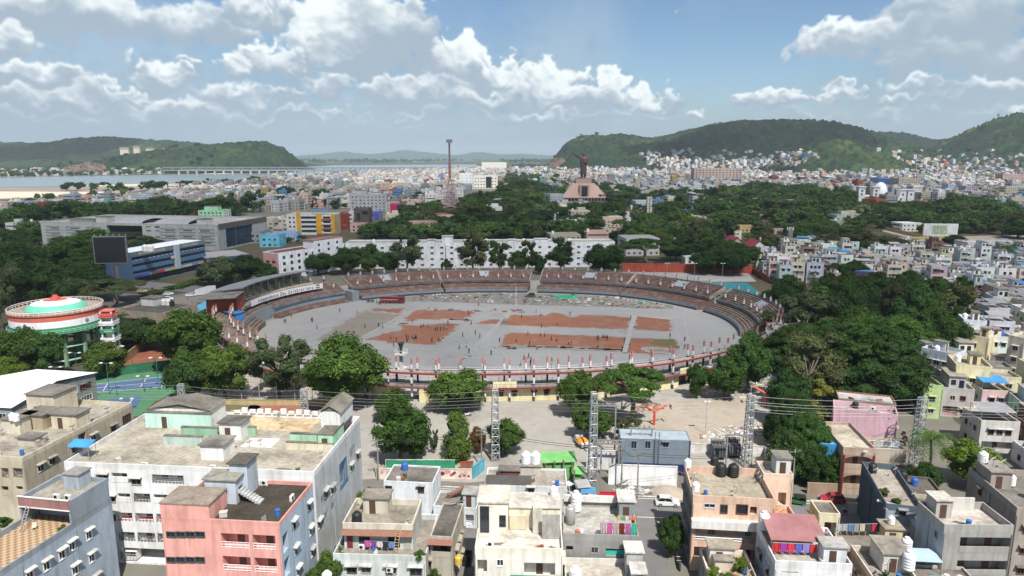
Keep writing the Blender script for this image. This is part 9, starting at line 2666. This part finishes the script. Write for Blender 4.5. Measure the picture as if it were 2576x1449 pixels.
UP=[(at('K3',790,962),9.0,'utility pole in front of the white substation wall'),(at('K3',690,905),8.5,'utility pole close to the white substation wall, left of another'),(at('K2',1278,1330),9.5,'utility pole in the lane beside the sunlit cream house'),(at('K2',775,850),8.5,'utility pole wrapped in creeper beside the flower wall'),(at('K2',1425,760),8,'utility pole near the blue wall end'),(at('K4',740,830),8.5,'utility pole in front of the black flat roof'),(at('K4',150,930),8.5,'utility pole behind the checkered terrace')]
for p,h,lab in UP:upole(p,h,.3,lab)
def wires(a,b,n,lab,sag=.7):
 for i in range(n):
  A,C=Vector(a)+Vector((0,(i-n/2)*.5,-.25*(i%2))),Vector(b)+Vector((0,(i-n/2)*.5,-.25*(i%2)))
  m=MB();P_=[A.lerp(C,j/10)-Vector((0,0,sag*4*(j/10)*(1-j/10)))for j in range(11)]
  for j in range(10):m.tube(P_[j],P_[j+1],.022,n=3,caps=False)
  tag(m.build('street_wire','rubber',None),lab,'cable',lab,True,PXY(P_[5]))
tp=lambda i:UP[i][0]+Vector((0,0,UP[i][1]-.3))
wires(tp(3),tp(4),4,'dark street wires over the flower wall');wires(tp(4),tp(1),4,'dark street wires before the substation');wires(tp(1),tp(0),3,'dark street wires between the twin poles');wires(tp(0),tp(6),4,'dark street wires over the road to the right');wires(tp(6),tp(5),4,'dark street wires crossing to the black flat roof');wires(tp(5),tp(5)+Vector((30,-4,0)),4,'dark street wires at the right of the narrow lane')
def fence(a,b,h,label,gap=4.0,col=(.5,.5,.48),mesh=True,mc=(.2,.2,.2)):
 a,b=Vector(a[:2]),Vector(b[:2]);d=b-a
 o=thing('wire_fence',label,'fence',(a.x,a.y,0),math.atan2(d.y,d.x),spot=PXY(((a.x+b.x)/2,(a.y+b.y)/2,h/2)))
 n=max(2,int(d.length/gap))
 for i in range(n+1):MB().bar((d.length*i/n,0,0),(d.length*i/n,0,h),.13).build('post','metal',o,col)
 m=MB()
 for z in(.3,h*.5,h-.1):m.bar((0,0,z),(d.length,0,z),.035)
 for i in range(int(d.length/.9)):m.bar((i*.9,0,.3),(i*.9,0,h-.1),.02)
 m.build('wire_mesh','metal',o,mc)
fence(at('K2',-200,350),at('K2',470,350),5.2,'high wire fence along the practice ground, left part');fence(at('K2',470,350),at('K2',720,345),5.2,'high wire fence along the practice ground, right part')
fence(at('K1',700,185),at('K1',1120,140),4.0,'green wire fence between tennis and clay courts',5,(.05,.2,.12),mc=(.05,.2,.1));fence(at('K1',560,330),at('K1',1080,268),3.4,'green wire fence on the near side of the tennis courts',5,(.05,.2,.12),mc=(.05,.2,.1))
wall('screen_wall','dark green screen wall behind the tennis courts',at('K1',330,235)[:2],at('K1',1085,140)[:2],2.6,.15,(.03,.14,.07));wall('screen_wall','green screen wall at the left end of the tennis courts',at('K1',190,300)[:2],at('K1',330,235)[:2],2.6,.15,(.03,.16,.08))
wall('compound_wall','tan wall along the red clay court',at('M1',1015,1449)[:2],at('M1',1280,1240)[:2],2.6,.3,hexc('a08a6a'))
wall('compound_wall','low yellow wall along the practice ground',at('K2',-420,362)[:2],at('K2',480,372)[:2],1.2,.25,hexc('b8a67c'))
m=MB()
cart=at('K1',1370,350)
o=thing('pitch_cover','orange folded cover lying on the practice ground','cover',cart,.1);MB().lathe([(0,.5),(.9,.4),(1.6,.12),(1.8,0)],8).build('sheet','cloth',o,(.5,.26,.08));o.scale=(2.2,.8,1)
for x0,x1,y in((1320,1500,735),(1520,1660,680),(1680,1790,640)):
 a,b_=at('M1',x0,y+15),at('M1',x1,y-20)
 for i in range(4):
  p=a.lerp(b_,(i+.5)/4);tree_at(Vector((p.x,p.y,0)),'bush',6.5,1.7,'bright','clipped hedge clump on the avenue median',group='hedge clumps on the avenue median')
for i in range(5):
 p=at('M1',1815+i*25,745-i*8)
 o=thing('hoarding','white hoarding sheet standing beside the pavilion approach','hoarding',p,.5,'white hoarding sheets')
 MB().box(-1.9,1.9,-.04,.04,.3,3.0).build('sheet','paint',o,(.6,.6,.6))
 for x in(-1.7,1.7):MB().bar((x,.1,0),(x,.1,3.1),.09).build('post','metal',o,(.3,.3,.3))
# dismantled staging and rubble
dr_=random.Random(17)
patch('debris_ground','M3',[(-640,430),(-300,425),(0,400),(600,395),(900,400),(1400,410),(1900,440),(2330,520),(2340,548),(2060,548),(1700,530),(1000,515),(700,505),(0,480),(-400,470)],'m_debris',.038,.8,1.5,9)
def heap(name,k,poly,n,cols,zmax=.5,big=1.0):
 m=MB()
 mats=[]
 for c in cols:
  q=bpy.data.materials.new('scrap');q.use_nodes=True;q.node_tree.nodes['Principled BSDF'].inputs['Base Color'].default_value=c4(c);q.node_tree.nodes['Principled BSDF'].inputs['Roughness'].default_value=.8;mats.append(q)
 x0,x1,y0,y1=min(p[0]for p in poly),max(p[0]for p in poly),min(p[1]for p in poly),max(p[1]for p in poly)
 c=0
 while c<n:
  x,y=dr_.uniform(x0,x1),dr_.uniform(y0,y1)
  if not in_poly(x,y,poly):continue
  p=at(k,x,y);c+=1
  m.M=Matrix.Translation((p.x,p.y,.04+dr_.uniform(0,.1)))@Matrix.Rotation(dr_.uniform(0,6.28),4,'Z')@Matrix.Rotation(dr_.uniform(-.2,.2),4,'X')
  m.cur=dr_.randrange(len(cols))
  t=dr_.random()
  if t<.55:l=dr_.uniform(.8,3.4)*big;m.box(-l/2,l/2,-.09,.09,0,.12)
  elif t<.85:l=dr_.uniform(.5,1.9)*big;m.box(-l/2,l/2,-l*.4,l*.4,0,.06+dr_.uniform(0,zmax))
  else:l=dr_.uniform(.3,.8)*big;m.lathe([(l,0),(l*.7,l*.45),(0,l*.6)],6)
 m.M=None
 o=m.build(name,mats);o['kind']='stuff'
heap('debris','M3',[(-600,440),(-300,430),(0,405),(600,400),(1400,415),(1900,445),(2300,520),(2330,545),(2060,545),(1700,525),(1000,512),(700,500),(0,470),(-400,465)],400,[(.42,.40,.37),(.25,.22,.19),(.12,.10,.09),(.5,.5,.5),(.33,.27,.2),(.03,.28,.14),(.28,.04,.05),(.5,.48,.44)])
heap('debris','M3',[(-150,540),(100,530),(440,560),(840,555),(840,590),(440,580),(-100,560)],26,[(.1,.1,.1),(.28,.05,.05),(.3,.29,.27)],.2)
heap('rubble','K3',[(1200,600),(1180,560),(1400,500),(1617,480),(1617,560),(1450,580)],170,[(.6,.59,.57),(.42,.4,.37),(.7,.69,.68),(.3,.22,.16)],.3,.6)
heap('rubble','K3',[(1200,250),(1500,215),(1617,260),(1617,320),(1400,330),(1150,320)],150,[(.6,.59,.57),(.4,.38,.36),(.7,.69,.68),(.45,.25,.2)],.3,.6)
heap('debris','K3',[(760,380),(800,350),(950,365),(930,400),(800,410)],80,[(.28,.16,.11),(.35,.24,.18),(.2,.12,.1),(.4,.36,.33)],.4)
heap('rubble','K3',[(620,905),(760,880),(900,900),(1040,900),(1030,930),(640,935)],60,[(.4,.39,.37),(.3,.28,.26),(.5,.49,.47)],.3,.6)
heap('rubble','K4',[(450,290),(800,300),(810,330),(460,330)],10,[(.5,.5,.5)],.3)
tp_=MB();n=14
A0,A1,A2,A3=at('M3',1115,425),at('M3',1360,412),at('M3',1390,448),at('M3',1180,452)
for i in range(n+1):
 for j in range(5):
  p=A0.lerp(A1,i/n).lerp(A3.lerp(A2,i/n),j/4);tp_.v.append((p.x,p.y,.12+.5*abs(math.sin(i*1.1+j))*math.sin(math.pi*j/4)))
for i in range(n):
 for j in range(4):tp_.f.append((i*5+j,(i+1)*5+j,(i+1)*5+j+1,i*5+j+1));tp_.mi.append(0)
o=tp_.build('tarpaulin','cloth',None,(.02,.38,.17));tag(o,'large crumpled green tarpaulin spread on the far side of the field','tarpaulin',spot=(1390,745))
mound=MB().lathe([(0,1.3),(1.2,1.05),(2.4,.45),(3.2,.0)],12).build('sand_heap','m_dust');mound.location=at('K3',990,925);tag(mound,'heap of sand at the roadside left of the peach house','sand heap')
# clouds overhead that shade the middle of the town
CT=1150.0
def cloud(poly,label,seed,px=True):
 P=[Vector(G(*q)[:2])for q in poly]if px else[Vector(q)for q in poly]
 off=Vector((SUN.x,SUN.y))/SUN.z*CT
 c=sum(P,Vector((0,0)))/len(P)
 r=random.Random(seed)
 pts=ragged([tuple(p+off)for p in P],14,5,seed)
 cc=c+off
 m=MB();n=len(pts);rings=7
 for top in(1,-1):
  o0=len(m.v)
  for k in range(rings+1):
   t=k/rings
   for(x,y)in pts:
    q=Vector((x,y)).lerp(cc,t)
    m.v.append((q.x,q.y,CT+(top*(45 if top>0 else 12)*math.sqrt(t)+r.uniform(-4,4)*t)))
  for k in range(rings):
   for i in range(n):
    f=(o0+k*n+i,o0+k*n+(i+1)%n,o0+(k+1)*n+(i+1)%n,o0+(k+1)*n+i)
    m.f.append(f if top>0 else f[::-1]);m.mi.append(0)
 o=m.build('cloud',label,None,None,True)
 o['kind']='stuff'
 return o
for nm,lo,hi in(('cloud',.11,.33),('dense_cloud',.22,.5)):
 b=NB(nm)
 tl=b.n('BsdfTranslucent');tl.inputs['Color'].default_value=(.9,.92,.95,1)
 df=b.n('BsdfDiffuse');df.inputs['Color'].default_value=(.9,.9,.9,1)
 m1=b.n('MixShader');m1.inputs[0].default_value=.6
 b.l(df.outputs[0],m1.inputs[1]);b.l(tl.outputs[0],m1.inputs[2])
 m2=b.n('MixShader')
 b.l(b.ramp(b.noise(.02,5),[(.25,lo),(.6,hi)]),m2.inputs[0])
 b.l(b.n('BsdfTransparent').outputs[0],m2.inputs[1]);b.l(m1.outputs[0],m2.inputs[2])
 b.l(m2.outputs[0],b.o.inputs['Surface'])
 MATS[nm]=b.m
cloud([(-300,860),(0,850),(300,860),(420,860),(560,835),(640,890),(800,925),(980,940),(1300,962),(1640,950),(1840,945),(1960,890),(2100,850),(2300,840),(2600,830),(3200,830),(2900,520),(2200,462),(1500,455),(1250,480),(1000,478),(700,484),(450,494),(100,508),(-200,520),(-400,700)],'cloud',3)
for cx,cy_,rx,ry,s_ in((-2850,4350,520,480,5),(1080,3150,480,420,6),(2700,4700,700,500,7),(700,3150,260,220,8),(-700,1350,420,130,9),(1700,1700,600,200,10)):
 cloud([(cx+rx*math.cos(k*.5236),cy_+ry*math.sin(k*.5236))for k in range(12)],'dense_cloud',s_,False)
# labels that single out each thing
def spot_of(o,s_):
 if s_ is not None:return s_
 p=o.location if o.type=='EMPTY' or o.location.length>0 else Vector(o.data.vertices[0].co)
 return PXY((p[0],p[1],p[2]+1))
def relabel():
 for lab_round in range(1):
  by={}
  for e in THINGS:
   if e[3]:continue
   e[2]=spot_of(e[0],e[2])
   by.setdefault(e[1],[]).append(e)
  names={1:'nearest',2:'second',3:'third',4:'fourth',5:'fifth',6:'sixth',7:'seventh',8:'eighth',9:'ninth',10:'tenth'}
  used={}
  for lab,L_ in by.items():
   if len(L_)==1:continue
   if len(L_)<=3 or len(lab.split())>8:
    L_.sort(key=lambda e:e[2][0])
    n=len(L_)
    for i,e in enumerate(L_):
     w={1:['left one'],2:['left one','right one'],3:['left one','middle one','right one']}
     if n<=3:sx_=w[n][i]
     elif i==0:sx_='leftmost'
     elif i==n-1:sx_='rightmost'
     else:sx_=['','second','third','fourth','fifth','sixth','seventh','eighth','ninth','tenth','eleventh','twelfth','thirteenth','fourteenth','fifteenth','sixteenth','seventeenth','eighteenth','nineteenth','twentieth'][min(i,19)]+' from left'
     e[0]['label']=f'{lab}, {sx_}'
    continue
   groups={}
   for e in L_:
    x,y=e[2]
    best=min(LMS,key=lambda q:(q[1]-x)**2+((q[2]-y)*1.6)**2)
    dx_,dy_=x-best[1],(y-best[2])*1.6
    rel=('right of' if dx_>0 else 'left of')if abs(dx_)>abs(dy_)else('below' if dy_>0 else 'above')
    groups.setdefault((rel,best[0]),[]).append((math.hypot(dx_,dy_),e))
   for(rel,ph),G_ in groups.items():
    G_.sort(key=lambda q:q[0])
    for i,(_,e)in enumerate(G_):
     if len(G_)==1:e[0]['label']=f'{lab} {rel} {ph}'
     else:
      nm=names.get(i+1,f'{i + 1}th')
      e[0]['label']=f'{lab}, {nm} {rel} {ph}'
 for e in THINGS:
  w=e[0]['label'].split()
  if len(w)>16:print('LONG',len(w),e[0]['label'])
 seen={}
 for e in THINGS:
  if not e[3]:seen.setdefault(e[0]['label'],[]).append(e[0].name)
 print('DUP',[(k,len(v))for k,v in seen.items()if len(v)>1][:20])
LMS[:]=[q for q in LMS if len(q[0].split())<=5]
LMS+=[('the long red wall',1720,672),('the near walkway rim',1300,940),('the open yard',1200,1080),('the play court',1760,1045),('the tennis courts',320,975),('the road',1700,1262),('the field centre',1300,830),('the near red strip',1480,860),('the far red strip',1450,808),('the small red patch',1060,825)]
relabel()
